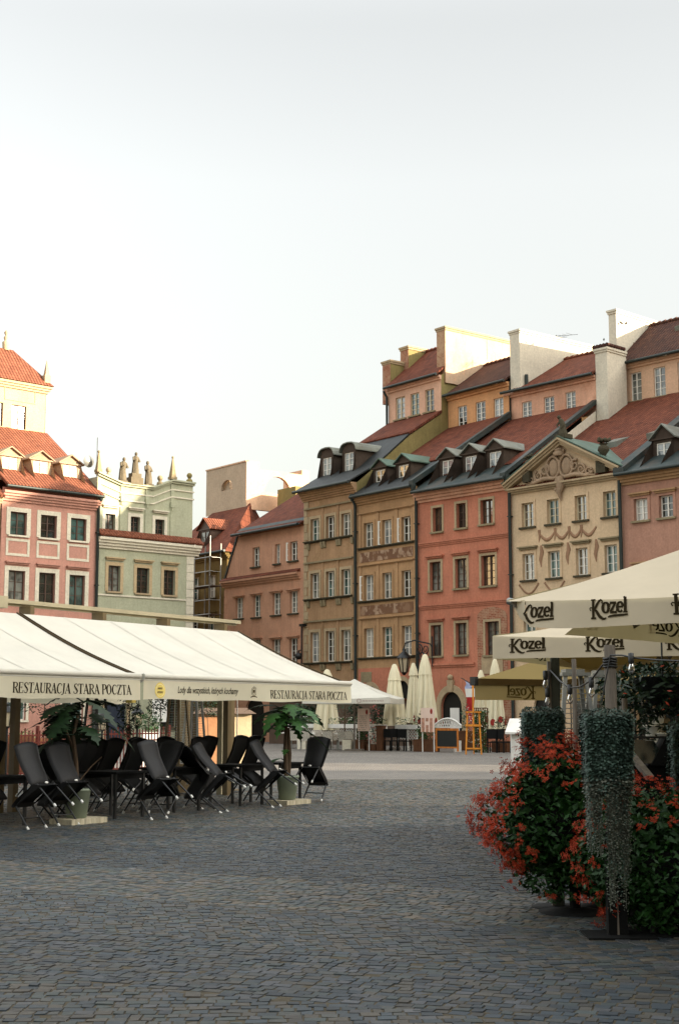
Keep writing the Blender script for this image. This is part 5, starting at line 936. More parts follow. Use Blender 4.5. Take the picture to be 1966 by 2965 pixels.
def left_background():
    # red railing
    r = thing('iron_railing', 'low red iron railing with upright bars behind the dark tables', 'railing', AW.w(-2.5, 9.5), AW.ang); L = 18.
    for k in range(12): x = L * k / 11; m = MB(); m.box(x - .03, x + .03, -.03, .03, 0, 1.36); m.build('post', 'iron_r', r)
    m = MB()
    for z in (.25, .95, 1.12): m.box(0, L, -.02, .02, z, z + .04)
    for k in range(150): x = L * k / 149; m.box(x - .014, x + .014, -.01, .01, .0, 1.25 + .06 * (k % 3 == 0))
    m.build('bars', 'iron_r', r)
    lv = 9.5
    for px, ytop, lb in ((24, 2036, 'cream lit lantern lamp nearest the left picture edge, on the red railing'), (298, 2050, 'lantern lamp behind the first palm leaves, on the red railing'), (400, 2042, 'lantern lamp beneath the gap between the awnings, on the red railing')):
        u, z = AW.f((px, ytop), lv - .2); lantern_lamp(lb, AW.w(u, lv - .2), z, True, 1.05)
    # kiosk
    Y = 47.; c = gnd(637, 2072 + 1.6 * 4118 / Y); k = thing('kiosk', 'cream and peach box kiosk with a brown felt roof behind the chairs', 'kiosk', c, radians(8))
    m = MB(); m.box(0, 1.05, 0, .9, 0, 1.65); m.build('front_panel', 'creamp', k); m = MB(); m.box(-.75, -.001, .02, .9, 0, 1.648); m.build('side_panel', 'peach', k)
    m = MB(); m.prism([(-.95, -.2, 1.66), (1.2, -.2, 1.66), (.9, .3, 1.86), (-.7, .3, 1.86)], (0, .9, 0)); m.build('roof', 'brown_roof', k)
    # notice board, vines
    p = at(463, 2060, 34.); n = thing('notice_board', 'white notice board on a thin post, half covered by hanging vine', 'sign', (p.x, p.y, 0), .1)
    m = MB(); m.box(-.17, .17, -.02, .02, 1.45, 2.0); m.build('board', 'paper', n); m = MB(); m.tube([(0, .03, 0), (0, .03, 1.9)], .02, 6); m.build('post', 'whitep', n)
    for cx, cy, Yd, rx, rz, nn, lb in ((375, 2065, 29., .25, .5, 420, 'dark ivy climbing the post between the two awnings'), (465, 2040, 30., .3, .22, 200, 'vine sprays hanging in front of the white notice board'), (600, 2050, 44., .55, .3, 420, 'leafy vine hanging over the kiosk roof'), (130, 2035, 36., .8, .3, 420, 'shrub foliage in front of the rose house window'), (430, 2085, 33., .35, .25, 260, 'small green bush behind the red railing')):
        p = at(cx, cy, Yd); v = thing('climbing_plant', lb, 'plant', (p.x, p.y, 0)); m = MB(); cloud(m, nn, ell((0, 0, p.z), (rx, .25, rz)), .05); m.build('leaves', 'leaf_d' if nn != 260 else 'leaf', v)
        m = MB(); q = [(0, 0, 0), (.05, 0, p.z * .5), (0, 0, p.z), (.1, 0, p.z + rz * .7)]; m.tube(q, .012, 5); m.build('stem', 'bark', v)
    p = gnd(187, 2330); patio_heater('dark patio heater behind the first palm trunk', (p.x + .1, p.y + 2.6, 0), 2.2, .26, AW.ang, 'black')
    p = gnd(512, 2300); patio_heater('tall wire guarded patio heater under the script on the awning', (p.x, p.y, 0), 2.15, .25, AW.ang, 'alu_d'); p = gnd(560, 2290); patio_heater('wire guarded patio heater beside the brown post, nearer the kiosk', (p.x, p.y, 0), 2.15, .24, AW.ang + .2, 'steel')
    m = MB(); p = gnd(685, 2300); m.tube([(0, 0, 2.1), (0, .0, 1.2), (.0, 0, .75), (.05, 0, .7)], .012, 6); o = m.build('crank_rod', 'whitep'); o.location = p; tag(o, 'thin white crank rod hanging from the awning before the kiosk', 'crank rod')
    # things behind the railing
    for px, Y, w, h, mt, lb in ((50, 40, .9, 1.05, 'wood_d', 'brown crate planter behind the railing near the left edge'), (440, 44, .5, 1.1, 'whitep', 'white table drape behind the railing'), (100, 42, 1.2, .95, 'wood_d', 'long brown planter behind the railing')):
        p = at(px, 2100, Y); t = thing('planter_box', lb, 'planter', (p.x, p.y, 0), .2); m = MB(); m.prism([(-w / 2, -.2, 0), (w / 2, -.2, 0), (w / 2 + .04, -.2, h), (-w / 2 - .04, -.2, h)], (0, .4, 0)); m.build('box', mt, t); m = MB(); cloud(m, 60, ell((0, 0, h + .05), (w / 2, .2, .15)), .05); m.build('leaves', 'leaf', t)
# ---------------------------------------------------------------- parasols
def open_parasol(label, fr, S, zc, zb, za, texts, side_texts, corner_gap=0., mat='umb_sand', group='square sand parasols with lettered valances', mast=True, name='parasol', rear_drop=0., rear_texts=()):
    r = thing(name, label, 'parasol', fr.w(0, 0), fr.ang, group); c = Vector((S / 2, S / 2, za)); m = MB(); N = 10
    cs = [Vector((0, 0, zc)), Vector((S, 0, zc)), Vector((S, S, zc)), Vector((0, S, zc))]
    for k in range(4):
        a, b = cs[k], cs[(k + 1) % 4]
        def f(s, t, a=a, b=b):
            e = a.lerp(b, s); p = e.lerp(c, t); p.z -= .11 * sin(pi * s) * (1 - t) ** 2 * .5 + .07 * sin(pi * t) + .006 * sin(s * 23 + k) * (1 - t) * sin(pi * s) + .008 * sin(t * 9 + s * 5); return p
        sheet(m, f, 26, 14)
    m.build('canopy', mat, r)
    m = MB(); e = .02; crease = lambda u: zc - .055 * sin(pi * u / S)
    wob = lambda u, t: -.012 - .02 * t * sin(u * 2.3 + .4) - .012 * t * sin(u * 6.)
    sheet(m, lambda s, t: (corner_gap + (S - corner_gap) * s + corner_gap * .25 * t * (1 - s), wob(corner_gap + (S - corner_gap) * s, t), crease(corner_gap + (S - corner_gap) * s) - (crease(S * s) - zb) * t + (.03 * t * max(0, 1 - s * 8) ** 2 if corner_gap else 0)), 40, 5)
    o = m.build('valance', mat, r)
    if corner_gap:
        m = MB(); m.add([(-.02, .1, zc + .01), (corner_gap, -.02, zc), (corner_gap * 1.03, -.02, zc - .12), (corner_gap * 1.2, -.015, zb + .03), (corner_gap * .5, .05, zc - .14), (corner_gap * .2, .09, zc - .06)], ((0, 1, 2), (0, 2, 4), (2, 3, 4), (0, 4, 5))); m.build('valance_corner', mat, r); m = MB(); m.tube([(.0, .1, zc), (-.05, .1, zc + .01)], .03, 8); m.build('rib_tip', 'steel', r)
    m = MB(); wl = lambda v, t: .012 + .02 * t * sin(v * 2.1) + .01 * t * sin(v * 5.)
    ss = corner_gap * 4.2; sheet(m, lambda s, t: (wl(S * s, t), ss * (1 + .5 * (1 - t)) * (1 - s) + S * s, crease(ss + (S - ss) * s) - (crease(ss + (S - ss) * s) - zb) * t), 30, 4); m.build('side_valance', mat, r)
    m = MB(); sheet(m, lambda s, t: (S * s, S, crease(S * s) - (crease(S * s) - zb + rear_drop * (.4 + s)) * t), 20, 3); sheet(m, lambda s, t: (S, S * s, crease(S * s) - (crease(S * s) - zb) * t), 20, 3); m.build('rear_valance', mat, r)
    for u0, u1, zz, h, cut in texts:
        m = MB(); sx = (u1 - u0) / 305.; sy = h / 87.
        def P(x, y): u = u0 + x * sx; z = zz + y * sy; t = (crease(u) - z) / (crease(u) - zb); return (u, wob(u, min(1, max(0, t))) - .006, z)
        strokes(m, [[(x, y, w * 1.18) for x, y, w in s] for k, s in enumerate(KOZEL) if not (cut and k in (0, 1, 2, 5))], P); m.build('lettering', 'ink', r)
    for v0, v1, zz, h in side_texts:
        m = MB(); sx = (v1 - v0) / 305.; sy = h / 87.
        def Q(x, y): v = v1 - x * sx; z = zz + y * sy; t = (crease(v) - z) / (crease(v) - zb); return (wl(v, min(1, max(0, t))) + .006, v, z)
        strokes(m, KOZEL, Q); m.build('lettering', 'ink', r)
    for u0, u1, zz, h in rear_texts:
        m = MB(); strokes(m, KOZEL, lambda x, y: (u1 - x * (u1 - u0) / 305., S - .012, zz + y * h / 87)); m.build('lettering', 'ink', r)
    m = MB()
    for k in range(4): a = cs[k].lerp(c, .02); m.bar(a - Vector((0, 0, .05)), a.lerp(c, .5) - Vector((0, 0, .14)), .03, .05); m.bar(a.lerp(c, .5) - Vector((0, 0, .14)), c - Vector((0, 0, .12)), .03, .05); b = cs[k].lerp(cs[(k + 1) % 4], .5); m.bar(b - Vector((0, 0, .12)), c - Vector((0, 0, .16)), .025, .04)
    m.build('ribs', 'wood_g', r)
    if mast: m = MB(); m.tube([(S / 2, S / 2, 0), (S / 2, S / 2, za - .05)], .04, 10); m.box(S / 2 - .4, S / 2 + .4, S / 2 - .4, S / 2 + .4, 0, .08); m.build('mast', 'wood_g', r)
    return r
def right_parasols():
    a = radians(42.3); N = at(1465, 1748, 11.8); F1 = Frame(N, (cos(a), -sin(a))); S1 = Frame(N, (sin(a), cos(a)))
    k = lambda fr, x, y: fr.f(cK(x, y))[0]
    tx = [(k(F1, 425, 560), k(F1, 674, 560), 2.388, .118, True), (k(F1, 925, 540), k(F1, 1206, 540), 2.392, .121, False), (k(F1, 1512, 520), k(F1, 1512, 520) + .46, 2.395, .122, False)]
    sx = [(S1.f(cK(770, 700))[0], S1.f(cK(965, 700))[0], 2.4, .12), (S1.f(cK(1335, 700))[0], S1.f(cK(1590, 710))[0], 2.4, .12)]
    open_parasol('nearest sand coloured parasol, its lettered valance running out of the picture at the right edge', F1, 4., N.z + .02, 2.295, 3.5, tx, sx, .2)
    a = radians(24.3); N = at(1426, 1842, 16.3); F2 = Frame(N, (cos(a), -sin(a))); S2 = Frame(N, (sin(a), cos(a)))
    tx = [(k(F2, 335, 790), k(F2, 606, 790), 2.345, .124, False), (k(F2, 878, 780), k(F2, 1172, 780), 2.345, .128, False), (k(F2, 1462, 770), k(F2, 1462, 770) + .46, 2.345, .124, False)]
    sx = [(S2.f(cK(a_, 900))[0], S2.f(cK(b_, 910))[0], 2.33, .12) for a_, b_ in ((455, 610), (828, 1042), (1268, 1480))]
    open_parasol('lower sand coloured parasol tucked beneath the nearest one, in front of the khaki awning', F2, 4., N.z, 2.24, 3.12, tx, sx[:2], 0., rear_drop=.13, rear_texts=[(F2.f(cK(1265, 900), 4.)[0], F2.f(cK(1482, 900), 4.)[0], 2.2, .13)])
    # khaki awning seen from beneath
    P = at(1377, 1966, 20.); Fr3 = Frame(P, (.86, .5)); v1, z1 = Fr3.s(cK(430, 892), 0.); v1, z1 = v1 * 2.6, P.z + (z1 - P.z) * 2.6; L = 7.
    r = thing('khaki_awning', 'translucent khaki awning seen from below with a mirrored word on its valance', 'awning', P.xy.to_3d(), Fr3.ang); zz = P.z
    m = MB(); sheet(m, lambda s, t: (L * s, v1 * t, zz + (z1 - zz) * t - .05 * sin(pi * t)), 20, 8); m.build('cloth', 'khaki', r)
    m = MB(); sheet(m, lambda s, t: (L * s, .03 + .015 * sin(s * 30) * t, zz - .07 - .22 * t), 40, 3); m.build('valance', 'khaki', r); m = MB(); m.box(0, L, -.05, .05, zz - .08, zz + .01); m.build('front_bar', 'alu_d', r)
    m = MB(); m.box(-.06, -.002, -.06, .06, zz - .09, zz + .03); m.build('end_cap', 'black', r)
    m = MB(); u0 = Fr3.f(cK(318, 1100))[0]; u1 = Fr3.f(cK(532, 1100))[0]; z0 = zz - .225
    strokes(m, KOZEL, lambda x, y: (u1 - x * (u1 - u0) / 305., .012, z0 + y * .14 / 87)); m.build('lettering', 'ink_k', r)
    for u in (1.2, 5.5): m = MB(); m.bar((u, 0, zz - .05), (u + 1.0, v1 * .5, zz + .1), .05, .05); m.bar((u + 1., v1 * .5, zz + .1), (u, v1 * .97, z1 - .12), .05, .05); m.build('folding_arm', 'alu_d', r)
    for u in (.9, L - .2): m = MB(); m.box(u - .05, u + .05, v1 - .05, v1 + .05, 0, z1); m.build('post', 'alu_d', r)
    m = MB(); m.box(0, L, v1 - .08, v1 + .08, z1 - .02, z1 + .12); m.build('cassette', 'alu_d', r)
# ---------------------------------------------------------------- planters and posts on the right
def flower_tower(label, c, rad, cz, rz, nb, seed, pole):
    rr = random.Random(seed); r = thing('flower_planter', label, 'planter', (c[0], c[1], 0), 0, 'planters overflowing with red flowers')
    m = MB(); m.tube([(pole, 0, 0), (pole, 0, cz)], .045, 10); m.lathe([(.3, 0), (.3, .02), (.06, .05)], (pole, 0, 0), 20); m.build('stand', 'blackm', r)
    m = MB(); m.lathe([(rad * .4, -rz * .45), (rad * .62, -.1), (rad * .62, .12)], (0, 0, cz), 14); m.build('tub', 'blackm', r)
    m = MB(); el = ell((0, 0, 0), (1, 1, 1), .7)
    def lumpy(q):
        v = Vector(el(q)); k = 1 + .13 * sin(v.x * 5 + seed) * cos(v.z * 4.2 + seed) + .06 * sin(v.z * 9 + v.y * 6); return (v.x * rad * k, v.y * rad * .86 * k, cz + v.z * rz * k)
    cloud(m, 5600, lumpy, .032, 0, rr, asp=.8); cloud(m, 1400, ell((0, 0, cz), (rad * .8, rad * .7, rz * .85), .3), .075, 0, rr, asp=.8); m.build('foliage', 'leaf_g2', r)
    m = MB()
    for _ in range(nb):
        while True:
            v = Vector((rr.gauss(0, 1), rr.gauss(0, 1), rr.gauss(0, 1))).normalized(); sc = max(0, (v.z * 1.2 - .35) if v.z > .5 else (-v.x * 1.2 - .5)) ** 1.1
            if v.y < .7 and rr.random() < sc * 1.6 + .03: break
        lump = 1 + .13 * sin(v.x * 5 + seed) * cos(v.z * 4.2 + seed) + .06 * sin(v.z * 9 + v.y * 6); p = Vector((v.x * rad * lump, v.y * rad * .88 * lump, cz + v.z * rz * lump)) + v * rr.uniform(-.03, .08); big = rr.uniform(.6, 1.15)
        for k in range(rr.randint(7, 12)):
            q = p + Vector((rr.gauss(0, .026), rr.gauss(0, .026), rr.gauss(0, .022))) * big; a0 = rr.uniform(0, 6.28); nrm = (v + Vector((rr.uniform(-.8, .8), rr.uniform(-.8, .8), rr.uniform(-.4, .8)))).normalized(); x = nrm.orthogonal().normalized(); y = nrm.cross(x)
            for j in range(5):
                t = a0 + j * 1.257; d = x * cos(t) + y * sin(t); e = x * -sin(t) + y * cos(t); L = .021 * big
                m.add([q, q + d * L * .6 - e * L * .22, q + d * L + nrm * .006, q + d * L * .6 + e * L * .22], ((0, 1, 2, 3),))
    m.build('blossoms', 'petal', r)
    return r
def silver_falls(label, c, w, zt, zfull, tails, seed, n):
    rr = random.Random(seed); r = thing('hanging_planter', label, 'hanging plant', (c[0], c[1], 0), 0, 'silver trailing plants on the posts')
    m = MB(); m.box(-w * .42, w * .42, -w * .3, w * .3, zfull + .1, zt - .06); m.build('basket', 'blackm', r)
    m = MB(); st = MB()
    for k in range(n):
        # one trailing strand: starts on the rim, hangs down the outside
        q_ = rr.random(); x, y = (rr.uniform(-w / 2, w / 2), -w * .36) if q_ < .5 else (w / 2 * rr.choice((-1, 1)), rr.uniform(-w * .36, w * .36)) if q_ < .8 else (rr.uniform(-w / 2, w / 2), w * .36); z = zt + rr.uniform(-.03, .03); L = rr.uniform(.15, 1.15) ** .6 * (zt - zfull); dry = rr.random()
        for tx, tw, tz in tails:
            if abs(x - tx) < tw and y < .03 and rr.random() < .7: L = (zt - tz) * rr.uniform(.5, 1.0)
        ph = rr.uniform(0, 6); s = 0
        while s < L:
            s += rr.uniform(.012, .024); px = x * (1 - .1 * s / (zt - .2)) + .012 * sin(ph + s * 14) + rr.gauss(0, .008); py = y + .01 * cos(ph + s * 11) + rr.gauss(0, .008); q = Vector((px, py, z - s)); sz = rr.uniform(.007, .0125) * (1. if s < zt - zfull else .62)
            a2 = rr.uniform(0, 6.28); nrm = Vector((x, y * 1.2, .05 + .4 * rr.random())).normalized() + Vector((rr.uniform(-.6, .6), rr.uniform(-.6, .6), rr.uniform(-.4, .7))); nrm.normalize(); e1 = nrm.orthogonal().normalized(); e2 = nrm.cross(e1)
            m.add([q + (e1 * cos(b + a2) + e2 * sin(b + a2)) * sz for b in (0, 1.05, 2.1, 3.15, 4.2, 5.25)], ((0, 1, 2, 3, 4, 5),), 1 if (s > (zt - zfull) * .8 and dry < .7) else 0)
        if k % 3 == 0: st.tube([(x, y, z), (x * .95, y, z - L * .5), (x * .88, y, z - L)], .003, 3, cap=False)
    cloud(m, 500, bx_s(-w / 2, w / 2, -w * .36, w * .36, zt - .05, zt + .05), .018, 0, rr)
    m.build('foliage', ['silver', 'silver_d'], r); st.build('stems', 'silver_d', r)
def right_side():
    flower_tower('large mound of red flowers beside the open square, cascading to the cobbles', (1.87, 11.95), .63, .74, .62, 320, 3, .05)
    flower_tower('dark green mound dotted with red flowers, cut by the right picture edge', (2.42, 10.9), .64, .5, .52, 110, 8, .0)
    flower_tower('mostly green mound behind the round post, filling the gap between the two flower mounds', (2.2, 12.2), .5, .62, .55, 30, 12, .0)
    silver_falls('silver leaved plant trailing nearly to the cobbles from the round front post', (1.93, 10.42), .315, 1.6, 1.05, ((-.12, .05, .6), (.03, .07, .24), (.09, .05, .42)), 5, 760)
    silver_falls('shorter clipped looking silver plant on the rear square post', (1.69, 12.0), .31, 1.62, .95, (), 6, 420); silver_falls('silver plant just entering at the right picture edge', (3.2, 13.2), .36, 1.5, .8, (), 9, 200)
    p = gnd(1783, 2718); t = thing('wooden_post', 'round weathered wooden post rising above the silver plant, string lights tied to it', 'post', (p.x + .02, p.y + .06, 0))
    m = MB(); zt = at(1779, 1867, p.y).z; m.tube([(.0, 0, 0), (0, 0, zt * .5), (.0, 0, zt)], [.052, .046, .042], 14); m.build('shaft', 'wood_g', t); m = MB(); m.box(-.07, .07, -.05, .05, .0, .75); m.build('sleeve', 'blackm', t); m = MB(); m.box(-.24, .26, -.2, .2, 0, .025); m.build('base_plate', 'blackm', t)
    m = MB()
    for k in range(4): m.tube([(.05 * cos(a), .05 * sin(a), zt - .1 - .02 * k + .004 * sin(3 * a)) for a in [2 * pi * j / 12 for j in range(13)]], .008, 5)
    m.build('cable_wrap', 'black', t)
    p = gnd(1640, 2634); q = at(1605, 1905, 12.25); t = thing('wooden_post', 'square dark post behind the silver plant, bulbs bunched on its left side', 'post', (q.x, q.y, 0)); m = MB(); m.box(-.035, .035, -.035, .035, 0, q.z); m.build('shaft', 'wood_d2', t); m = MB(); m.box(-.065, -.037, -.03, .03, 0, q.z - .03); m.build('batten', 'wood_g', t); m = MB(); m.lathe([(.24, 0), (.24, .02), (.05, .03)], (.0, 0, 0), 16); m.build('base_plate', 'blackm', t)  # pale strip is the post's lighter left face, light put into colour
    # string lights
    s = thing('string_lights', 'black cable with bare bulbs strung between the two wooden posts', 'string lights', (0, 0, 0))
    pts = [at(1592, 1940, 12.2), at(1620, 1972, 11.9), at(1649, 1992, 11.6), at(1680, 1988, 11.3), at(1710, 1970, 11.), at(1740, 1930, 10.8), at(1768, 1897, 10.6), at(1800, 1897, 10.5), at(1835, 1905, 10.4), at(1900, 1911, 10.2), at(1966, 1914, 10.), at(2040, 1915, 9.8)]
    m = MB(); m.tube(pts, .007, 6); m.tube([at(1592, 1940, 12.2), at(1588, 1990, 12.2), at(1575, 2040, 12.2), at(1580, 2070, 12.2)], .007, 6); m.tube([at(1766, 1897, 10.6), at(1760, 1930, 10.6), at(1748, 1990, 10.6), at(1742, 2030, 10.6)], .006, 5); m.build('cable', 'black', s)
    for px, py, Y in ((1649, 1996, 11.6), (1711, 1976, 11.), (1826, 1906, 10.4), (1584, 2005, 12.2), (1578, 1955, 12.2)):
        c = at(px, py, Y); m = MB(); m.lathe([(.01, .04), (.021, .035), (.021, -.025), (.016, -.04)], c, 10); k = m.build('socket', 'black', s); m = MB(); m.lathe([(.012, -.04), (.02, -.06), (.025, -.085), (.018, -.105), (.004, -.115)], c, 10); m.build('bulb', 'bulb', k)
    for px, Y, lb in ((1660, 15., 'patio heater with a pale pole in front, between the two silver plants'), (1748, 15.4, 'patio heater partly hidden by the round wooden post')): p = at(px, 2072, Y); patio_heater(lb, (p.x, p.y, 0), 2.13, .31, .1, 'steel')
    p = at(1862, 2072, 21.); patio_heater('slim pale heater standing in the dark beneath the nearest parasol', (p.x, p.y, 0), 2.0, .27, .1, 'menu')
    for px, Y, z, w, lb in ((1664, 14., 2.15, .045, 'thin pale pole in front of the patio heater'), (1808, 12.6, 1.75, .05, 'pale wooden upright behind the round post')):
        p = at(px, 2072, Y); m = MB(); m.tube([(0, 0, 0), (0, 0, z)], w / 2, 8); m.lathe([(.16, 0), (.16, .03)], (0, 0, 0), 12); o = m.build('pole', 'wood_g'); o.location = (p.x, p.y, 0); tag(o, lb, 'pole')
    a, b = at(1806, 2160, 12.6), at(1845, 2208, 12.3); b2 = a + (b - a) * 1.9; m = MB(); m.bar(a, b2, .06, .04); o = m.build('wooden_brace', 'wood_g'); tag(o, 'slanting wooden brace leaning beside the black cabinet', 'brace')
    p = at(1870, 2072, 14.); t = thing('serving_cabinet', 'black serving cabinet with slanted glass front beneath the nearest parasol', 'cabinet', (p.x, p.y, 0), -.1)
    m = MB(); m.box(-.2, .75, -.2, .4, 0, 1.12); m.build('body', 'blackm', t); m = MB(); m.prism([(-.2, -.25, 1.15), (.14, -.25, 1.15), (.04, -.25, 1.36), (-.2, -.25, 1.38)], (0, .3, 0)); m.build('glass_hood', 'gl_dark', t); m = MB(); m.prism([(.0, -.28, 1.13), (.6, -.28, 1.13), (.42, -.28, 1.4), (.15, -.28, 1.4)], (0, .5, 0)); m.build('hood', 'blackm', t); m = MB(); m.box(-.25, 1.2, -.3, -.26, 1.385, 1.405); m.build('rail', 'black', t)
    for k, (x, y, lb) in enumerate(((1405, 1300, 'highest white hanging pot in the dark rack under the nearest parasol'), (1368, 1398, 'second white hanging pot, farthest to the left of the dark rack'), (1435, 1455, 'third white hanging pot, farthest to the right of the dark rack'), (1398, 1515, 'lowest white hanging pot, just above the black cabinet'))):
        c = at(*cK(x, y), 17.); t = thing('flower_pot', lb, 'flower pot', c, 0, 'white pots hanging in a column'); m = MB(); m.lathe([(.07, -.07), (.1, .06), (.105, .06), (.105, .08), (.09, .08)], (0, 0, 0), 14); m.build('pot', 'whitep', t); m = MB(); cloud(m, 50, ell((0, 0, .13), (.13, .1, .08)), .04); m.build('leaves', 'leaf_d', t)
    p = at(1898, 2072, 17.15); t = thing('pot_rack', 'dark rack of wires holding the column of white pots', 'rack', (p.x, p.y, 0)); m = MB()
    for dx in (-.25, .25): m.tube([(dx, 0, 0), (dx, 0, 2.)], .015, 6)
    for z in (.5, 1., 1.5, 2.): m.tube([(-.25, 0, z), (.25, 0, z)], .012, 6)
    m.build('wire_frame', 'black', t)
    p = at(1925, 1990, 13.8); t = thing('hanging_basket', 'dark hanging greenery with a few red and yellow flowers under the nearest parasol', 'hanging plant', (p.x, p.y, 0)); rr = random.Random(2)
    m = MB(); cloud(m, 1900, ell((.1, .2, p.z - .02), (.75, .5, .28), .1), .05, 0, rr); cloud(m, 260, ell((-.35, .1, p.z - .3), (.3, .3, .2), .1), .04, 0, rr); m.build('foliage', 'leaf_d', t); m = MB(); cloud(m, 36, ell((0, -.1, p.z - .03), (.7, .5, .27), .85), .03, 0, rr); m.build('blossoms', 'petal', t); m = MB(); m.tube([(0, .1, p.z), (0, .1, 2.6)], .01, 5); m.lathe([(.15, -.15), (.3, .1)], (0, .15, p.z), 12); m.build('basket', 'black', t)
    p = at(1975, 2100, 24.); t = thing('hedge', 'dark hedge screening the cafe behind the white hanging pots', 'hedge', (p.x, p.y, 0)); m = MB(); m.box(-1.2, 1.8, -.2, .5, 0, 1.9); m.build('frame', 'blackm', t); m = MB(); cloud(m, 2200, bx_s(-1.25, 1.85, -.35, .55, 0, 2.05), .07); m.build('leaves', 'leaf_d', t)  # hedge with black core added in place of the dark cafe interior
    p = at(1860, 2140, 20.); t = thing('easel_sign', 'orange wooden framed board in the shade behind the pale heater', 'sign', (p.x - .1, p.y, 0)); m = MB(); m.box(-.25, .25, -.02, .02, .2, 1.2); m.build('board', 'slate', t); m = MB(); m.box(-.3, -.25, -.03, .03, 0, 1.25); m.box(.25, .3, -.03, .03, 0, 1.25); m.box(-.25, .25, -.03, .03, 1.2, 1.25); m.build('frame', 'wood_d', t)
    p = at(1930, 2140, 19.); t = thing('planter_box', 'orange wooden planter with a yellow green shrub beside the white pots', 'planter', (p.x, p.y, 0)); m = MB(); m.box(-.22, .3, -.2, .2, 0, 1.22); m.build('box', 'wood_d', t); m = MB(); cloud(m, 160, ell((.02, -.05, 1.45), (.2, .15, .22), .1), .04); m.build('leaves', 'leaf', t)
    p = gnd(1890, 2712); t = thing('planter_stand', 'low black metal stand at the bottom of the right hand flowers', 'stand', (p.x, p.y, 0)); m = MB(); m.box(-.16, .7, -.02, .02, .15, .19); m.build('rail', 'black', t)
    for x in (0., .5): m = MB(); m.box(x - .02, x + .02, -.02, .02, 0, .149); m.build('leg', 'black', t)
    m = MB(); m.box(-.16, .7, .35, .39, .15, .19); m.build('rail', 'black', t)
# ---------------------------------------------------------------- middle terrace
def closed_parasol(label, loc, h, zb, rb, flap, em=False, seed=0, name='closed_parasol'):
    r = thing(name, label, 'parasol', loc, seed * .7, 'cream parasols folded shut on the terrace'); n = 64
    fold = lambda a, z, amp: 1 + amp * (1.6 * abs(sin(4 * a + .35 * sin(z * 2 + seed))) - 1) * (1 + .3 * sin(3 * a + seed))
    def ring(z, rad, amp): return [(rad * fold(a, z, amp) * cos(a), rad * fold(a, z, amp) * sin(a), z) for a in [2 * pi * j / n for j in range(n)]]
    prof = [(zb + .0, rb, .34), (zb + .25 * (h - zb), rb * .84, .32), (zb + .5 * (h - zb), rb * .68, .28), (zb + .72 * (h - zb), rb * .54, .22), (h - .55, rb * .42, .1), (h - .1, rb * .22, .04), (h, .03, 0)]
    m = MB(); vs = []; 
    for z, rad, am in prof: vs += ring(z, rad, am)
    m.add(vs, [(i * n + j, i * n + (j + 1) % n, (i + 1) * n + (j + 1) % n, (i + 1) * n + j) for i in range(len(prof) - 1) for j in range(n)], 0, True); m.build('canopy', 'umb_cream', r)
    m = MB(); vs = ring(h - flap, rb * .6, .12) + ring(h - flap * .5, rb * .46, .08) + ring(h - .02, rb * .22, .02) + ring(h + .03, .05, 0)
    m.add(vs, [(i * n + j, i * n + (j + 1) % n, (i + 1) * n + (j + 1) % n, (i + 1) * n + j) for i in range(3) for j in range(n)], 0, True); m.build('vent_flap', 'umb_cream', r)
    if em:
        m = MB()
        for k in range(8):
            a = 2 * pi * (k + .5) / 8 + seed; c = Vector((rb * .99 * cos(a), rb * .99 * sin(a), zb + .3 + .12 * (k % 2))); x = Vector((-sin(a), cos(a), 0))
            m.add([c + x * .13 * cos(t) + Vector((cos(a) * .05, sin(a) * .05, .16 * sin(t))) for t in [2 * pi * j / 12 for j in range(12)]], (tuple(range(12)),))
        m.build('printed_badges', 'red_d', r)
    m = MB(); m.tube([(0, 0, 0), (0, 0, h + .05)], .035, 8); m.lathe([(.3, 0), (.3, .1), (.06, .14)], (0, 0, 0), 12); m.build('pole', 'wood_g', r)
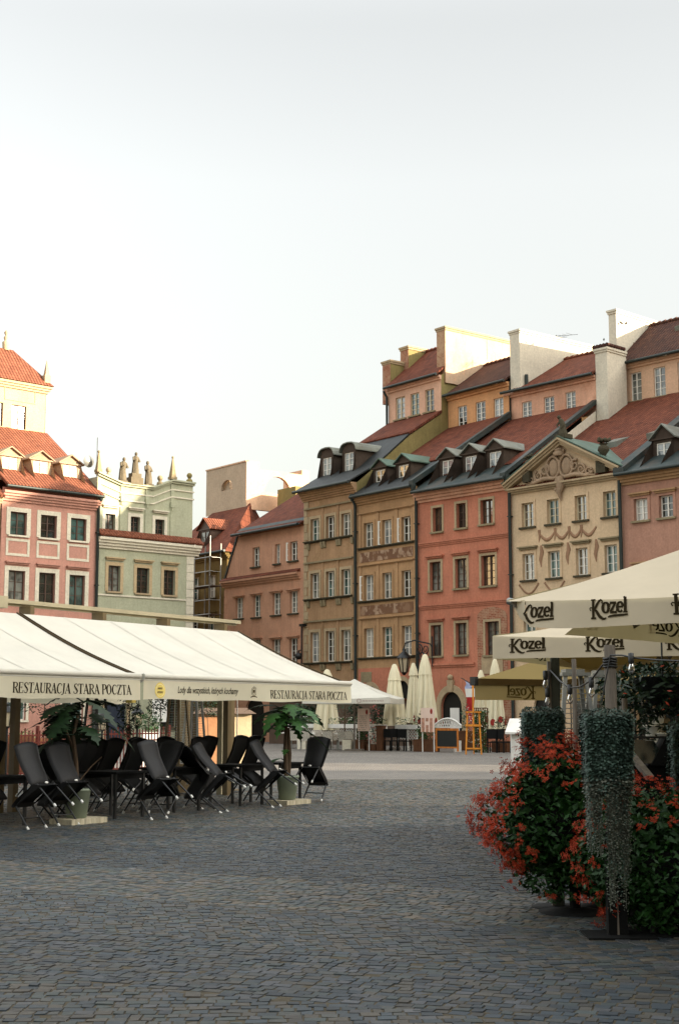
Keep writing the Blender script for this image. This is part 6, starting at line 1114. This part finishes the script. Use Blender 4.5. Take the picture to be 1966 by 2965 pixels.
def terrace():
    TF = Frame((.27, 67.47), (.75, -.66)); W = lambda jx, v=0.: TF.w(TF.f(cJ(jx, 700), v)[0], v)
    def Z(jx, jy, v=0.): return TF.f(cJ(jx, jy), v)[1]
    S = lambda jw: jw * .43367 * 67 / 4118 / .78
    for jx, v, jt, jb, jw, fl, em, lb in ((293, 3.5, 207, 608, 92, .7, False, 'folded cream parasol rising behind the right end of the white awning'), (745, 2.2, 172, 580, 80, .75, False, 'folded cream parasol with a short peaked flap, left of the wall lantern'), (872, 5.5, 164, 560, 62, .6, False, 'slim folded cream parasol directly below the wall lantern'), (950, 3., 106, 590, 82, .95, True, 'tallest folded cream parasol with red badges, before the arched doorway'), (1325, 5., 212, 560, 60, .6, False, 'short folded cream parasol just above the khaki awning edge'), (1420, 4., 137, 600, 66, .8, True, 'folded cream parasol with red badges behind the trellis')):
        closed_parasol(lb, W(jx, v), Z(jx, jt, v), Z(jx, jb, v), S(jw) * .7, fl, em, int(jx) % 7)
    # open white parasol in the square
    P = at(1016, 1966, 66.); zt = at(1060, 2021, 66).z
    r = open_parasol('open white parasol showing past the right end of the long white awning', Frame((P.x - 2.2, P.y - 1.5), (.98, -.2)), 4.0, zt, zt - .27, P.z, (), (), 0., 'aw_white', None, True, 'white_parasol')
    m = MB(); strokes(m, [ov(2.6, zt - .15, .08, .09, .02, .01)] + [[(2.76 + .07 * k, zt - .18, .03), (2.775 + .07 * k, zt - .12, .03)] for k in range(14)], lambda x, y: (x, -.035, y)); m.build('lettering', 'red_l', r)
    # pale cafe chairs, tables
    r = thing('cafe_chair', '', 'chair', group='pale wicker chairs on the terrace')
    m = MB(); m.box(-.27, .27, -.26, .26, .4, .46); m.build('seat', 'wicker_p', r); m = MB(); m.prism([(-.27, -.26, .461), (.27, -.26, .461), (.29, -.34, .86), (-.29, -.34, .86)], (0, .05, 0)); m.box(-.3, -.24, -.2, .22, .62, .66); m.box(.24, .3, -.2, .22, .62, .66); m.build('backrest', 'wicker_p', r)
    for sx in (-1, 1):
        for sy in (-1, 1): m = MB(); m.box(sx * .25 - .018, sx * .25 + .018, sy * .24 - .018, sy * .24 + .018, 0, .399); m.build('leg', 'steel', r)
    names = ['first', 'second', 'third', 'fourth', 'fifth', 'sixth', 'seventh', 'eighth']; first = True
    for k, (jx, v, rz) in enumerate(((75, .6, 200), (165, .25, 190), (270, .5, 160), (320, .2, 185), (362, .8, 90), (418, .5, 200), (472, .4, 170), (205, 2., 10))):
        c = r if first else copy_tree(r); first = False; c.location = W(jx, v); c.rotation_euler = (0, 0, TF.ang + radians(rz + 180)); c['label'] = '%s pale wicker chair from the left along the terrace edge, past the right hand palm' % names[k] if k < 7 else 'pale wicker chair on the far side of the first pale table'
    r = thing('cafe_table', '', 'table', group='pale tables on the terrace'); m = MB(); m.box(-.6, .6, -.4, .4, .73, .77); m.build('tabletop', 'paper', r); m = MB(); m.box(-.06, .06, -.06, .06, .02, .729); m.box(-.25, .25, -.25, .25, 0, .02); m.build('pedestal', 'black', r)
    for k, (jx, v, lb) in enumerate(((233, .9, 'pale table below the folded parasol nearest the awning'), (445, .9, 'pale table left of the pink menu board'), (40, 1.2, 'pale table partly hidden by the right hand palm'))):
        c = r if not k else copy_tree(r); c.location = W(jx, v); c.rotation_euler.z = TF.ang; c['label'] = lb
    for jx, lb in ((122, 'cream cube planter standing left under the pale chairs'), (423, 'cream cube planter standing right under the pale chairs')):
        t = thing('cube_planter', lb, 'planter', W(jx), TF.ang, 'cream cube planters'); m = MB(); m.prism([(-.26, 0, 0), (.26, 0, 0), (.28, 0, .48), (-.28, 0, .48)], (0, .5, 0)); m.build('tub', 'pl_trim', t); m = MB(); m.box(-.24, .24, .04, .46, .481, .5); m.build('soil', 'bark', t)
    # boards
    def board(lb, j, face, v=-.1, stand=True, nm='menu_board', pics=False):
        x0, y0, x1, y1 = j; u0 = TF.f(cJ(x0, 600), v)[0]; u1 = TF.f(cJ(x1, 600), v)[0]; z0, z1 = Z((x0 + x1) / 2, y1, v), Z((x0 + x1) / 2, y0, v); w = u1 - u0
        t = thing(nm, lb, 'sign', TF.w(u0, v), TF.ang); m = MB(); m.box(0, w, -.02, .02, z0, z1); m.build('panel', face, t)
        m = MB(); m.box(.02, .06, .03, .06, 0, z1 - .1); m.build('leg', 'whitep', t); m = MB(); m.box(w - .06, w - .02, .03, .06, 0, z1 - .1); m.build('leg', 'whitep', t)
        if pics:
            for a in range(3):
                for b in range(4):
                    if (a, b) != (1, 1): m = MB(); x = w * (.08 + .31 * a); z = z1 - .45 - (z1 - z0 - .45) * b / 4; m.box(x, x + w * .2, -.026, -.021, z - .15, z); m.build('food_picture', 'food', t)
        else:
            m = MB()
            for k in range(14): z = z1 - .35 - .09 * k; x = w * .12; [m.box(x + w * .09 * q, x + w * (.09 * q + .06), -.026, -.021, z, z + .022) for q in range(8) if (q * 7 + k * 3) % 5]
            m.build('menu_lines', 'ink_l', t)
        m = MB(); m.add([(w * .82 + .07 * cos(a), -.027, z1 - .16 + .12 * sin(a)) for a in [2 * pi * k / 12 for k in range(12)]], (tuple(range(12)),)); m.build('emblem', 'red_d', t)
    board('tall pale pink menu board with dark red emblem beside the pale tables', (498, 465, 573, 615), 'menu'); board('pale board of small food pictures with a red emblem, before the tallest folded parasol', (920, 460, 1006, 622), 'menu', -.2, pics=True)
    t = thing('chalkboard', 'black chalkboard in an orange wooden frame, left of the easel', 'sign', W(1020, -.3), TF.ang); w = S(142) * .95
    m = MB(); m.box(.07, w - .07, -.01, .02, .25, .95); m.build('slate', 'slate', t); m = MB(); m.box(0, .07, -.03, .03, 0.05, 1.05); m.box(w - .07, w, -.03, .03, .05, 1.05); m.box(.07, w - .07, -.03, .03, .18, .25); m.box(.07, w - .07, -.03, .03, .95, 1.05); m.build('frame', 'wood_o', t)
    t = thing('easel', 'tall orange wooden painting easel standing empty beside the trellis', 'easel', gnd(1371, 2185), -.1); h = 2.9
    m = MB(); m.bar((-.32, 0, 0), (-.24, .1, 1.75), .065); m.build('leg', 'wood_e', t); m = MB(); m.bar((.32, 0, 0), (.24, .1, 1.75), .065); m.build('leg', 'wood_e', t); m = MB(); m.bar((0, .0, .25), (0, .25, h), .07); m.build('mast', 'wood_e', t); m = MB(); m.bar((0, .9, 0), (0, .2, 1.9), .05); m.build('leg', 'wood_e', t)
    for z, hh in ((.22, .06), (1.15, .09), (1.72, .05)): m = MB(); m.box(-.33, .33, -.03, .1, z, z + hh); m.build('crossbar', 'wood_e', t)
    # dark chairs behind the boards
    r = thing('dark_chair', '', 'chair', group='dark chairs by the wooden planters'); m = MB(); m.box(-.22, .22, -.22, .22, .43, .47); m.build('seat', 'blackm', r); m = MB(); m.box(-.22, .22, -.25, -.22, .6, 1.0); m.build('backrest', 'blackm', r)
    for sx in (-1, 1):
        for sy in (-1, 1): m = MB(); m.box(sx * .2 - .02, sx * .2 + .02, sy * .2 - .02 - .0, sy * .2 + .02, 0, .429 if sy > 0 else 1.0); m.build('leg', 'blackm', r)
    for k, (jx, v, rz, lb) in enumerate(((718, .3, 180, 'dark chair with its back to the square, nearest the rusty post'), (765, .9, 90, 'dark chair turned sideways behind the nearest dark chair'), (812, .3, 185, 'dark chair beside the middle wooden planter'), (1470, .8, 170, 'brown dark chair right of the trellis'), (1400, .7, 200, 'dark chair half behind the trellis'))):
        c = r if not k else copy_tree(r); c.location = W(jx, v); c.rotation_euler.z = TF.ang + radians(rz + 180); c['label'] = lb
    # planters with shrubs
    rr = random.Random(5)
    def planter(lb, jx, jw, ztop, zpl, mat, leafm, fl=None, v=0., n=170, d=.5):
        t = thing('shrub_planter', lb, 'planter', W(jx, v), TF.ang, 'planters along the terrace edge'); w = S(jw); m = MB(); m.box(-w / 2, w / 2, 0, d, 0, zpl); m.build('box', mat, t)
        if zpl > .35:
            m = MB(); [m.box(-w / 2 - .015, w / 2 + .015, -.015, -.001, z, z + .03) for z in (.05, zpl * .5, zpl - .05)]; m.build('slats', 'wood_d', t)
        m = MB(); cloud(m, n, ell((0, d / 2, (zpl + ztop) / 2), (w * .55, d * .6, (ztop - zpl) / 2 + .1), .3), .07, 0, rr); m.build('leaves', leafm, t)
        if fl: m = MB(); cloud(m, 60, ell((0, d / 2 - .1, (zpl + ztop) / 2 + .05), (w * .58, d * .65, (ztop - zpl) / 2 + .1), .8), .06, 0, rr); m.build('blossoms', fl, t)
    planter('brown box with a rounded green bush below the pink menu board', 508, 62, 1.2, .48, 'wood_d', 'leaf', n=420); planter('box of pink flowers next to the rusty wooden post', 585, 58, 1.05, .3, 'wood_d', 'leaf_b', 'petal_p'); planter('wide wooden planter of grassy green shrubs below the food picture board', 933, 120, 1.15, .55, 'wood_d', 'leaf', n=420)
    planter('flower trough with pink blossoms beside the pink menu board, behind', 592, 40, 2.0, 1.2, 'pl_white', 'leaf_d', 'petal_p', 2.2); planter('dark round shrub behind the food picture board', 905, 52, 1.75, .4, 'wood_d', 'leaf_d', None, .5, 260)
    planter('small dark olive bush at the coral house wall', 1200, 55, 2.1, .9, 'wood_d', 'leaf_b', None, 3.); planter('dark agave like plant at the foot of the badge parasol', 1440, 90, 1.45, .5, 'wood_d', 'leaf_d', None, 1.5, 220)
    for jx, w, v, lb in ((640, 44, 0, 'rusty brown wooden post planter beside the pink flowers'),): t = thing('wooden_bollard', lb, 'bollard', W(jx, v), TF.ang); m = MB(); m.box(-.16, .16, 0, .3, 0, 1.1); m.build('post', 'wood_d', t); m = MB(); m.box(-.19, .19, -.03, .33, 1.1, 1.15); m.build('cap', 'wood_d', t)
    # white trough fence with flowers
    for jx0, jx1, v, lb in ((575, 668, 1.2, 'white flower trough left of the short flapped folded parasol'), (745, 890, 1.2, 'white flower trough right of the short flapped folded parasol'), (0, 480, 3.2, 'long white trough behind the pale tables')):
        a, b = TF.f(cJ(jx0, 600), v)[0], TF.f(cJ(jx1, 600), v)[0]; t = thing('flower_trough', lb, 'planter', TF.w(a, v), TF.ang, 'white flower troughs'); L = b - a; m = MB(); m.box(0, L, 0, .3, .98, 1.18); m.build('trough', 'whitep', t)
        m = MB(); [m.box(x, x + .05, .1, .15, 0, .979) for x in (0.05, L / 2, L - .1)]; m.build('legs', 'whitep', t)
        m = MB(); nx = int(L / .16); [m.bar((.16 * i, .12, .5 + .16 * j), (.16 * i + .16, .12, .66 + .16 * j), .025) for i in range(nx) for j in range(3)]; [m.bar((.16 * i + .16, .135, .5 + .16 * j), (.16 * i, .135, .66 + .16 * j), .025) for i in range(nx) for j in range(3)]; m.build('lattice', 'whitep', t)
        m = MB(); cloud(m, int(90 * L), bx_s(0, L, 0, .3, 1.15, 1.5), .06, 0, rr); m.build('leaves', 'leaf', t); m = MB(); cloud(m, int(35 * L), bx_s(0, L, -.05, .25, 1.25, 1.55), .05, 0, rr); m.build('blossoms', 'petal_w', t)
    t = thing('garden_bench', 'white bench with an arched lattice back before the arched doorway', 'bench', W(1098, .8), TF.ang); m = MB(); w = .75
    A = [(w * (s * 2 - 1), 0, 1.15 + .32 * (1 - (s * 2 - 1) ** 2)) for s in [k / 12 for k in range(13)]]; m.tube(A, .045, 6); [m.bar((A[k][0], 0, 1.12), A[min(12, k + 1)], .03) for k in range(0, 12)]; [m.bar((A[k + 1][0], .01, 1.12), A[k], .03) for k in range(0, 12)]; m.box(-w, w, -.03, .03, 1.05, 1.12); m.build('backrest', 'whitep', t); m = MB(); m.box(-w, w, -.5, 0, .45, .5); m.box(-w, -w + .06, -.5, 0, 0, .45); m.box(w - .06, w, -.5, 0, 0, .45); m.build('seat', 'whitep', t)
    t = thing('trellis', 'dark trellis panel grown over with white flowering ivy behind the easel', 'trellis', W(1320, .6), TF.ang); w = S(80) / 2; zt = Z(1320, 462, .6); m = MB(); [m.box(-w + 2 * w * k / 6 - .02, -w + 2 * w * k / 6 + .02, -.02, .02, 0, zt) for k in range(7)]; [m.box(-w, w, -.03, -.021, zt * k / 9 - .02, zt * k / 9 + .02) for k in range(1, 10)]; m.build('lattice', 'wood_d', t)
    m = MB(); cloud(m, 900, bx_s(-w, w, -.14, .1, 0, zt - .1), .075, 0, rr); m.build('ivy', 'leaf', t); m = MB(); cloud(m, 190, bx_s(-w - .3, w, -.16, 0, .3, zt + .1), .045, 0, rr); m.build('blossoms', 'petal_w', t)
    # hedges / trees behind pale chairs
    for jx, jw, z0, z1, v, n, lf, lb in ((180, 70, 0, 2.9, 6., 500, 'leaf_d', 'dark conical shrub left of the folded parasol nearest the awning'), (480, 90, 0, 2.6, 6.5, 420, 'leaf_d', 'dark shrub under the open white parasol'), (650, 30, 0, 2.8, 6., 260, 'leaf_d', 'narrow dark shrub just left of the short flapped folded parasol'), (100, 90, 1., 2.3, 8., 300, 'leaf_b', 'grey green shrub behind the right hand palm')):
        t = thing('terrace_shrub', lb, 'shrub', W(jx, v), TF.ang, 'shrubs behind the pale chairs'); m = MB(); cloud(m, n, ell((0, 0, (z0 + z1) / 2), (S(jw) / 2, .5, (z1 - z0) / 2), .2), .12, 0, rr); m.build('leaves', lf, t); m = MB(); m.tube([(0, 0, 0), (0, 0, z1 * .7)], .05, 6); m.build('trunk', 'bark', t)
    t = thing('olive_tree', 'small grey green olive tree on a thin trunk left of the pink menu board', 'tree', W(408, 1.6), TF.ang); m = MB(); m.tube([(0, 0, 0), (.03, 0, .9), (0, 0, 1.7), (.1, 0, 2.2)], [.04, .035, .03, .015], 6); [m.tube([(0, 0, 1.5), (.3 * cos(a), .3 * sin(a), 2.2)], .012, 5) for a in (0, 2, 4)]; m.build('trunk', 'bark', t); m = MB(); cloud(m, 420, ell((0, 0, 2.25), (.6, .5, .62), .1), .06, 0, rr, asp=.35); m.build('crown', 'leaf_b', t)
    p = W(560, 9.); t = thing('cafe_counter', 'long dim cafe counter in the shade under the open white parasol', 'counter', W(250, 9.), TF.ang); m = MB(); m.box(-4, 6, 0, .6, 0, 2.4); m.build('counter', 'brown_roof', t); m = MB(); m.box(-4.1, 6.1, -.1, .7, 2.4, 2.5); m.build('countertop', 'wood_d', t)
    # wall lantern, bracket lamp, flag
    u, z = R2.f(cJ(807, 222), -.9); t = thing('wall_lantern', 'black wrought iron wall lantern on the ochre house between the folded parasols', 'lamp', R2.w(u, 0, 0), R2.ang)
    m = MB(); m.lathe([(.17, 0), (.3, .75)], (0, -.9, z), 6, sm=False); m.build('glass', 'lampglass', t); m = MB()
    for k in range(6): a = pi * k / 3; m.bar((.18 * cos(a), -.9 + .18 * sin(a), z), (.31 * cos(a), -.9 + .31 * sin(a), z + .75), .045)
    m.lathe([(.4, .75), (.36, .85), (.16, 1.05), (.08, 1.12), (.1, 1.2), (.01, 1.35)], (0, -.9, z), 6); m.lathe([(.05, -.16), (.19, 0)], (0, -.9, z), 6); m.build('lantern_frame', 'black', t)
    m = MB(); m.tube([(0, -.9, z + 1.3), (.1, -.9, z + 1.55), (.5, -.6, z + 1.7), (1.2, -.1, z + 1.5), (1.3, 0, z + 1.3)], .04, 6); m.tube([(1.3, -.02, z + .3), (1.3, -.02, z + 1.9)], .045, 6)
    for sx, zz in ((.8, .9), (1.05, 1.2), (.55, 1.2)): sculpt_scroll(m, (sx, -.3, z + zz), .3, 1.6, 1 if sx > .6 else -1, sx * 3, .035)
    m.build('bracket', 'black', t)
    u, z = R2.f(cB(1040, 1780), -.8); t = thing('bracket_lamp', 'small dark lamp on a long iron bracket at the corner of the brown house', 'lamp', R2.w(U45 - .1, 0, 0), R2.ang); du = u - U45 + .1
    m = MB(); m.tube([(0, -.1, z + 2.), (0, -.1, z - 1.2)], .05, 6); m.tube([(0, -.1, z + .5), (du * .6, -.5, z + .45), (du, -.8, z + .4)], .035, 6); m.box(0, .4, -.3, .0, z + 1.9, z + 2.05); m.build('bracket', 'black', t); m = MB(); m.ball((du, -.8, z + .1), .24, 10, 0, (1, 1, .9)); m.tube([(du, -.8, z + .2), (du, -.8, z + .45)], .05, 6); m.build('lamp_head', 'black', t)
    u, z = R1.f(cJ(1196, 280), -1.6); t = thing('flag', 'red, white and blue cloth hanging on a slanting pole at the coral house', 'flag', R1.w(u, -1.6, 0), R1.ang); m = MB(); m.tube([(-.05, -.05, z + .15), (.5, 1.5, z - .7)], .025, 6); m.build('pole', 'wood_g', t)
    for k, (mt, za, zb) in enumerate((('flag_blue', 0, -.5), ('flag_red', -.45, -1.95))): m = MB(); sheet(m, lambda s, q: (.1 + .62 * s + .06 * sin(q * 7), .05 + .5 * s + .07 * sin(s * 9 + q * 3) + k * .05, z + za + (zb - za) * q - .55 * s), 8, 8); m.build('cloth', mt, t)
    t = thing('hanging_sign', 'blank white shop sign projecting between the flag and the easel', 'sign', R1.w(R1.f(cJ(1250, 360), -2.)[0], -2., 0), R1.ang); z0 = R1.f(cJ(1250, 388), -2.)[1]; z1 = R1.f(cJ(1250, 332), -2.)[1]; m = MB(); m.prism([(-.32, 0, z0), (.38, 0, z0), (.45, 0, z1), (-.38, 0, z1)], (0, .12, 0)); m.build('panel', 'paper', t); m = MB(); m.tube([(0, .1, z1 + .06), (0, 2., z1 + .06)], .03, 6); m.build('arm', 'black', t)
    t = thing('menu_lectern', 'white lectern with an open menu, left of the rear silver plant', 'lectern', at(1492, 2120, 30.).xy.to_3d(), 0.); m = MB(); m.box(-.1, .12, -.08, .08, 0, 1.25); m.build('stand', 'whitep', t); m = MB(); m.prism([(-.24, -.18, 1.22), (.16, -.18, 1.22), (.16, .15, 1.5), (-.1, .15, 1.5)], (0, 0, .04)); m.build('menu_top', 'whitep', t)
def pigeons():
    r = None
    for k, (x, y, v) in enumerate(((1045, 82, 10.5), (1085, 106, 11.), (1057, 165, 9.6), (1095, 172, 10.2), (903, 312, 8.), (1505, 158, 13.), (1540, 148, 13.))):
        p = R1.w(*[R1.f(cE(x, y), v)[0], v]); p.z = R1.f(cE(x, y), v)[1] - .1
        if r is None:
            m = MB(); m.tube([(-.2, 0, .06), (-.08, 0, .11), (.04, 0, .15), (.11, 0, .2), (.13, 0, .27), (.17, 0, .29), (.22, 0, .28)], [.02, .07, .085, .06, .045, .04, .008], 10); m.tube([(0, .02, .08), (.01, .02, 0)], .01, 5); m.tube([(0, -.02, .08), (.01, -.02, 0)], .01, 5); o = m.build('pigeon', 'slate'); r = o; o.scale = (.62,) * 3
        else: o = r.copy(); col.objects.link(o)
        o.location = p; o.rotation_euler.z = R1.ang + k * 2.1
        tag(o, ['pigeon at the front end of the highest white firewall', 'pigeon farther back on the highest white firewall', 'pigeon on the lower ledge of the highest firewall, front', 'pigeon on the lower ledge of the highest firewall, behind', 'pigeon on the tiled cap of the white chimney', 'pigeon on the far right roof ridge, first', 'pigeon on the far right roof ridge, last'][k], 'pigeon', 'pigeons on the roofs')
# ---------------------------------------------------------------- ground
def ground():
    m = MB(); s = 320.; m.quad((-s, -s, 0), (s, -s, 0), (s, s, 0), (-s, s, 0)); o = m.build('ground', 'pave'); tag(o, kind='structure')
    m = MB(); m.quad((-13, 5.5, .0085), (13, 5.5, .0085), (13, 36.4, .0085), (-13, 36.4, .0085)); o = m.build('joint_bed', 'joint'); tag(o, kind='structure')
    rs = np.random.default_rng(5); V = []; Fc = []; T = []; seams = [(-9, .0), (8.2, -.75), (10.0, -.9), (11.9, -.92), (14.1, -.92), (17.2, -.5), (21., .15), (26., -.2), (36.2, 0.)]; angs = [.02, -.3, .2, -.5, .06, -.3, .35, -.1]; pit = [.09, .092, .09, .088, .09, .092, .095, .1]; cnt = 0; bt = [.54, .44, .52, .8, .43, .58, .92, 1.15]; warm = [.1, -.4, .1, .9, -.5, .1, .7, 1.1]  # band tones of the stone, with near shade and far sheen painted in
    pal = [Vector(rgb(c)[:3]) for c in ('3f4a50', '48514f', '525450', '5a554b', '3a454c', '56585a', '343d43', '4d4a44')]
    CR = ((-1, -1), (1, -1), (1, 1), (-1, 1))
    for b in range(8):
        (y0, s0), (y1, s1) = seams[b], seams[b + 1]; y0 = max(y0, 5.5) if b else 5.8; ca, sa = cos(angs[b]), sin(angs[b]); p = pit[b]
        yc = (y0 + y1) / 2; hw = .265 * y1 + 1.9; half = hypot(hw, (y1 - y0) / 2 + hw * .65)
        for r in range(int(-half / p), int(half / p) + 1):
            x = -half + rs.uniform(0, .1); yy = r * p; wob = rs.normal(0, .004)
            while x < half:
                w = rs.uniform(.062, .125); cx = x + w / 2; cy = yy + .07 * sin(cx * .8 + b * 2) + .02 * sin(cx * 2.3 + r * .05) + wob
                gx, gy = cx * ca - cy * sa, yc + cx * sa + cy * ca; x += w
                if abs(gx) < .255 * gy + (1.7 if gy < 22 else .5) and gy > 6.4 and (y0 + s0 * gx * .6 + .02 * sin(gx * 4)) < gy < (y1 + s1 * gx * .6 + .02 * sin(gx * 4)):
                    h = .0095 + rs.normal(0, .0018); hx, hy = w / 2 - .0028, p / 2 - .0024; j = rs.normal(0, .003, 8); ch = .0032; tz = rs.normal(0, .0014, 4); ii = len(V)
                    for e, z0 in ((0., None), (ch, h)):
                        for k, (sx, sy) in enumerate(CR):
                            ax, ay = cx + sx * (hx - e) + j[k], cy + sy * (hy - e) + j[k + 4]; V.append((ax * ca - ay * sa, yc + ax * sa + ay * ca, .002 if z0 is None else .003 + h + tz[k]))
                    Fc += [(ii + 4, ii + 5, ii + 6, ii + 7), (ii, ii + 1, ii + 5, ii + 4), (ii + 1, ii + 2, ii + 6, ii + 5), (ii + 2, ii + 3, ii + 7, ii + 6), (ii + 3, ii, ii + 4, ii + 7)]
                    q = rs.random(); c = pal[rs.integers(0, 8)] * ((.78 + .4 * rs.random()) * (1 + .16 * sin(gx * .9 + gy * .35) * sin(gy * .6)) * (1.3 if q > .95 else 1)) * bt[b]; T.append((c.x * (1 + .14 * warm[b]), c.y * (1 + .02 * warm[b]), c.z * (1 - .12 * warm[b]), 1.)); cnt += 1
    T = np.repeat(np.array(T, dtype=np.float32), 20, axis=0)
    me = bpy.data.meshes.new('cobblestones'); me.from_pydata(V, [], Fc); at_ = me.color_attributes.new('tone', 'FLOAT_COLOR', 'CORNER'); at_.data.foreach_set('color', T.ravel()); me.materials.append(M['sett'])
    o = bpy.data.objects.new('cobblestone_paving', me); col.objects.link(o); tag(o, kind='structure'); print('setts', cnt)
# ---------------------------------------------------------------- build
def shade_parasols():  # added for the shade they throw on the near ground
    """the terrace row goes on beyond the right picture edge"""
    for k, (x, y) in enumerate(((2.5, 8.1), (2.15, 3.6))):
        a = radians(42.3); open_parasol(['sand coloured parasol just beyond the right picture edge, next in the row', 'sand coloured parasol beside the camera, last in the row'][k], Frame((x, y), (cos(a), -sin(a))), 4., 2.58, 2.3, 3.5, (), (), 0.)
M['leaf_g2'] = leafmat('leaf_geranium', '193a10', .45); M['red_d'] = plain('print_dark_red', '8a2a20', .7); M['red_l'] = plain('print_faded', '9a8078', .7); M['flag_blue'] = plain('flag_blue', '9aa4c0', .8); M['flag_red'] = plain('flag_red', 'b02a2c', .8); M['wood_d2'] = wood('wood_dark_post', '3a3c32'); M['trim_d'] = plain('edge_binding', '40331c', .8); M['gl_net'] = glass('glass_blind', 'b0aea4', 'c4c2b8'); M['kerb'] = plain('kerb_stone', '6f6c64', .7, .3, var=.25, scale=4.)
house_terra(); house_brown(); house_ochre(); house_coral(); house_sand(); house_mauve(); house_rose(); house_mint(); house_scaffold()
simple_house('cream house barely entering at the left picture edge beside the rose house', LF, -11.2, -3.5, 13.4, 'pl_cream', 'tile_l')
simple_house('peach house glimpsed behind the pale green one, its tiles sunlit', Frame(LF.w(10.2, 9.), LF.e), -2.5, 2.5, 12.2, 'pl_lant8', 'tile_l', 3, 4.5, False)
for k, (a, b) in enumerate(((20.7, 28.5), (28.6, 37.), (37.1, 46.), (46.1, 56.5))): simple_house('town house %s beyond the right picture edge, continuing the row of gables' % ('one', 'two', 'three', 'four')[k] if False else ['ochre', 'pink', 'grey', 'cream'][k] + ' town house continuing the gabled row beyond the right picture edge', R1, a, b, 13.6, ['pl_ochre', 'pl_terra', 'pl_mint', 'pl_sand'][k], 'tile', 3, 6.5)
SF = Frame(R1.w(62., -3.5), (-R1.n[0], -R1.n[1]))  # unseen row, distance and height chosen for the shade it casts
for k in range(6): simple_house(['pale rose', 'brown', 'sand', 'pale green', 'cream', 'coral'][k] + ' town house closing the square behind the camera', SF, 13. * k, 13. * k + 12.9, 10., ['pl_lant5', 'pl_brown', 'pl_sand', 'pl_mint', 'pl_cream', 'pl_coral'][k], 'tile', 2, 4., False)
left_terrace(); seating(); palms(); left_background(); right_parasols(); shade_parasols(); right_side(); terrace(); pigeons(); ground()
# ---------------------------------------------------------------- light
AZ = (.9536, -.301); EL = radians(13.)
sd = Vector((AZ[0] * cos(EL), AZ[1] * cos(EL), sin(EL)))
L = bpy.data.lights.new('sun', 'SUN'); L.energy = 4.8; L.angle = radians(.55); L.color = (1., .83, .63)
o = bpy.data.objects.new('sun', L); col.objects.link(o); o.rotation_euler = (-sd).to_track_quat('-Z', 'Y').to_euler(); o.location = (30, -10, 40)
w = bpy.data.worlds.new('World'); scn.world = w; w.use_nodes = True; nt = w.node_tree; bg = nt.nodes['Background']
sk = nt.nodes.new('ShaderNodeTexSky'); sk.sky_type = 'NISHITA'; sk.sun_disc = False; sk.sun_elevation = EL; sk.sun_rotation = atan2(AZ[0], AZ[1]); sk.air_density = 1.; sk.dust_density = 1.6; sk.ozone_density = 1.
hs = nt.nodes.new('ShaderNodeHueSaturation'); hs.inputs['Saturation'].default_value = .34; nt.links.new(sk.outputs[0], hs.inputs['Color'])
tc = nt.nodes.new('ShaderNodeTexCoord'); sp = nt.nodes.new('ShaderNodeSeparateXYZ'); mr = nt.nodes.new('ShaderNodeMapRange'); mr.interpolation_type = 'SMOOTHSTEP'     # unseen overhead sky boosted as added fill light
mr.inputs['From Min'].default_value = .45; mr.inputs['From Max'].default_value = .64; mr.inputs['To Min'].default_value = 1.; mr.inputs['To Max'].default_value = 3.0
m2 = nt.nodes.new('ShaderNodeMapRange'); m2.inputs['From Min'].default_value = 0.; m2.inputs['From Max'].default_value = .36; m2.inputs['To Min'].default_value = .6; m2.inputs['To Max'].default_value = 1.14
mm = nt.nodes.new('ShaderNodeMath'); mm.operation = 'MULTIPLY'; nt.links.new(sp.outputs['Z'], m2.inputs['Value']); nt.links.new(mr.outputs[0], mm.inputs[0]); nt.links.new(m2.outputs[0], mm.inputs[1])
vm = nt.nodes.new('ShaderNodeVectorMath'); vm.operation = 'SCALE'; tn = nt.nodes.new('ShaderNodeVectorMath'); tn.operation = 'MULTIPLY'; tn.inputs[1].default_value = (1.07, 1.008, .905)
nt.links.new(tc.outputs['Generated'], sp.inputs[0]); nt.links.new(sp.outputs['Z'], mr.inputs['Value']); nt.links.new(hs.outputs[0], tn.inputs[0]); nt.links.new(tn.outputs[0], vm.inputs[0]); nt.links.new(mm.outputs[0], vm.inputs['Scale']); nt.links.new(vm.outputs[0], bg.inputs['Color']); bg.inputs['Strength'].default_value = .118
scn.view_settings.view_transform = 'Standard'; scn.view_settings.look = 'None'; scn.view_settings.exposure = 1.6; scn.view_settings.gamma = 1.
# ---------------------------------------------------------------- camera
cam = bpy.data.cameras.new('camera'); cam.lens = 50.; cam.sensor_fit = 'VERTICAL'; cam.sensor_height = 36.; cam.sensor_width = 24.; cam.clip_end = 1000.; cam.clip_start = .1
co = bpy.data.objects.new('camera', cam); col.objects.link(co); co.location = (0, 0, CAMH); co.rotation_euler = (pi / 2 + TH, 0, 0); scn.camera = co
scn.cycles.max_bounces = 6; scn.cycles.diffuse_bounces = 3; scn.cycles.glossy_bounces = 3; scn.cycles.transmission_bounces = 3; scn.cycles.caustics_reflective = False; scn.cycles.caustics_refractive = False
scn.cycles.use_denoising = True
